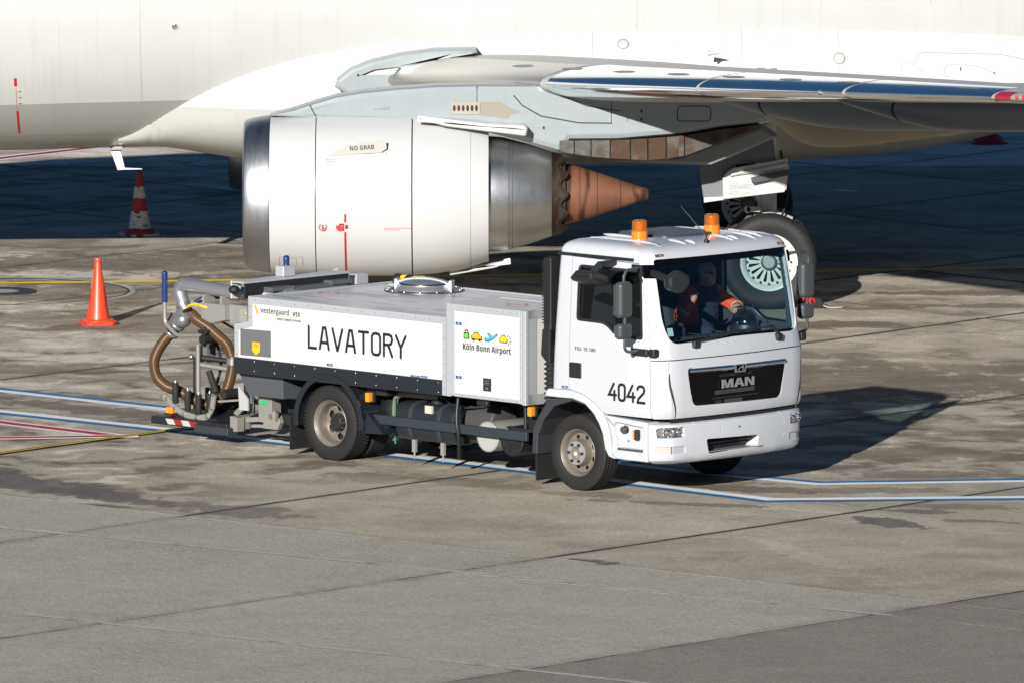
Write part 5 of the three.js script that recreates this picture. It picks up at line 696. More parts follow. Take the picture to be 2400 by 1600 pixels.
  for (let i = 0; i + 1 < cr.length; i++) e('cradle_link', bar([...cr[i], 0.90], [...cr[i + 1], 0.90], 0.02, 0.06), mat(0.27, 0.255, 0.225, 0.5, 0.2)); for (const p of cr) e('cradle_bolt', rod([p[0], p[1], 0.9], [p[0], p[1], 0.93], 0.018), T_steel);
  e('cradle_arm', [bar([-5.4, 0.5, 0.6], [-5.42, 0.36, 0.6], 0.03, 0.06), bar([-5.42, 0.36, 0.6], [-5.52, 0.28, 0.6], 0.03, 0.06), bar([-5.5, 0.45, 0.88], [-5.35, 0.46, 0.62], 0.03, 0.02)], mat(0.27, 0.255, 0.225, 0.5, 0.2)); e('back_plate', box(-6.1, -5.4, 0.3, 0.52, 0.45, 0.5), T_black); e('cradle_bed', extrudeX([[0.5, 0.30], [0.9, 0.26], [0.9, 0.23], [0.5, 0.26]], -6.2, -5.5), T_plas);
  const lamp = e('side_marker', box(-6.27, -6.17, 0.265, 0.33, 0.86, 0.93, 0.012), T_orange); tp('lamp_base', box(-6.28, -6.15, 0.25, 0.265, 0.84, 0.93), T_black, lamp);
  const bp = e('rear_bumper_bar', box(-6.42, -5.25, 0.15, 0.235, 0.78, 1.0, 0.01), T_plas); tp('end_block', box(-5.72, -5.2, 0.12, 0.2, 0.7, 1.03, 0.01), T_greyD, bp); const wh = mat(0.42, 0.42, 0.42, 0.6); [[-6.19, 0], [-6.07, 1], [-5.95, 0], [-5.83, 1]].forEach(([x, k]) => tp('warning_stripe', extrude([[x, 0.222], [x + 0.12, 0.222], [x + 0.16, 0.165], [x + 0.04, 0.165]], 1.0, 1.004), k ? mat(0.25, 0.015, 0.015, 0.6) : wh, bp));
  // steel tailboard with its locker box and handle on the far side
  const tb = e('tail_board', [box(-5.2, -5.0, 1.745, 1.765, -0.60, 0.97), box(-5.2, -5.185, 1.725, 1.765, -0.60, 0.97)], T_alu); tp('black_lining', box(-5.02, -5.0, 1.58, 1.745, -0.58, 0.95), T_black, tb); tp('end_bracket', extrudeX([[0.975, 1.765], [0.84, 1.765], [0.84, 1.575], [0.975, 1.575]], -5.2, -5.185), T_panel, tb); tp('end_bracket', extrudeX([[-0.60, 1.79], [-0.60, 1.63], [-0.48, 1.69], [-0.45, 1.74]], -5.2, -5.185), T_panel, tb);
  e('slide_rail', [box(-4.99, -4.88, 1.625, 1.675, -0.45, 0.55), box(-5.0, -4.86, 1.65, 1.69, 0.35, 0.68), box(-4.99, -4.86, 1.66, 1.70, -0.5, -0.2)], mat(0.12, 0.13, 0.14, 0.4, 0.3)); e('black_knob', new THREE.SphereGeometry(0.06, 14, 10).scale(1, 0.8, 1).translate(-5.1, 1.68, 1.02), T_black); e('toggle', [rod([-5.19, 1.72, 0.9], [-5.21, 1.72, 0.9], 0.02), bar([-5.2, 1.71, 0.9], [-5.2, 1.66, 0.88], 0.01, 0.02)], T_black);
  const hb = e('handle_box', box(-5.2, -5.07, 1.766, 1.88, 0.14, 0.32, 0.012), T_alu); tp('blue_grip', lathe([[0.032, 0], [0.034, 0.07], [0.03, 0.1], [0, 0.11]], 18).translate(-5.13, 1.88, 0.22), T_blueH, hb); e('handle_box', box(-5.2, -5.08, 1.60, 1.71, -0.96, -0.78, 0.008), T_alu);
  for (const [P, r] of [[[[-5.95, 1.12, 0.72], [-5.8, 1.0, 0.62], [-5.6, 0.92, 0.55], [-5.45, 0.95, 0.5], [-5.2, 1.05, 0.5]], 0.014], [[[-6.1, 1.3, 0.7], [-6.0, 1.22, 0.6], [-5.85, 1.1, 0.6], [-5.8, 0.8, 0.55], [-5.85, 0.5, 0.6]], 0.016], [[[-5.9, 1.35, 0.62], [-5.7, 1.2, 0.5], [-5.5, 1.15, 0.45], [-5.2, 1.2, 0.5]], 0.012], [[-5.95, 0.4, 0.6], [-5.7, 0.45, 0.55], [-5.5, 0.35, 0.5], [-5.2, 0.5, 0.5]].map(q => q)].map(q => q.length === 2 ? q : [q, 0.014])) e('control_hose', tube(P, r, 40, 7), T_black);
  e('lever_clamp', [rod([-5.66, 1.08, 0.9], [-5.72, 1.22, 0.88], 0.028), box(-5.75, -5.62, 1.16, 1.2, 0.86, 0.94, 0.01)], T_black); e('support_plate', box(-5.99, -5.89, 0.9, 1.17, 0.68, 0.69), mat(0.2, 0.195, 0.19, 0.45, 0.3));
  e('tank_rear', box(-5.0, -4.76, 0.84, 1.34, -1.05, 1.08), T_greyM);
}
{ // below the tail
  const u = tp('tail_box', extrude([[-5.05, 0.80], [-4.9, 0.575], [-4.38, 0.575], [-4.38, 0.815]], 0.45, 1.0, 0.006), mat(0.085, 0.092, 0.10, 0.4, 0.2)); tp('bracket', extrude([[-5.12, 0.66], [-4.97, 0.52], [-4.97, 0.40], [-5.1, 0.40]], 0.93, 0.95), mat(0.40, 0.40, 0.40, 0.4), u);
  const leg = tp('stabiliser_leg', [box(-4.9, -4.7, 0.28, 0.575, 0.72, 0.86, 0.005), extrude([[-4.78, 0.40], [-4.6, 0.42], [-4.55, 0.3], [-4.6, 0.22], [-4.82, 0.22]], 0.82, 0.88, 0.004)], mat(0.25, 0.24, 0.215, 0.5, 0.15)); tp('green_label', box(-4.87, -4.77, 0.46, 0.51, 0.86, 0.863), mat(0.03, 0.35, 0.14, 0.5), leg); tp('foot', [box(-5.25, -5.1, 0.18, 0.32, 0.78, 0.95, 0.01), bar([-5.2, 0.27, 0.82], [-4.7, 0.33, 0.82], 0.05, 0.05), bar([-5.05, 0.22, 0.8], [-4.75, 0.24, 0.8], 0.05, 0.03), box(-5.14, -5.08, 0.17, 0.32, 0.9, 1.0)], mat(0.25, 0.24, 0.215, 0.5, 0.15), leg); tp('pivot_bolt', [rod([-4.68, 0.36, 0.88], [-4.68, 0.36, 0.9], 0.03), rod([-4.6, 0.32, 0.88], [-4.55, 0.42, 0.92], 0.02)], T_steel, leg);
  tp('cross_beam', [box(-4.65, -4.15, 0.27, 0.38, 0.3, 0.8, 0.01), box(-5.2, -4.3, 0.3, 0.5, -0.9, 0.5, 0.02)], T_black);
}
// ---- cab: a hollow shell with real openings, then doors, lid, glass and interior
const CT = [[0.826, 1.28, 1.11], [0.86, 1.295, 1.118], [0.93, 1.302, 1.12], [1.40, 1.30, 1.12], [1.57, 1.262, 1.116], [1.75, 1.215, 1.11], [2.0, 1.158, 1.10], [2.25, 1.105, 1.09], [2.42, 1.072, 1.08], [2.47, 1.05, 1.07], [2.505, 1.015, 1.05], [2.532, 0.96, 1.015], [2.553, 0.88, 0.955], [2.566, 0.75, 0.87], [2.574, 0.5, 0.66]];
const rearX = (y) => interp([[0.8, -0.345], [1.07, -0.343], [2.40, -0.27], [2.47, -0.262], [2.505, -0.245], [2.532, -0.215], [2.553, -0.165], [2.566, -0.08], [2.574, 0.08]], y)[0];
function planLoop(xf, hw, xb, bow, rf, y, o = 0) { // closed plan outline, o = inset
  xf -= o; hw -= o; xb += o; rf = Math.max(0.03, Math.min(rf, hw * 0.6) - o * 0.5);
  const a = hw - rf, out = [], N = 14, n = 8, x1 = xf - bow;
  for (let i = 0; i <= N; i++) { const z = lerp(-a, a, i / N); out.push([xf - bow * (z / a) ** 2, y, z]); }
  const corner = (s) => { const l = []; for (let j = 1; j <= n; j++) { const d = j / n; l.push([x1 - 0.10 * d - (rf - 0.10) * (1 - Math.sqrt(Math.max(0, 1 - d * d))) - 0.0, y, s * (a + rf * d)]); } return l; };
  const rb = Math.min(0.09, hw * 0.3), arcB = (s) => { const l = []; for (let j = 0; j <= 5; j++) { const t = j / 5 * Math.PI / 2; l.push([xb + rb - rb * Math.sin(t), y, s * (hw - rb + rb * Math.cos(t))]); } return l; };
  const mid = (s) => [0.75, 0.45, 0.15].map(t => [lerp(xb + rb, x1 - rf, t), y, s * hw]);
  return [...out, ...corner(1), ...mid(1), ...arcB(1), ...arcB(-1).reverse(), ...mid(-1).reverse(), ...corner(-1).reverse()];
}
const rfY = (y) => lerp(0.17, 0.112, sstep(1.45, 2.2, y));
function cabLoft(o, y0, y1) { const ys = CT.map(r => r[0]).filter(y => y > y0 + 1e-3 && y < y1 - 1e-3); return loft([y0, ...ys, y1].map(y => { const [xf, hw] = interp(CT, y); return planLoop(xf, hw, rearX(y), 0.07, rfY(y), y, o); }).map(l => l.slice().reverse()), true, 0.6); }
const orient = (g) => { // make sure faces point outward
  g.computeBoundingBox(); const c = g.boundingBox.getCenter(V(0, 0, 0)), p = g.attributes.position, a = V(0, 0, 0), b = V(0, 0, 0), d = V(0, 0, 0); let vol = 0;
  for (let i = 0; i < p.count; i += 3) { a.fromBufferAttribute(p, i).sub(c); b.fromBufferAttribute(p, i + 1).sub(c); d.fromBufferAttribute(p, i + 2).sub(c); vol += a.dot(b.cross(d)); }
  if (vol < 0) { for (const k of ['position', 'normal', 'uv']) { const t = g.attributes[k]; if (!t) continue; const s = t.itemSize, q = t.array; for (let i = 0; i < t.count; i += 3) for (let j = 0; j < s; j++) { const v = q[(i + 1) * s + j]; q[(i + 1) * s + j] = q[(i + 2) * s + j]; q[(i + 2) * s + j] = v; } } const nn = g.attributes.normal.array; for (let i = 0; i < nn.length; i++) nn[i] *= 1; }
  return g;
};
const solid = (g) => brush(orient(clean(g)));
const grow = (P, d) => { let area = 0; P.forEach((p, i) => { const q = P[(i + 1) % P.length]; area += p[0] * q[1] - q[0] * p[1]; }); const s = area > 0 ? 1 : -1, n = P.length; return P.map((p, i) => { const a = P[(i + n - 1) % n], b = P[(i + 1) % n], u = [p[0] - a[0], p[1] - a[1]], v = [b[0] - p[0], b[1] - p[1]], lu = Math.hypot(...u) || 1, lv = Math.hypot(...v) || 1, m = [s * (u[1] / lu + v[1] / lv), -s * (u[0] / lu + v[0] / lv)], l = Math.hypot(...m) || 1, k = d / Math.max(0.5, l / 2); return [p[0] + m[0] / l * k, p[1] + m[1] / l * k]; }); };
const WIN = roundPoly([[0.04, 2.318], [0.885, 2.318], [0.93, 2.24], [0.965, 1.62], [0.58, 1.628], [0.44, 1.745], [0.03, 1.75]], [0.06, 0.05, 0.03, 0.04, 0.09, 0.12, 0.05], 6);
const DOOR = [[-0.062, 1.042], [-0.045, 2.395], [0.875, 2.38], [0.934, 2.214], [0.998, 1.904], [1.056, 1.567], [1.068, 1.3], [1.07, 0.913], [1.08, 0.834], [0.466, 0.832], [0.412, 0.85], [0.282, 0.945], [0.117, 1.012], [-0.03, 1.04]];
const SCREEN = roundPoly([[-0.94, 1.575], [-0.99, 1.80], [-0.985, 2.425], [0.985, 2.425], [0.99, 1.80], [0.94, 1.575], [0, 1.605]], [0.12, 0.2, 0.03, 0.03, 0.2, 0.12, 0.5], 6);
const LID = [[0.975, 1.415], [0.975, 1.27], [0.912, 0.7], [-0.912, 0.7], [-0.975, 1.27], [-0.975, 1.415]];
const GRILLE = roundPoly([[0.745, 1.325], [-0.69, 1.315], [-0.685, 1.26], [-0.61, 0.925], [0.69, 0.942], [0.748, 1.28]], [0.03, 0.03, 0.02, 0.07, 0.07, 0.02], 5);
const ARCH = [[-0.6, 0.5], [-0.6, 1.03], [-0.32, 1.03], [-0.03, 1.04], [0.117, 1.01], [0.282, 0.943], [0.412, 0.848], [0.47, 0.83], [0.48, 0.5]];
let shell = cut(solid(cabLoft(0, 0.826, 2.574)), solid(cabLoft(0.045, 0.7, 2.525)));
const holes = [solid(extrude(WIN, -1.4, 1.4)), solid(extrudeX(SCREEN, 0.75, 1.5)), solid(extrude(ARCH, -1.4, 1.4))];
shell = cut(shell, ...holes);
const doorR = solid(extrude(DOOR, 0.9, 1.4)), doorL = solid(extrude(DOOR, -1.4, -0.9)), lidP = solid(extrudeX(LID, 1.0, 1.5));
const DG = grow(DOOR, 0.008), LG = grow(LID, 0.011);
let cabBody = cut(shell, solid(extrude(DG, 0.9, 1.4)), solid(extrude(DG, -1.4, -0.9)), solid(extrudeX(LG, 1.0, 1.5)));
cabBody = cut(cabBody, solid(box(0.9, 1.4, 1.414, 1.424, 0.9, 1.2)), solid(box(0.9, 1.4, 1.414, 1.424, -1.2, -0.9)), solid(box(-0.5, 1.09, 0.7, 0.832, -1.4, 1.4)));
const cab = new THREE.Group(); cab.name = 'cab'; truck.add(cab);
const cb = (n, g, m, parent = cab, l) => mesh(n, g, m, parent, l);
cb('cab_shell', cabBody.geometry, T_white);
const lidB = cut(keep(shell, lidP), solid(extrudeX(GRILLE, 1.0, 1.5)));
const frontLid = cb('front_lid', lidB.geometry, T_white);
const dR = cb('door', keep(shell, doorR).geometry, T_white, cab, 'white door numbered 4042'), dL = cb('door', keep(shell, doorL).geometry, T_white);
// dark inner skin behind every gap
{ let inner = cut(solid(cabLoft(0.05, 0.845, 2.52)), solid(cabLoft(0.075, 0.7, 2.49))); inner = cut(inner, solid(extrude(grow(WIN, -0.012), -1.4, 1.4)), solid(extrudeX(grow(SCREEN, -0.02), 0.75, 1.5)), solid(extrude(ARCH, -1.4, 1.4)), solid(extrudeX(GRILLE, 1.0, 1.5))); cb('cab_lining', inner.geometry, mat(0.035, 0.037, 0.04, 0.8)); }
// glass
const sideZ = (x, y, o) => { let a = 0, b = interp(CT, y)[1] - o; if (frontX(y, b - 1e-4, o) >= x) return b; for (let i = 0; i < 24; i++) { const m = (a + b) / 2; if (frontX(y, m, o) >= x) a = m; else b = m; } return a; };
const frontX = (y, z, o) => { const [xf, hw0] = interp(CT, y), hw = hw0 - o, rf = rfY(y) - o * 0.5, a = hw - rf, q = Math.abs(z); if (q <= a) return xf - o - 0.07 * (q / a) ** 2; const d = Math.min(1, (q - a) / rf); return xf - o - 0.07 - 0.10 * d - (rf - 0.10) * (1 - Math.sqrt(Math.max(0, 1 - d * d))); };
cb('windscreen', grid(40, 30, (u, v) => { const y = lerp(1.55, 2.45, v), z = lerp(-1.0, 1.0, u); return [frontX(y, z, 0.018), y, z]; }), T_glassW);
cb('screen_band', grid(40, 4, (u, v) => { const y = lerp(2.355, 2.435, v), z = lerp(-1.0, 1.0, u); return [frontX(y, z, 0.012), y, z]; }), T_gloss); cb('screen_band', grid(40, 3, (u, v) => { const z = lerp(-0.96, 0.96, u), y = lerp(1.56, 1.615 - 0.012 * (z / 0.9) ** 2, v); return [frontX(y, z, 0.012), y, z]; }), T_gloss);
for (const s of [1, -1]) {
  cb('screen_band', grid(2, 20, (u, v) => { const y = lerp(1.6, 2.37, v), z = s * lerp(0.955, 1.005, u); return [frontX(y, z, 0.012), y, z]; }), T_gloss);
  const d = s > 0 ? dR : dL;
  mesh('side_window', grid(24, 12, (u, v) => { const y = lerp(1.58, 2.36, v), x = lerp(-0.02, lerp(0.99, 0.94, v), u); return [x, y, s * sideZ(x, y, 0.022)]; }), T_glassS, d);
  const seal = extrude(grow(WIN, 0.004), 0, 0.012, 0.003, [grow(WIN, -0.022)]), q = seal.attributes.position; for (let i = 0; i < q.count; i++) q.setZ(i, s * (sideZ(q.getX(i), q.getY(i), 0.004) - 0.006 + q.getZ(i))); seal.computeVertexNormals(); mesh('window_seal', seal, T_black, d);
  mesh('drip_rail', grid(1, 1, () => [0, 0, 0]), T_plas, cab).geometry = (() => { const g = box(-0.25, 0.81, 2.40, 2.432, 1.065, 1.095, 0.004); if (s < 0) g.scale(1, 1, -1); return g; })();
  const hd = mesh('handle', box(-0.06, 0.112, 1.162, 1.322, s * 1.10, s * 1.132, 0.014), T_plas, d); mesh('grip_recess', box(-0.03, 0.03, 1.185, 1.30, s * 1.13, s * 1.135, 0.01), T_black, hd);
  // white wheel-arch flange and the step panel below the door
  const z0 = Math.min(s * 0.98, s * 1.128), z1 = Math.max(s * 0.98, s * 1.128);
  cb('arch_flange', extrude([[-0.395, 0.945], [-0.395, 0.99], [-0.36, 1.025], [-0.30, 1.028], [-0.03, 1.034], [0.115, 1.005], [0.278, 0.938], [0.406, 0.842], [0.48, 0.73], [0.52, 0.614], [0.54, 0.42], [0.60, 0.385], [0.56, 0.385], [0.50, 0.40], [0.449, 0.474], [0.415, 0.62], [0.365, 0.72], [0.285, 0.82], [0.165, 0.91], [-0.013, 0.95], [-0.2, 0.945]], z0, z1, 0.012), T_white);
  let sp = solid(extrude(roundPoly([[1.036, 0.384], [0.60, 0.384], [0.54, 0.43], [0.54, 0.60], [0.50, 0.72], [0.44, 0.818], [1.036, 0.79]], [0.01, 0.06, 0.04, 0.02, 0.02, 0.005, 0.005]), Math.min(s * 0.75, s * 1.122), Math.max(s * 0.75, s * 1.122), 0.012));
  sp = cut(sp, solid(at(extrude(roundPoly([[0.62, 0.505], [0.985, 0.49], [0.985, 0.735], [0.60, 0.765], [0.565, 0.73], [0.60, 0.62]], 0.02), 0, 0.2), new THREE.Matrix4().makeTranslation(0, 0, s > 0 ? 1.075 : -1.275))));
  const spm = cb('step_panel', sp.geometry, T_white);
  mesh('step_grip', box(0.62, 0.98, 0.478, 0.502, s * 1.06, s * 1.126, 0.006), T_plasG, spm); if (s > 0) { mesh('grip_teeth', [...Array(16).keys()].map(i => box(0.63 + i * 0.022, 0.642 + i * 0.022, 0.50, 0.508, 1.07, 1.122)), T_alu, spm).userData.kind = 'stuff'; }
  const fc = mesh('filler_cap', lathe([[0, 0.06], [0.028, 0.058], [0.034, 0.05], [0.034, 0.02], [0.028, 0.018], [0.028, 0]], 20, 'z').scale(1, 1, s).translate(0.70, 0.69, s * 1.08), T_plasG, spm); mesh('dark_ring', lathe([[0.036, 0.012], [0.042, 0.006], [0.042, 0]], 20, 'z').scale(1, 1, s).translate(0.70, 0.69, s * 1.08), T_black, fc); mesh('bolt_hole', lathe([[0, 0.003], [0.01, 0.003], [0.011, 0]], 10, 'z').scale(1, 1, s).translate(0.735, 0.575, s * 1.076), T_black, spm);
  const mk = mesh('side_marker', box(0.835, 0.865, 0.605, 0.70, s * 1.08, s * 1.13, 0.01), T_orange, spm); mesh('lamp_base', box(0.858, 0.905, 0.60, 0.705, s * 1.08, s * 1.132, 0.012), T_plas, mk);
}
// front lid fittings
{
  const gz = (P) => P, g1 = cb('grille_panel', extrudeX(grow(GRILLE, 0.006), 1.235, 1.262, 0.003), T_gloss, frontLid);
  const bend = (g, o) => { const p = g.attributes.position; for (let i = 0; i < p.count; i++) p.setX(i, p.getX(i) + frontX(p.getY(i), p.getZ(i), 0) + o); g.computeVertexNormals(); return g; };
  const fine = (P, n = 24) => { const o = []; P.forEach((p, i) => { const q = P[(i + 1) % P.length]; for (let k = 0; k < n; k++) o.push([lerp(p[0], q[0], k / n), lerp(p[1], q[1], k / n)]); }); return o; };
  const bz = []; for (let i = 0; i <= 30; i++) { const z = lerp(0.745, -0.688, i / 30); bz.push(z); }
  cb('chrome_bar', grid(30, 12, (u, v) => { const z = bz[Math.round(u * 30)], a = v * Math.PI, y0 = lerp(1.278, 1.262, u), y1 = lerp(1.328, 1.318, u); return [frontX(1.3, z, 0.012) + 0.032 * Math.sin(a), lerp(y0 - 0.006, y1 + 0.006, v), z]; }), T_chrome, frontLid);
  const bd = cb('badge', extrudeX([[0.135, 1.325], [-0.055, 1.322], [-0.035, 1.236], [0.115, 1.24]], 1.28, 1.318, 0.006), T_chrome, frontLid); cb('badge_field', extrudeX([[0.105, 1.316], [-0.03, 1.314], [-0.015, 1.25], [0.09, 1.252]], 1.316, 1.321, 0.001), T_gloss, bd);
  cb('animal_emblem', extrudeX([[0.085, 1.257], [0.07, 1.257], [0.055, 1.28], [0.02, 1.288], [0.012, 1.256], [0.0, 1.256], [0.002, 1.296], [-0.008, 1.306], [0.008, 1.31], [0.028, 1.302], [0.06, 1.292], [0.08, 1.275]], 1.320, 1.325, 0.001), T_chrome, bd);
  const mt = letters('MAN', 0.088, 0.475, font, 0.012); mt.rotateY(Math.PI / 2); mt.translate(1.281, 1.09, 0.278); { const p = mt.attributes.position; for (let i = 0; i < p.count; i++) p.setX(i, p.getX(i) - 0.03 * (p.getZ(i) / 0.7) ** 2); } cb('lettering', mt, T_alu2, frontLid);
  const M_mesh = mat(0.09, 0.085, 0.075, 0.5, 0.4);
  for (const [z0, z1, y0, y1] of [[0.35, -0.225, 1.03, 1.07], [0.212, -0.045, 0.938, 0.972], [0.29, -0.18, 1.205, 1.228]]) { const l = []; for (let k = 0; k < 3; k++) { const y = lerp(y0, y1, (k + 0.5) / 3); for (let z = z1; z < z0; z += 0.019) l.push(box(1.262, 1.268, y - 0.005, y + 0.005, z + (k % 2) * 0.009, z + 0.012 + (k % 2) * 0.009)); } const m = cb('mesh_grid', l, y0 > 1.2 ? T_plas : M_mesh, frontLid); m.userData.kind = 'stuff'; }
  cb('grille_slot', [box(1.258, 1.265, 0.985, 1.0, -0.28, 0.40), box(1.258, 1.265, 0.94, 0.972, 0.26, 0.36)], T_plas, frontLid);
  for (const s of [1, -1]) { // air deflectors at the corners, standing off the lid
    const P = roundPoly([[s * 0.99, 1.30], [s * 1.02, 1.29], [s * 1.00, 1.0], [s * 0.93, 0.86], [s * 0.905, 0.86], [s * 0.955, 1.0]], 0.01); cb('corner_slot', grid(1, 20, (u, v) => { const y = lerp(0.83, 1.285, v), z = s * (lerp(0.905, 0.975, sstep(0.86, 1.25, y)) + u * (0.010 + 0.013 * Math.sin(Math.PI * clamp(v, 0, 1)))); return [frontX(y, z, 0) + 0.003, y, z]; }), T_greyD); }
  cb('gap_strip', grid(30, 2, (u, v) => { const z = lerp(-0.93, 0.93, u), y = lerp(0.74, 0.85, v); return [frontX(0.86, z, 0.045), y, z]; }), T_black);
  // wipers
  for (const [z, x, y, tz, ty] of [[0.66, 0, 0.01, 0.20, 0.005], [-0.60, 0, 0, -0.53, 0.08]]) { }
  const wp = (a, b, t0, t1, nm) => { const P = (y, z, o) => [frontX(y, z, -o), y, z]; const w = cb('wiper', box(P(a[1], a[0], 0)[0] - 0.03, P(a[1], a[0], 0)[0] + 0.045, a[1] - 0.05, a[1] + 0.025, a[0] - 0.04, a[0] + 0.04, 0.015), T_plas); cb('arm', [bar(P(a[1] + 0.02, a[0], 0.03), P(b[1], b[0], 0.035), 0.03, 0.018)], T_black, w); const pts = []; for (let i = 0; i <= 12; i++) { const t = i / 12; pts.push(P(lerp(t0[1], t1[1], t), lerp(t0[0], t1[0], t), 0.018)); } cb('blade', tube(pts, 0.009, 40, 6), T_black, w); return w; };
  wp([0.63, 1.575], [0.20, 1.63], [0.80, 1.64], [-0.05, 1.652]); wp([-0.60, 1.555], [-0.5, 1.645], [0.30, 1.65], [-0.55, 1.655]);
  cb('paper_sticker', grid(2, 2, (u, v) => { const y = lerp(1.655, 1.735, v), z = lerp(0.86, 0.93, u); return [frontX(y, z, 0.024), y, z]; }), mat(0.42, 0.5, 0.44, 0.7));
}
// lettering on the door
{ const L = (g, x, y, z, m) => { g.translate(x, y, z); mesh('lettering', g, m, dR); }; L(monoline('4042', 0.165, 0.028, 0.19, 0.50), 0.50, 0.985, 1.1195, T_ink); L(letters('TGL 10.180', 0.036, 0.295, font), 0.012, 1.448, 1.1175, T_ink); }
{ const b = cb('blue_sticker', box(-0.166, -0.083, 1.045, 1.072, 1.12, 1.1225), T_blueS); cb('small_print', box(-0.14, -0.1, 1.055, 1.062, 1.1225, 1.1235), T_panel, b); }
// ---- bumper
{
  const BT = [[0.355, 1.20, 1.05], [0.37, 1.25, 1.09], [0.40, 1.283, 1.113], [0.45, 1.298, 1.12], [0.745, 1.30, 1.12], [0.763, 1.293, 1.115], [0.776, 1.27, 1.10]];
  const bX = (y, z) => { const [xf, hw] = interp(BT, y), rf = 0.2, a = hw - rf, q = Math.abs(z); if (q <= a) return xf - 0.075 * (q / a) ** 2; const d = Math.min(1, (q - a) / rf); return xf - 0.075 - 0.10 * d - 0.10 * (1 - Math.sqrt(Math.max(0, 1 - d * d))); };
  let b = solid(loft(BT.map(r => planLoop(r[1], r[2], 0.7, 0.075, 0.2, r[0]).slice().reverse()), true, 0.6));
  b = cut(b, solid(box(0.5, 1.046, 0.2, 1, -1.3, 1.3)));
  const HL = (s) => roundPoly([[s * 0.79, 0.632], [s * 1.065, 0.632], [s * 1.075, 0.725], [s * 1.05, 0.737], [s * 0.79, 0.739]], 0.014), LL = (s) => roundPoly([[s * 0.775, 0.468], [s * 1.06, 0.468], [s * 1.078, 0.50], [s * 1.075, 0.542], [s * 0.775, 0.546]], 0.012);
  for (const s of [1, -1]) b = cut(b, solid(extrudeX(HL(s), 1.0, 1.5)), solid(extrudeX(LL(s), 1.0, 1.5)));
  const IN = roundPoly([[0.50, 0.592], [-0.27, 0.575], [-0.25, 0.455], [0.47, 0.452]], 0.03); b = cut(b, solid(extrudeX(IN, 1.12, 1.5)));
  for (const z of [0.298, -0.264]) b = cut(b, solid(box(1.278, 1.4, 0.596, 0.80, z - 0.004, z + 0.004)));
  b = cut(b, solid(box(1.20, 1.4, 0.745, 0.83, -0.62, -0.61)), solid(box(1.20, 1.4, 0.745, 0.83, 0.66, 0.67)), solid(box(1.283, 1.4, 0.673, 0.688, -0.005, 0.045)), solid(box(1.28, 1.4, 0.67, 0.68, 0.14, 0.15)), solid(box(1.28, 1.4, 0.68, 0.69, -0.115, -0.105)));
  // flare hollow beside the intake
  const bm = cb('bumper', b.geometry, T_white, truck);
  const it = cb('intake', box(1.115, 1.135, 0.43, 0.62, -0.3, 0.52), T_black, bm); cb('slat', [box(1.16, 1.2, 0.525, 0.54, -0.27, 0.49), box(1.14, 1.16, 0.49, 0.50, -0.27, 0.49)], T_plas, it);
  cb('step_tread', box(1.18, 1.294, 0.447, 0.455, -0.33, 0.47, 0.003), T_plas, bm); cb('tread_studs', [...Array(24).keys()].map(i => box(1.25, 1.285, 0.454, 0.459, -0.30 + i * 0.031, -0.285 + i * 0.031)), T_greyM, bm).userData.kind = 'stuff';
  cb('hook_slot', box(1.27, 1.284, 0.672, 0.689, -0.006, 0.046), T_black, bm);
  for (const s of [1, -1]) {
    const pk = (z, y, d) => [bX(y, z) - d, y, s * z];
    const h = cb('headlight', grid(14, 8, (u, v) => { const z = lerp(0.785, 1.08, u), y = lerp(0.628, 0.742, v); return [bX(y, z) - 0.012, y, s * z]; }), T_clear, bm);
    cb('lamp_housing', grid(14, 8, (u, v) => { const z = lerp(0.78, 1.09, u), y = lerp(0.624, 0.746, v), e = Math.max(Math.abs(u - 0.5), Math.abs(v - 0.5)) * 2; return [bX(y, z) - 0.012 - 0.055 * sstep(1.0, 0.75, e), y, s * z]; }), mat(0.62, 0.63, 0.65, 0.2, 0.9), h);
    for (const [z, r] of [[0.855, 0.052], [0.975, 0.05]]) { const c = bX(0.685, z) - 0.02; cb('reflector', lathe([[0.006, -0.055], [0.03, -0.04], [0.045, -0.018], [r, 0.004], [r + 0.004, 0.002]], 28, 'x').translate(c, 0.685, s * z), T_chrome, h); cb('bulb', lathe([[0, 0.0], [0.009, -0.004], [0.012, -0.02], [0.012, -0.05]], 14, 'x').translate(c - 0.004, 0.685, s * z), phys(0.7, 0.5, 0.25, 0.15, 0, { clearcoat: 1 }), h); }
    const l = cb('fog_light', grid(14, 6, (u, v) => { const z = lerp(0.772, 0.935, u), y = lerp(0.462, 0.55, v); return [bX(y, z) - 0.012, y, s * z]; }), mat(0.40, 0.42, 0.45, 0.25), bm); cb('turn_lamp', grid(10, 6, (u, v) => { const z = lerp(0.942, 1.085, u), y = lerp(0.462, 0.55, v); return [bX(y, z) - 0.012, y, s * z]; }), mat(0.50, 0.45, 0.42, 0.25), l);
    for (const [z, y] of [[0.66, 0.665], [0.66, 0.55]]) { const g = lathe([[0.024, 0], [0.026, 0.002], [0.03, 0.002], [0.031, 0]], 20, 'x').translate(bX(y, z) - 0.001, y, s * z); cb('cover_ring', g, T_white, bm); }
  }
}
// ---- behind the cab: slatted air intake and its bellows
{
  const q = tp('air_intake', box(-0.47, -0.36, 1.45, 2.36, 0.93, 1.085, 0.02), T_black); for (let i = 0; i < 22; i++) tp('slat', box(-0.475, -0.37, 1.68 + i * 0.03, 1.69 + i * 0.03, 0.95, 1.095), T_plas, q);
  tp('lower_duct', extrude([[-0.47, 1.62], [-0.36, 1.62], [-0.36, 1.28], [-0.43, 1.30], [-0.49, 1.36]], 0.95, 1.10, 0.01), T_black, q); const P = []; for (let i = 0; i <= 36; i++) P.push([0.058 + 0.012 * (i % 4 < 2 ? 1 : -1), 0.86 + i * 0.0125]); tp('bellows', lathe(P, 22).translate(-0.41, 0, 1.03), T_rubber, q);
}
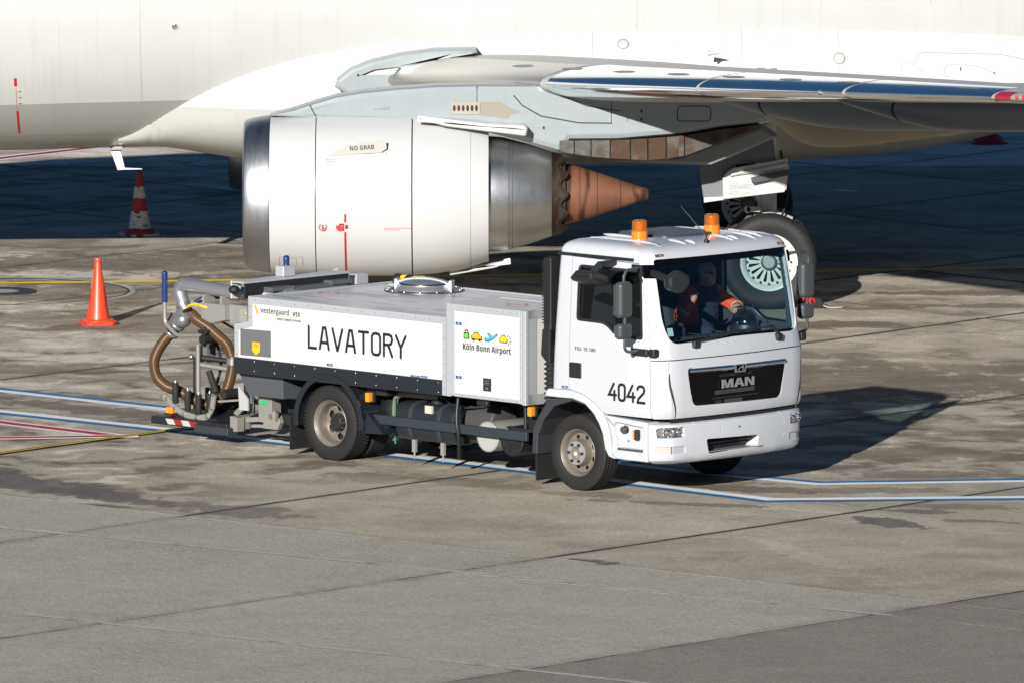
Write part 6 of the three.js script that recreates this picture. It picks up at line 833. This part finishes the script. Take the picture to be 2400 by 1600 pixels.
// ---- roof
{
  const roofY = (x, z) => { let y = 2.574; for (let i = 0; i < 40; i++) { const [xf, hw] = interp(CT, y), a = Math.max(0.1, hw - 0.17); const in_ = Math.abs(z) < hw && x < xf - 0.07 * (z / a) ** 2; if (in_) break; y -= 0.004; } return y; };
  const ht = cb('roof_hatch', extrudeY(roundPoly([[-0.14, -0.42], [-0.14, 0.36], [0.55, 0.36], [0.62, 0.1], [0.62, -0.16], [0.55, -0.42]], 0.1), 2.56, 2.595, 0.012), mat(0.045, 0.055, 0.07, 0.4));
  for (const [z, x0, x1] of [[0.77, -0.1, 0.92], [0.52, -0.16, 0.25], [0.43, 0.66, 0.92], [0.30, 0.78, 0.93], [0.24, -0.18, -0.04], [-0.16, -0.18, -0.06], [-0.24, 0.64, 0.96], [-0.34, 0.76, 0.93], [-0.58, 0.58, 0.97], [-0.72, 0.6, 0.92], [-0.52, -0.16, 0.3], [-0.78, -0.1, 0.55]]) { const g = new THREE.SphereGeometry(1, 20, 10); g.scale((x1 - x0) / 2, 0.016, 0.026); const p = g.attributes.position; g.translate((x0 + x1) / 2, 0, z); for (let i = 0; i < p.count; i++) p.setY(i, p.getY(i) + roofY(clamp(p.getX(i), -0.1, 1), z) + 0.002); g.computeVertexNormals(); const rb = cb('roof_rib', g, T_white); if (x1 > 0.5) for (const k of [0.1, 0.2]) { const x = x1 - k * 0.7; cb('drain_hole', lathe([[0, 0.003], [0.011, 0.003], [0.012, 0]], 10).translate(x, roofY(x, z) + 0.014, z), T_black, rb); } }
  for (const [x, z, b] of [[0.44, 0.61, 0], [0.52, -0.38, 1]]) { const y = roofY(x, z) - 0.004; const bc = cb('beacon', lathe([[0, 0.09], [0.074, 0.09], [0.082, 0.08], [0.083, 0.015], [0.088, 0.0]], 32).translate(x, y, z), phys(0.85, 0.21, 0.01, 0.2, 0, { clearcoat: 0.8 })); cb('amber_dome', lathe([[0.075, 0.085], [0.077, 0.1], [0.075, 0.178], [0.07, 0.194], [0.05, 0.201], [0, 0.203]], 32).translate(x, y, z), phys(0.95, 0.36, 0.02, 0.12, 0, { transmission: 0.75, thickness: 0, clearcoat: 0.8 }), bc); cb('lamp', lathe([[0, 0.08], [0.03, 0.09], [0.035, 0.15], [0.02, 0.175], [0, 0.175]], 20).translate(x, y, z), mat(0.65, 0.2, 0.03, 0.3, 0.2), bc); }
  const ay = roofY(0.95, 0.16); const an = cb('antenna', lathe([[0.032, 0], [0.028, 0.02], [0.012, 0.06], [0.008, 0.08], [0, 0.085]], 16).translate(0.93, ay - 0.005, 0.14), T_black); cb('whip', rod([0.93, ay + 0.07, 0.14], [0.60, ay + 0.36, 0.17], 0.0055, 0.003, 8), T_plasG, an);
  for (const s of [1, -1]) { const z = s * 0.90, x = frontX(2.455, z, 0); const m = cb('roof_marker', box(x - 0.03, x + 0.012, 2.447, 2.473, z - 0.055, z + 0.055, 0.01), T_plas); cb('lamp', box(x + 0.008, x + 0.016, 2.453, 2.467, z - 0.02, z + 0.02, 0.004), mat(0.6, 0.25, 0.15, 0.3), m); for (const k of [-0.04, 0.04]) cb('screw', box(x + 0.008, x + 0.014, 2.455, 2.465, z + k - 0.007, z + k + 0.007), T_greyM, m); }
}
// ---- mirrors
for (const s of [1, -1]) {
  const zc = s * 1.36, x = 0.93, tap = (g, yy, k) => { const p = g.attributes.position; for (let i = 0; i < p.count; i++) { const t = (p.getY(i) - yy[0]) / (yy[1] - yy[0]); p.setZ(i, zc + (p.getZ(i) - zc) * (1 - k * Math.pow(2 * t - 1, 2))); } g.computeVertexNormals(); return g; };
  const rb = (x0, x1, y0, y1, z0, z1, r) => { const g = new RoundedBoxGeometry(x1 - x0, y1 - y0, Math.abs(z1 - z0), 5, r); g.translate((x0 + x1) / 2, (y0 + y1) / 2, (z0 + z1) / 2); return g; };
  const M = cb('wing_mirror', tap(rb(x - 0.055, x + 0.055, 1.86, 2.225, zc - 0.098, zc + 0.098, 0.045), [1.86, 2.225], 0.06), T_plasG, truck); cb('mirror_glass', box(x - 0.06, x - 0.054, 1.89, 2.195, zc - 0.08, zc + 0.08, 0.003), T_chrome, M);
  const m2 = cb('wide_mirror', tap(rb(x - 0.05, x + 0.05, 1.645, 1.805, zc - 0.095, zc + 0.095, 0.04), [1.645, 1.805], 0.05), T_plasG, M); cb('mirror_glass', box(x - 0.054, x - 0.049, 1.665, 1.785, zc - 0.075, zc + 0.075, 0.003), T_chrome, M);
  cb('mirror_arm', tube([[0.90, 2.335, s * 1.10], [0.95, 2.345, s * 1.2], [x + 0.02, 2.34, s * 1.33], [x + 0.02, 2.28, s * 1.375], [x + 0.02, 2.2, s * 1.375]], 0.016, 40, 10, 0.3), T_plasG, M); cb('mirror_arm', tube([[x + 0.02, 1.88, zc], [x + 0.02, 1.78, zc]], 0.016, 6, 10), T_plasG, M); cb('mirror_arm', tube([[x + 0.02, 1.66, zc], [x + 0.02, 1.56, zc], [x + 0.02, 1.525, zc - s * 0.03], [x + 0.0, 1.51, s * 1.25], [0.92, 1.51, s * 1.13]], 0.016, 40, 10, 0.3), T_plasG, M);
  cb('mirror_foot', box(0.83, 1.055, 1.458, 1.535, s * 1.105, s * 1.15, 0.02), T_plas, M); cb('mirror_foot', rb(1.063, 1.15, 1.455, 1.54, Math.min(s * 1.06, s * 1.145), Math.max(s * 1.06, s * 1.145), 0.02), T_plas, M);
  cb('pillar_cover', extrude(roundPoly([[0.79, 2.375], [0.925, 2.375], [0.95, 2.26], [0.91, 2.25], [0.885, 2.315], [0.80, 2.325]], 0.015), Math.min(s * 1.07, s * 1.105), Math.max(s * 1.07, s * 1.105), 0.006), T_plas, M);
  if (s > 0) {
    const pc = cb('pillar_cover', grid(8, 4, (u, v) => { const y = lerp(2.24, 2.375, v), z = lerp(1.09, 0.985, u); return [frontX(y, Math.min(z, interp(CT, y)[1] - 0.005), -0.008), y, z]; }), T_gloss, M);
    const km = extrude(roundPoly([[-0.17, -0.05], [-0.13, -0.07], [0.12, -0.06], [0.17, -0.03], [0.13, 0.05], [-0.10, 0.05]], 0.03), -0.14, 0.14, 0.035); km.rotateX(-0.3); km.translate(0.46, 2.235, 1.35); const k = cb('kerb_mirror', km, T_plas, truck); cb('arm', [bar([0.55, 2.38, 1.08], [0.52, 2.37, 1.28], 0.05, 0.05), bar([0.52, 2.375, 1.27], [0.47, 2.27, 1.36], 0.06, 0.05)], T_plas, k);
    const fm = extrude(roundPoly([[-0.13, 0.06], [0.0, 0.13], [0.13, 0.05], [0.12, -0.04], [0.02, -0.12], [-0.13, -0.06]], 0.04), -0.06, 0.06, 0.03); fm.rotateY(Math.PI / 2 - 0.25); fm.rotateZ(0.1); fm.translate(1.42, 2.235, 1.09); const f = cb('front_mirror', fm, T_plas, truck); cb('arm', [bar([1.02, 2.30, 1.03], [1.40, 2.24, 1.12], 0.05, 0.06)], T_plas, f);
  }
}
// ---- interior
{
  const I = new THREE.Group(); I.name = 'cab_interior'; cab.add(I); const it = (n, g, m) => mesh(n, g, m, I); const M_dash = mat(0.075, 0.08, 0.085, 0.7), M_in = mat(0.035, 0.037, 0.04, 0.8), M_seat = mat(0.045, 0.048, 0.06, 0.9);
  it('floor', box(-0.28, 1.0, 0.96, 1.0, -0.95, 0.95), M_in); it('rear_wall', box(-0.27, -0.25, 1.0, 2.45, -1.0, 1.0), M_in);
  it('dashboard', extrude(roundPoly([[1.1, 1.0], [1.13, 1.5], [1.10, 1.58], [0.9, 1.595], [0.70, 1.56], [0.66, 1.45], [0.76, 1.2], [0.78, 1.0]], 0.05), -0.93, 0.93, 0.02), M_dash); it('instrument_hood', new THREE.SphereGeometry(1, 24, 14).scale(0.24, 0.1, 0.26).translate(0.85, 1.58, -0.62), M_dash); it('dash_seam', [box(0.72, 1.1, 1.594, 1.599, 0.18, 0.186), box(0.72, 1.1, 1.594, 1.599, -0.2, -0.194)], M_in); it('speaker_disc', lathe([[0, 0.004], [0.1, 0.004], [0.11, 0]], 28).translate(0.97, 1.594, 0.05), mat(0.11, 0.11, 0.115, 0.6));
  for (const z of [-0.6, 0.6]) { const st = it('seat', [box(-0.2, 0.32, 1.28, 1.44, z - 0.25, z + 0.25, 0.06), at(box(-0.07, 0.07, 0, 0.72, -0.24, 0.24, 0.06), new THREE.Matrix4().makeRotationZ(0.16).setPosition(-0.12, 1.4, z)), box(-0.1, 0.2, 1.0, 1.3, z - 0.2, z + 0.2, 0.03)], M_seat); mesh('headrest', box(-0.27, -0.16, 2.12, 2.32, z - 0.14, z + 0.14, 0.05), M_seat, st); }
  const ring_ = new THREE.TorusGeometry(0.215, 0.017, 12, 48); const sw = [ring_, bar([-0.2, 0, 0], [0.2, 0, 0], 0.012, 0.04), bar([0, -0.2, 0], [0, 0, 0], 0.012, 0.04), lathe([[0, 0.03], [0.05, 0.02], [0.06, -0.02]], 20, 'z')].map(g => { g.rotateX(-1.05); g.rotateY(-Math.PI / 2); g.translate(0.58, 1.62, -0.62); return g; }); it('steering_wheel', sw, M_in); it('steering_column', rod([0.62, 1.58, -0.62], [0.82, 1.3, -0.62], 0.05), M_in);
}
// ---------------------------------------------------------------- small things standing about
const TR = (x, y, z) => V(x, y, z).applyAxisAngle(V(0, 1, 0), -0.77532).add(V(1.4117, 0, -89.344));   // truck axes -> world
const coneProf = (h, r0, r1) => [[r0 + 0.012, 0.035], [r0, 0.05], [r1 + 0.006, h - 0.05], [r1 + 0.012, h - 0.045], [r1 + 0.012, h - 0.01], [r1, h], [r1 - 0.012, h], [0, h - 0.01]];
const coneBase = (w, h) => extrudeY(roundPoly([[-w, -w * 0.62], [-w * 0.62, -w], [w * 0.62, -w], [w, -w * 0.62], [w, w * 0.62], [w * 0.62, w], [-w * 0.62, w], [-w, w * 0.62]], 0.02), 0, h, 0.008);
const C_orange = new THREE.MeshPhysicalMaterial({ roughness: 0.42, clearcoat: 0.25, clearcoatRoughness: 0.3, side: THREE.DoubleSide, map: dataTex(256, 256, (u, v) => { const n = tileNoise(u, v, 7, 4), s = sstep(0.62, 0.75, tileNoise(u, v, 30, 3)), k = 0.93 + 0.1 * (n - 0.5) - 0.25 * s; return [0.93 * k, 0.29 * k, 0.13 * k]; }, true) });
{
  const c = thing('traffic_cone', 'faded orange rubber traffic cone in the sun left of the truck', 'traffic cone', [-4.965, 0, -104.3], 0.25);
  mesh('base', coneBase(0.215, 0.045), C_orange, c); mesh('body', lathe(coneProf(0.80, 0.142, 0.028), 48), C_orange, c); mesh('collar', lathe([[0.19, 0.045], [0.185, 0.065], [0.15, 0.07], [0.145, 0.05]], 40), C_orange, c);
  const patch = (a0, a1, y0, y1, m) => mesh('torn_sticker', grid(8, 10, (u, v) => { const y = lerp(y0, y1, v), e = 0.05 * (vnoise(v * 9, a0 * 7) - 0.5), a = lerp(a0 + e, a1 + e, u), r = lerp(0.142, 0.034, (y - 0.05) / 0.7) + 0.002; return [r * Math.sin(a), y, r * Math.cos(a)]; }), m, c);
  patch(0.95, 1.5, 0.455, 0.56, mat(0.55, 0.58, 0.62, 0.6)); patch(0.8, 1.4, 0.27, 0.45, mat(0.4, 0.015, 0.015, 0.5)); patch(-1.9, -1.45, 0.44, 0.58, mat(0.6, 0.58, 0.55, 0.6)); patch(-1.9, -1.4, 0.27, 0.42, mat(0.4, 0.015, 0.015, 0.5)); patch(1.0, 1.3, 0.235, 0.26, mat(0.6, 0.6, 0.6, 0.6));
}
{
  const c = thing('traffic_cone', 'dirty red and white banded traffic cone in the fuselage shadow', 'traffic cone', [-4.93, 0, -115.2], 0.5);
  const red = mat(0.42, 0.03, 0.03, 0.5), wht = new THREE.MeshStandardMaterial({ roughness: 0.55, side: THREE.DoubleSide, map: dataTex(256, 256, (u, v) => { const n = tileNoise(u, v, 12, 4), k = 0.82 - 0.5 * sstep(0.6, 0.72, n); return [k, k, k * 0.97]; }, true) });
  const R = (y) => lerp(0.165, 0.03, y / 0.85), band = (n, y0, y1, m) => mesh(n, lathe([[R(y0), y0], [R(y1), y1]], 44), m, c);
  mesh('base', coneBase(0.24, 0.035), wht, c); mesh('base_ring', lathe([[0.215, 0.035], [0.215, 0.07], [0.18, 0.095], [0.15, 0.095]], 40), red, c);
  band('white_band', 0.09, 0.33, wht); band('red_band', 0.33, 0.50, red); band('white_band', 0.50, 0.655, wht); band('red_band', 0.655, 0.83, red); mesh('tip', lathe([[0.033, 0.83], [0.036, 0.835], [0.033, 0.86], [0.0, 0.862]], 24), red, c);
  { const l = letters('WI', 0.045, 0.07, fontR, 0.002); l.rotateX(-0.16); l.translate(0.03, 0.12, 0.155); const m = mesh('lettering', l, M_ink, c); m.rotation.y = -0.35; }
}
{
  const c = thing('traffic_cone', 'red cone far behind the tail end, only its low base showing under the fuselage', 'traffic cone', [7.06, 0, -129.2], 0.1), red = mat(0.42, 0.02, 0.025, 0.45);
  mesh('base', coneBase(0.27, 0.03), red, c); mesh('base_ring', lathe([[0.24, 0.03], [0.23, 0.08], [0.16, 0.13], [0.14, 0.14]], 40), red, c); mesh('body', lathe(coneProf(0.8, 0.16, 0.03), 40), red, c);
}
{
  const c = thing('wheel_chock', 'black rubber wheel chock lying behind the near airliner wheel', 'wheel chock', [3.66, 0, -106.35], 0.2);
  mesh('wedge', extrude(roundPoly([[-0.12, 0], [0.14, 0], [0.06, 0.12], [-0.08, 0.13]], 0.02), -0.25, 0.25, 0.01), T_rubber, c); mesh('rope', tube([[0.05, 0.06, 0.2], [0.15, 0.01, 0.28], [0.3, 0.012, 0.3], [0.36, 0.012, 0.24]], 0.01, 30, 6), mat(0.35, 0.33, 0.28, 0.8), c);
}
{ // red ribbon knotted round the mirror arm
  const o = TR(0.95, 1.83, -1.40), rb = thing('ribbon', 'frayed red ribbon tied between the two mirrors on the far side of the cab', 'ribbon', o.toArray(), -0.77532), m = mat(0.55, 0.02, 0.025, 0.8);
  const leaf = (dx, dz, up, len, name) => { const l = []; for (let k = 0; k < 5; k++) { const a = (k - 2) * 0.28; l.push(grid(6, 1, (u, v) => { const w = 0.016 * (1 - u * 0.8) * (v - 0.5) * 2, s = u * len * (1 - 0.1 * Math.abs(k - 2)); return [dx * s * 0.5 + 0.01 * Math.sin(u * 7 + k), up * s * 0.6 + a * s * 0.9 + w, dz * s + 0.01 * k]; })); } const x = mesh(name, l, m, rb); return x; };
  leaf(0.1, 1, 0.1, 0.10, 'ribbon_end'); leaf(-0.1, -1, 0.3, 0.10, 'ribbon_end'); leaf(0.6, -0.2, -0.7, 0.06, 'ribbon_end'); mesh('knot', new THREE.SphereGeometry(0.024, 12, 8).scale(1, 0.8, 1.3), m, rb);
}
// ---- the driver and the helmet
function sdfMesh(c, h, res, f) { // closed surface of a distance field
  const mc = new MarchingCubes(res, new THREE.MeshBasicMaterial(), false, false, 120000); mc.isolation = 0;
  for (let k = 0; k < res; k++) for (let j = 0; j < res; j++) for (let i = 0; i < res; i++) mc.field[k * res * res + j * res + i] = -f(c[0] + (i / (res / 2) - 1) * h, c[1] + (j / (res / 2) - 1) * h, c[2] + (k / (res / 2) - 1) * h) * 60;
  mc.update(); const n = mc.count, p = new Float32Array(n * 3); for (let i = 0; i < n * 3; i += 3) { p[i] = c[0] + mc.positionArray[i] * h; p[i + 1] = c[1] + mc.positionArray[i + 1] * h; p[i + 2] = c[2] + mc.positionArray[i + 2] * h; }
  let g = new THREE.BufferGeometry(); g.setAttribute('position', new THREE.BufferAttribute(p, 3)); g = mergeVertices(g, 1e-4); g.computeVertexNormals(); return clean(g);
}
const capD = (x, y, z, a, b, ra, rb) => { const bx = b[0] - a[0], by = b[1] - a[1], bz = b[2] - a[2], px = x - a[0], py = y - a[1], pz = z - a[2], t = clamp((px * bx + py * by + pz * bz) / (bx * bx + by * by + bz * bz), 0, 1); return Math.hypot(px - bx * t, py - by * t, pz - bz * t) - lerp(ra, rb, t); };
const smin = (a, b, k) => { const h = Math.max(k - Math.abs(a - b), 0) / k; return Math.min(a, b) - h * h * k * 0.25; };
const ellD = (x, y, z, c, r) => { const a = Math.hypot((x - c[0]) / r[0], (y - c[1]) / r[1], (z - c[2]) / r[2]); return (a - 1) * Math.min(...r); };
{
  const P0 = [0.05, 1.42, -0.72], o = TR(...P0), L = (x, y, z) => [x - P0[0], y - P0[1], z - P0[2]];
  const per = thing('person', 'person in a dark vest, orange jacket and sunglasses leaning at the wheel', 'person', o.toArray(), -0.77532);
  const hipL = L(0.02, 1.50, -0.82), hipR = L(0.02, 1.50, -0.60), kneeL = L(0.46, 1.50, -0.86), kneeR = L(0.46, 1.50, -0.56), footL = L(0.52, 1.08, -0.86), footR = L(0.52, 1.08, -0.56), chest = L(0.03, 1.80, -0.74), belly = L(0.04, 1.58, -0.71), neck = L(0.06, 1.96, -0.74), head = L(0.12, 2.10, -0.74), shR = L(0.02, 1.90, -0.545), shL = L(0.02, 1.89, -0.945), elR = L(0.20, 1.70, -0.26), wrR = L(0.30, 1.84, -0.30), haR = L(0.32, 1.90, -0.32), elL = L(0.30, 1.74, -1.0), wrL = L(0.50, 1.78, -0.78), haL = L(0.54, 1.76, -0.70);
  const torso = (x, y, z) => smin(smin(ellD(x, y, z, chest, [0.13, 0.19, 0.195]), ellD(x, y, z, belly, [0.14, 0.16, 0.17]), 0.1), Math.min(capD(x, y, z, shR, chest, 0.07, 0.09), capD(x, y, z, shL, chest, 0.07, 0.09)), 0.08);
  const arms = (x, y, z, k = 1) => Math.min(smin(capD(x, y, z, shR, elR, 0.06 * k, 0.048 * k), capD(x, y, z, elR, wrR, 0.046 * k, 0.032 * k), 0.03), smin(capD(x, y, z, shL, elL, 0.06 * k, 0.048 * k), capD(x, y, z, elL, wrL, 0.046 * k, 0.032 * k), 0.03));
  const legs = (x, y, z, k = 0) => Math.min(smin(capD(x, y, z, hipL, kneeL, 0.085 + k, 0.062 + k), capD(x, y, z, kneeL, footL, 0.06 + k, 0.045 + k), 0.04), smin(capD(x, y, z, hipR, kneeR, 0.085 + k, 0.062 + k), capD(x, y, z, kneeR, footR, 0.06 + k, 0.045 + k), 0.04));
  const hand = (x, y, z, w, h, dir) => { let d = ellD(x, y, z, h, [0.036, 0.04, 0.03]); d = smin(d, capD(x, y, z, w, h, 0.028, 0.03), 0.03); for (let f = 0; f < 5; f++) { const q = f - 1.5, thumb = f === 4; const a = thumb ? [h[0], h[1] - 0.005, h[2] + 0.03 * dir] : [h[0] + 0.005, h[1] + 0.02, h[2] + q * 0.018], l = [0.036, 0.042, 0.038, 0.03, 0.03][f]; const b = thumb ? [a[0] + 0.02, a[1] + 0.025, a[2] + 0.015 * dir] : [a[0] + l * 0.5, a[1] + l * 0.75, a[2]], c = thumb ? [b[0] + 0.015, b[1] + 0.015, b[2]] : [b[0] + l * 0.75, b[1] - l * 0.1, b[2]]; d = smin(d, Math.min(capD(x, y, z, a, b, 0.0095, 0.009), capD(x, y, z, b, c, 0.009, 0.0075)), 0.008); } return d; };
  const H = (x, y, z) => { const X = x - head[0], Y = y - head[1], Zz = z - head[2]; let d = ellD(X, Y, Zz, [-0.015, 0.03, 0], [0.098, 0.098, 0.078]); d = smin(d, ellD(X, Y, Zz, [0.015, -0.035, 0], [0.075, 0.085, 0.062]), 0.04); d = smin(d, ellD(X, Y, Zz, [0.055, -0.088, 0], [0.026, 0.024, 0.03]), 0.04); d = smin(d, capD(X, Y, Zz, [0.078, 0.02, 0], [0.102, -0.022, 0], 0.009, 0.014), 0.02); d = smin(d, capD(X, Y, Zz, [0.072, -0.06, -0.018], [0.072, -0.06, 0.018], 0.008, 0.008), 0.012); for (const s of [1, -1]) { d = smin(d, ellD(X, Y, Zz, [0.07, 0.032, s * 0.03], [0.014, 0.01, 0.024]), 0.015); d = Math.max(d, -ellD(X, Y, Zz, [0.094, 0.012, s * 0.03], [0.014, 0.012, 0.016])); d = smin(d, ellD(X, Y, Zz, [-0.005, -0.005, s * 0.08], [0.02, 0.032, 0.01]), 0.01); } return smin(d, capD(x, y, z, neck, [head[0] - 0.02, head[1] - 0.05, head[2]], 0.058, 0.052), 0.03); };
  const skin = mat(0.40, 0.235, 0.17, 0.55), jack = new THREE.MeshStandardMaterial({ color: lin(0.75, 0.075, 0.02), roughness: 0.8, side: THREE.DoubleSide }), vest = mat(0.012, 0.017, 0.04, 0.85), trous = mat(0.02, 0.025, 0.05, 0.9), band = mat(0.5, 0.52, 0.5, 0.4);
  const body = (x, y, z) => smin(Math.min(torso(x, y, z) + 0.006, arms(x, y, z, 0.9), legs(x, y, z) + 0.004), Math.min(H(x, y, z), hand(x, y, z, wrR, haR, 1), hand(x, y, z, wrL, haL, 1)), 0.012);
  const bodyG = merge([sdfMesh(L(0.22, 1.58, -0.66), 0.62, 88, (x, y, z) => { const hd = Math.hypot(x - head[0], y - head[1], z - head[2]) < 0.16 ? 1 : 0; return body(x, y, z); })]);
  mesh('body', bodyG, skin, per);
  mesh('head', sdfMesh(L(0.12, 2.10, -0.74), 0.17, 76, (x, y, z) => H(x, y, z) - 0.0015), skin, per);
  mesh('hand', sdfMesh(haR, 0.11, 56, (x, y, z) => hand(x, y, z, wrR, haR, 1) - 0.001), skin, per); mesh('hand', sdfMesh(haL, 0.11, 56, (x, y, z) => hand(x, y, z, wrL, haL, 1) - 0.001), skin, per);
  mesh('trousers', sdfMesh(L(0.25, 1.42, -0.71), 0.46, 64, (x, y, z) => Math.max(legs(x, y, z, 0.012), (y - L(0, 1.6, 0)[1]))), trous, per);
  const fold = (x, y, z) => 0.007 * Math.sin(x * 55 + y * 38 + z * 25) * Math.sin(y * 47 - z * 30);
  mesh('jacket', sdfMesh(L(0.2, 1.74, -0.65), 0.48, 92, (x, y, z) => Math.max(smin(arms(x, y, z, 1.28) - 0.004 + fold(x, y, z), torso(x, y, z) - 0.012 + fold(x, y, z) * 0.5, 0.03), -(Math.min(Math.hypot(x - haR[0], y - haR[1], z - haR[2]), Math.hypot(x - haL[0], y - haL[1], z - haL[2])) - 0.055), y - L(0, 1.985, 0)[1])), jack, per);
  mesh('vest', sdfMesh(L(0.04, 1.72, -0.74), 0.34, 70, (x, y, z) => Math.max(torso(x, y, z) - 0.026 + fold(x, y, z) * 0.5, Math.abs(z - chest[2]) - 0.155, y - L(0, 1.97, 0)[1])), vest, per);
  for (const [a, b, t] of [[elR, wrR, 0.35], [elL, wrL, 0.42], [shR, elR, 0.6], [shL, elL, 0.6]]) { const q = a.map((v, i) => lerp(v, b[i], t)), q2 = a.map((v, i) => lerp(v, b[i], t + 0.14)); mesh('reflective_band', rod(q, q2, 0.066, 0.062, 20), band, per); }
  const sg = mesh('sunglasses', [1, -1].map(s => { const g = new THREE.SphereGeometry(1, 16, 10); g.scale(0.008, 0.019, 0.027); g.rotateY(s * -0.3); g.translate(head[0] + 0.086, head[1] + 0.012, head[2] + s * 0.033); return g; }), T_gloss, per); mesh('temple', [1, -1].map(s => bar([head[0] + 0.08, head[1] + 0.018, head[2] + s * 0.066], [head[0] - 0.005, head[1] + 0.018, head[2] + s * 0.08], 0.004, 0.007)), T_black, sg);
  mesh('hair', sdfMesh([head[0], head[1] + 0.02, head[2]], 0.15, 56, (x, y, z) => { const X = x - head[0], Y = y - head[1], Zz = z - head[2]; return Math.max(ellD(X, Y, Zz, [-0.02, 0.035, 0], [0.10, 0.098, 0.083]), X * 0.9 + 0.0 - 0.02 - Math.max(0, Y - 0.05) * 0.4, -(Y + 0.06)); }), mat(0.28, 0.27, 0.26, 0.8), per);
}
{
  const o = TR(0.93, 1.592, -0.44), h = thing('safety_helmet', 'glossy black helmet with a raised clear visor lying on the dashboard', 'helmet', o.toArray(), -0.77532);
  const blk = phys(0.006, 0.006, 0.008, 0.12, 0, { clearcoat: 1, clearcoatRoughness: 0.04 });
  mesh('shell', lathe([[0.02, 0.0], [0.115, 0.01], [0.135, 0.06], [0.132, 0.11], [0.112, 0.16], [0.075, 0.19], [0.03, 0.203], [0, 0.205]], 40).scale(1.12, 1, 1), blk, h); mesh('neck_guard', lathe([[0.142, 0.0], [0.155, 0.02], [0.14, 0.07]], 36).scale(1.1, 1, 1), T_plas, h); mesh('crest', extrudeX(roundPoly([[-0.015, 0.12], [0.015, 0.12], [0.012, 0.215], [-0.012, 0.215]], 0.008), -0.1, 0.1, 0.006), blk, h); mesh('side_disc', lathe([[0, 0.012], [0.025, 0.01], [0.028, 0]], 20, 'z').translate(0, 0.09, 0.133), T_chrome, h);
  mesh('visor', grid(18, 8, (u, v) => { const a = lerp(-1.15, 1.15, u), r = 0.15; return [-0.03 + r * Math.cos(a) * 0.9, 0.15 + 0.10 * v, 0.05 + r * Math.sin(a)]; }), phys(0.9, 0.93, 0.95, 0.02, 0, { transmission: 1, thickness: 0 }), h); mesh('visor_rim', tube([...Array(13).keys()].map(i => { const a = lerp(-1.15, 1.15, i / 12); return [-0.03 + 0.135 * Math.cos(a), 0.25, 0.05 + 0.15 * Math.sin(a)]; }), 0.0035, 30, 6), T_plasG, h);
}
renderer.render(scene, camera);
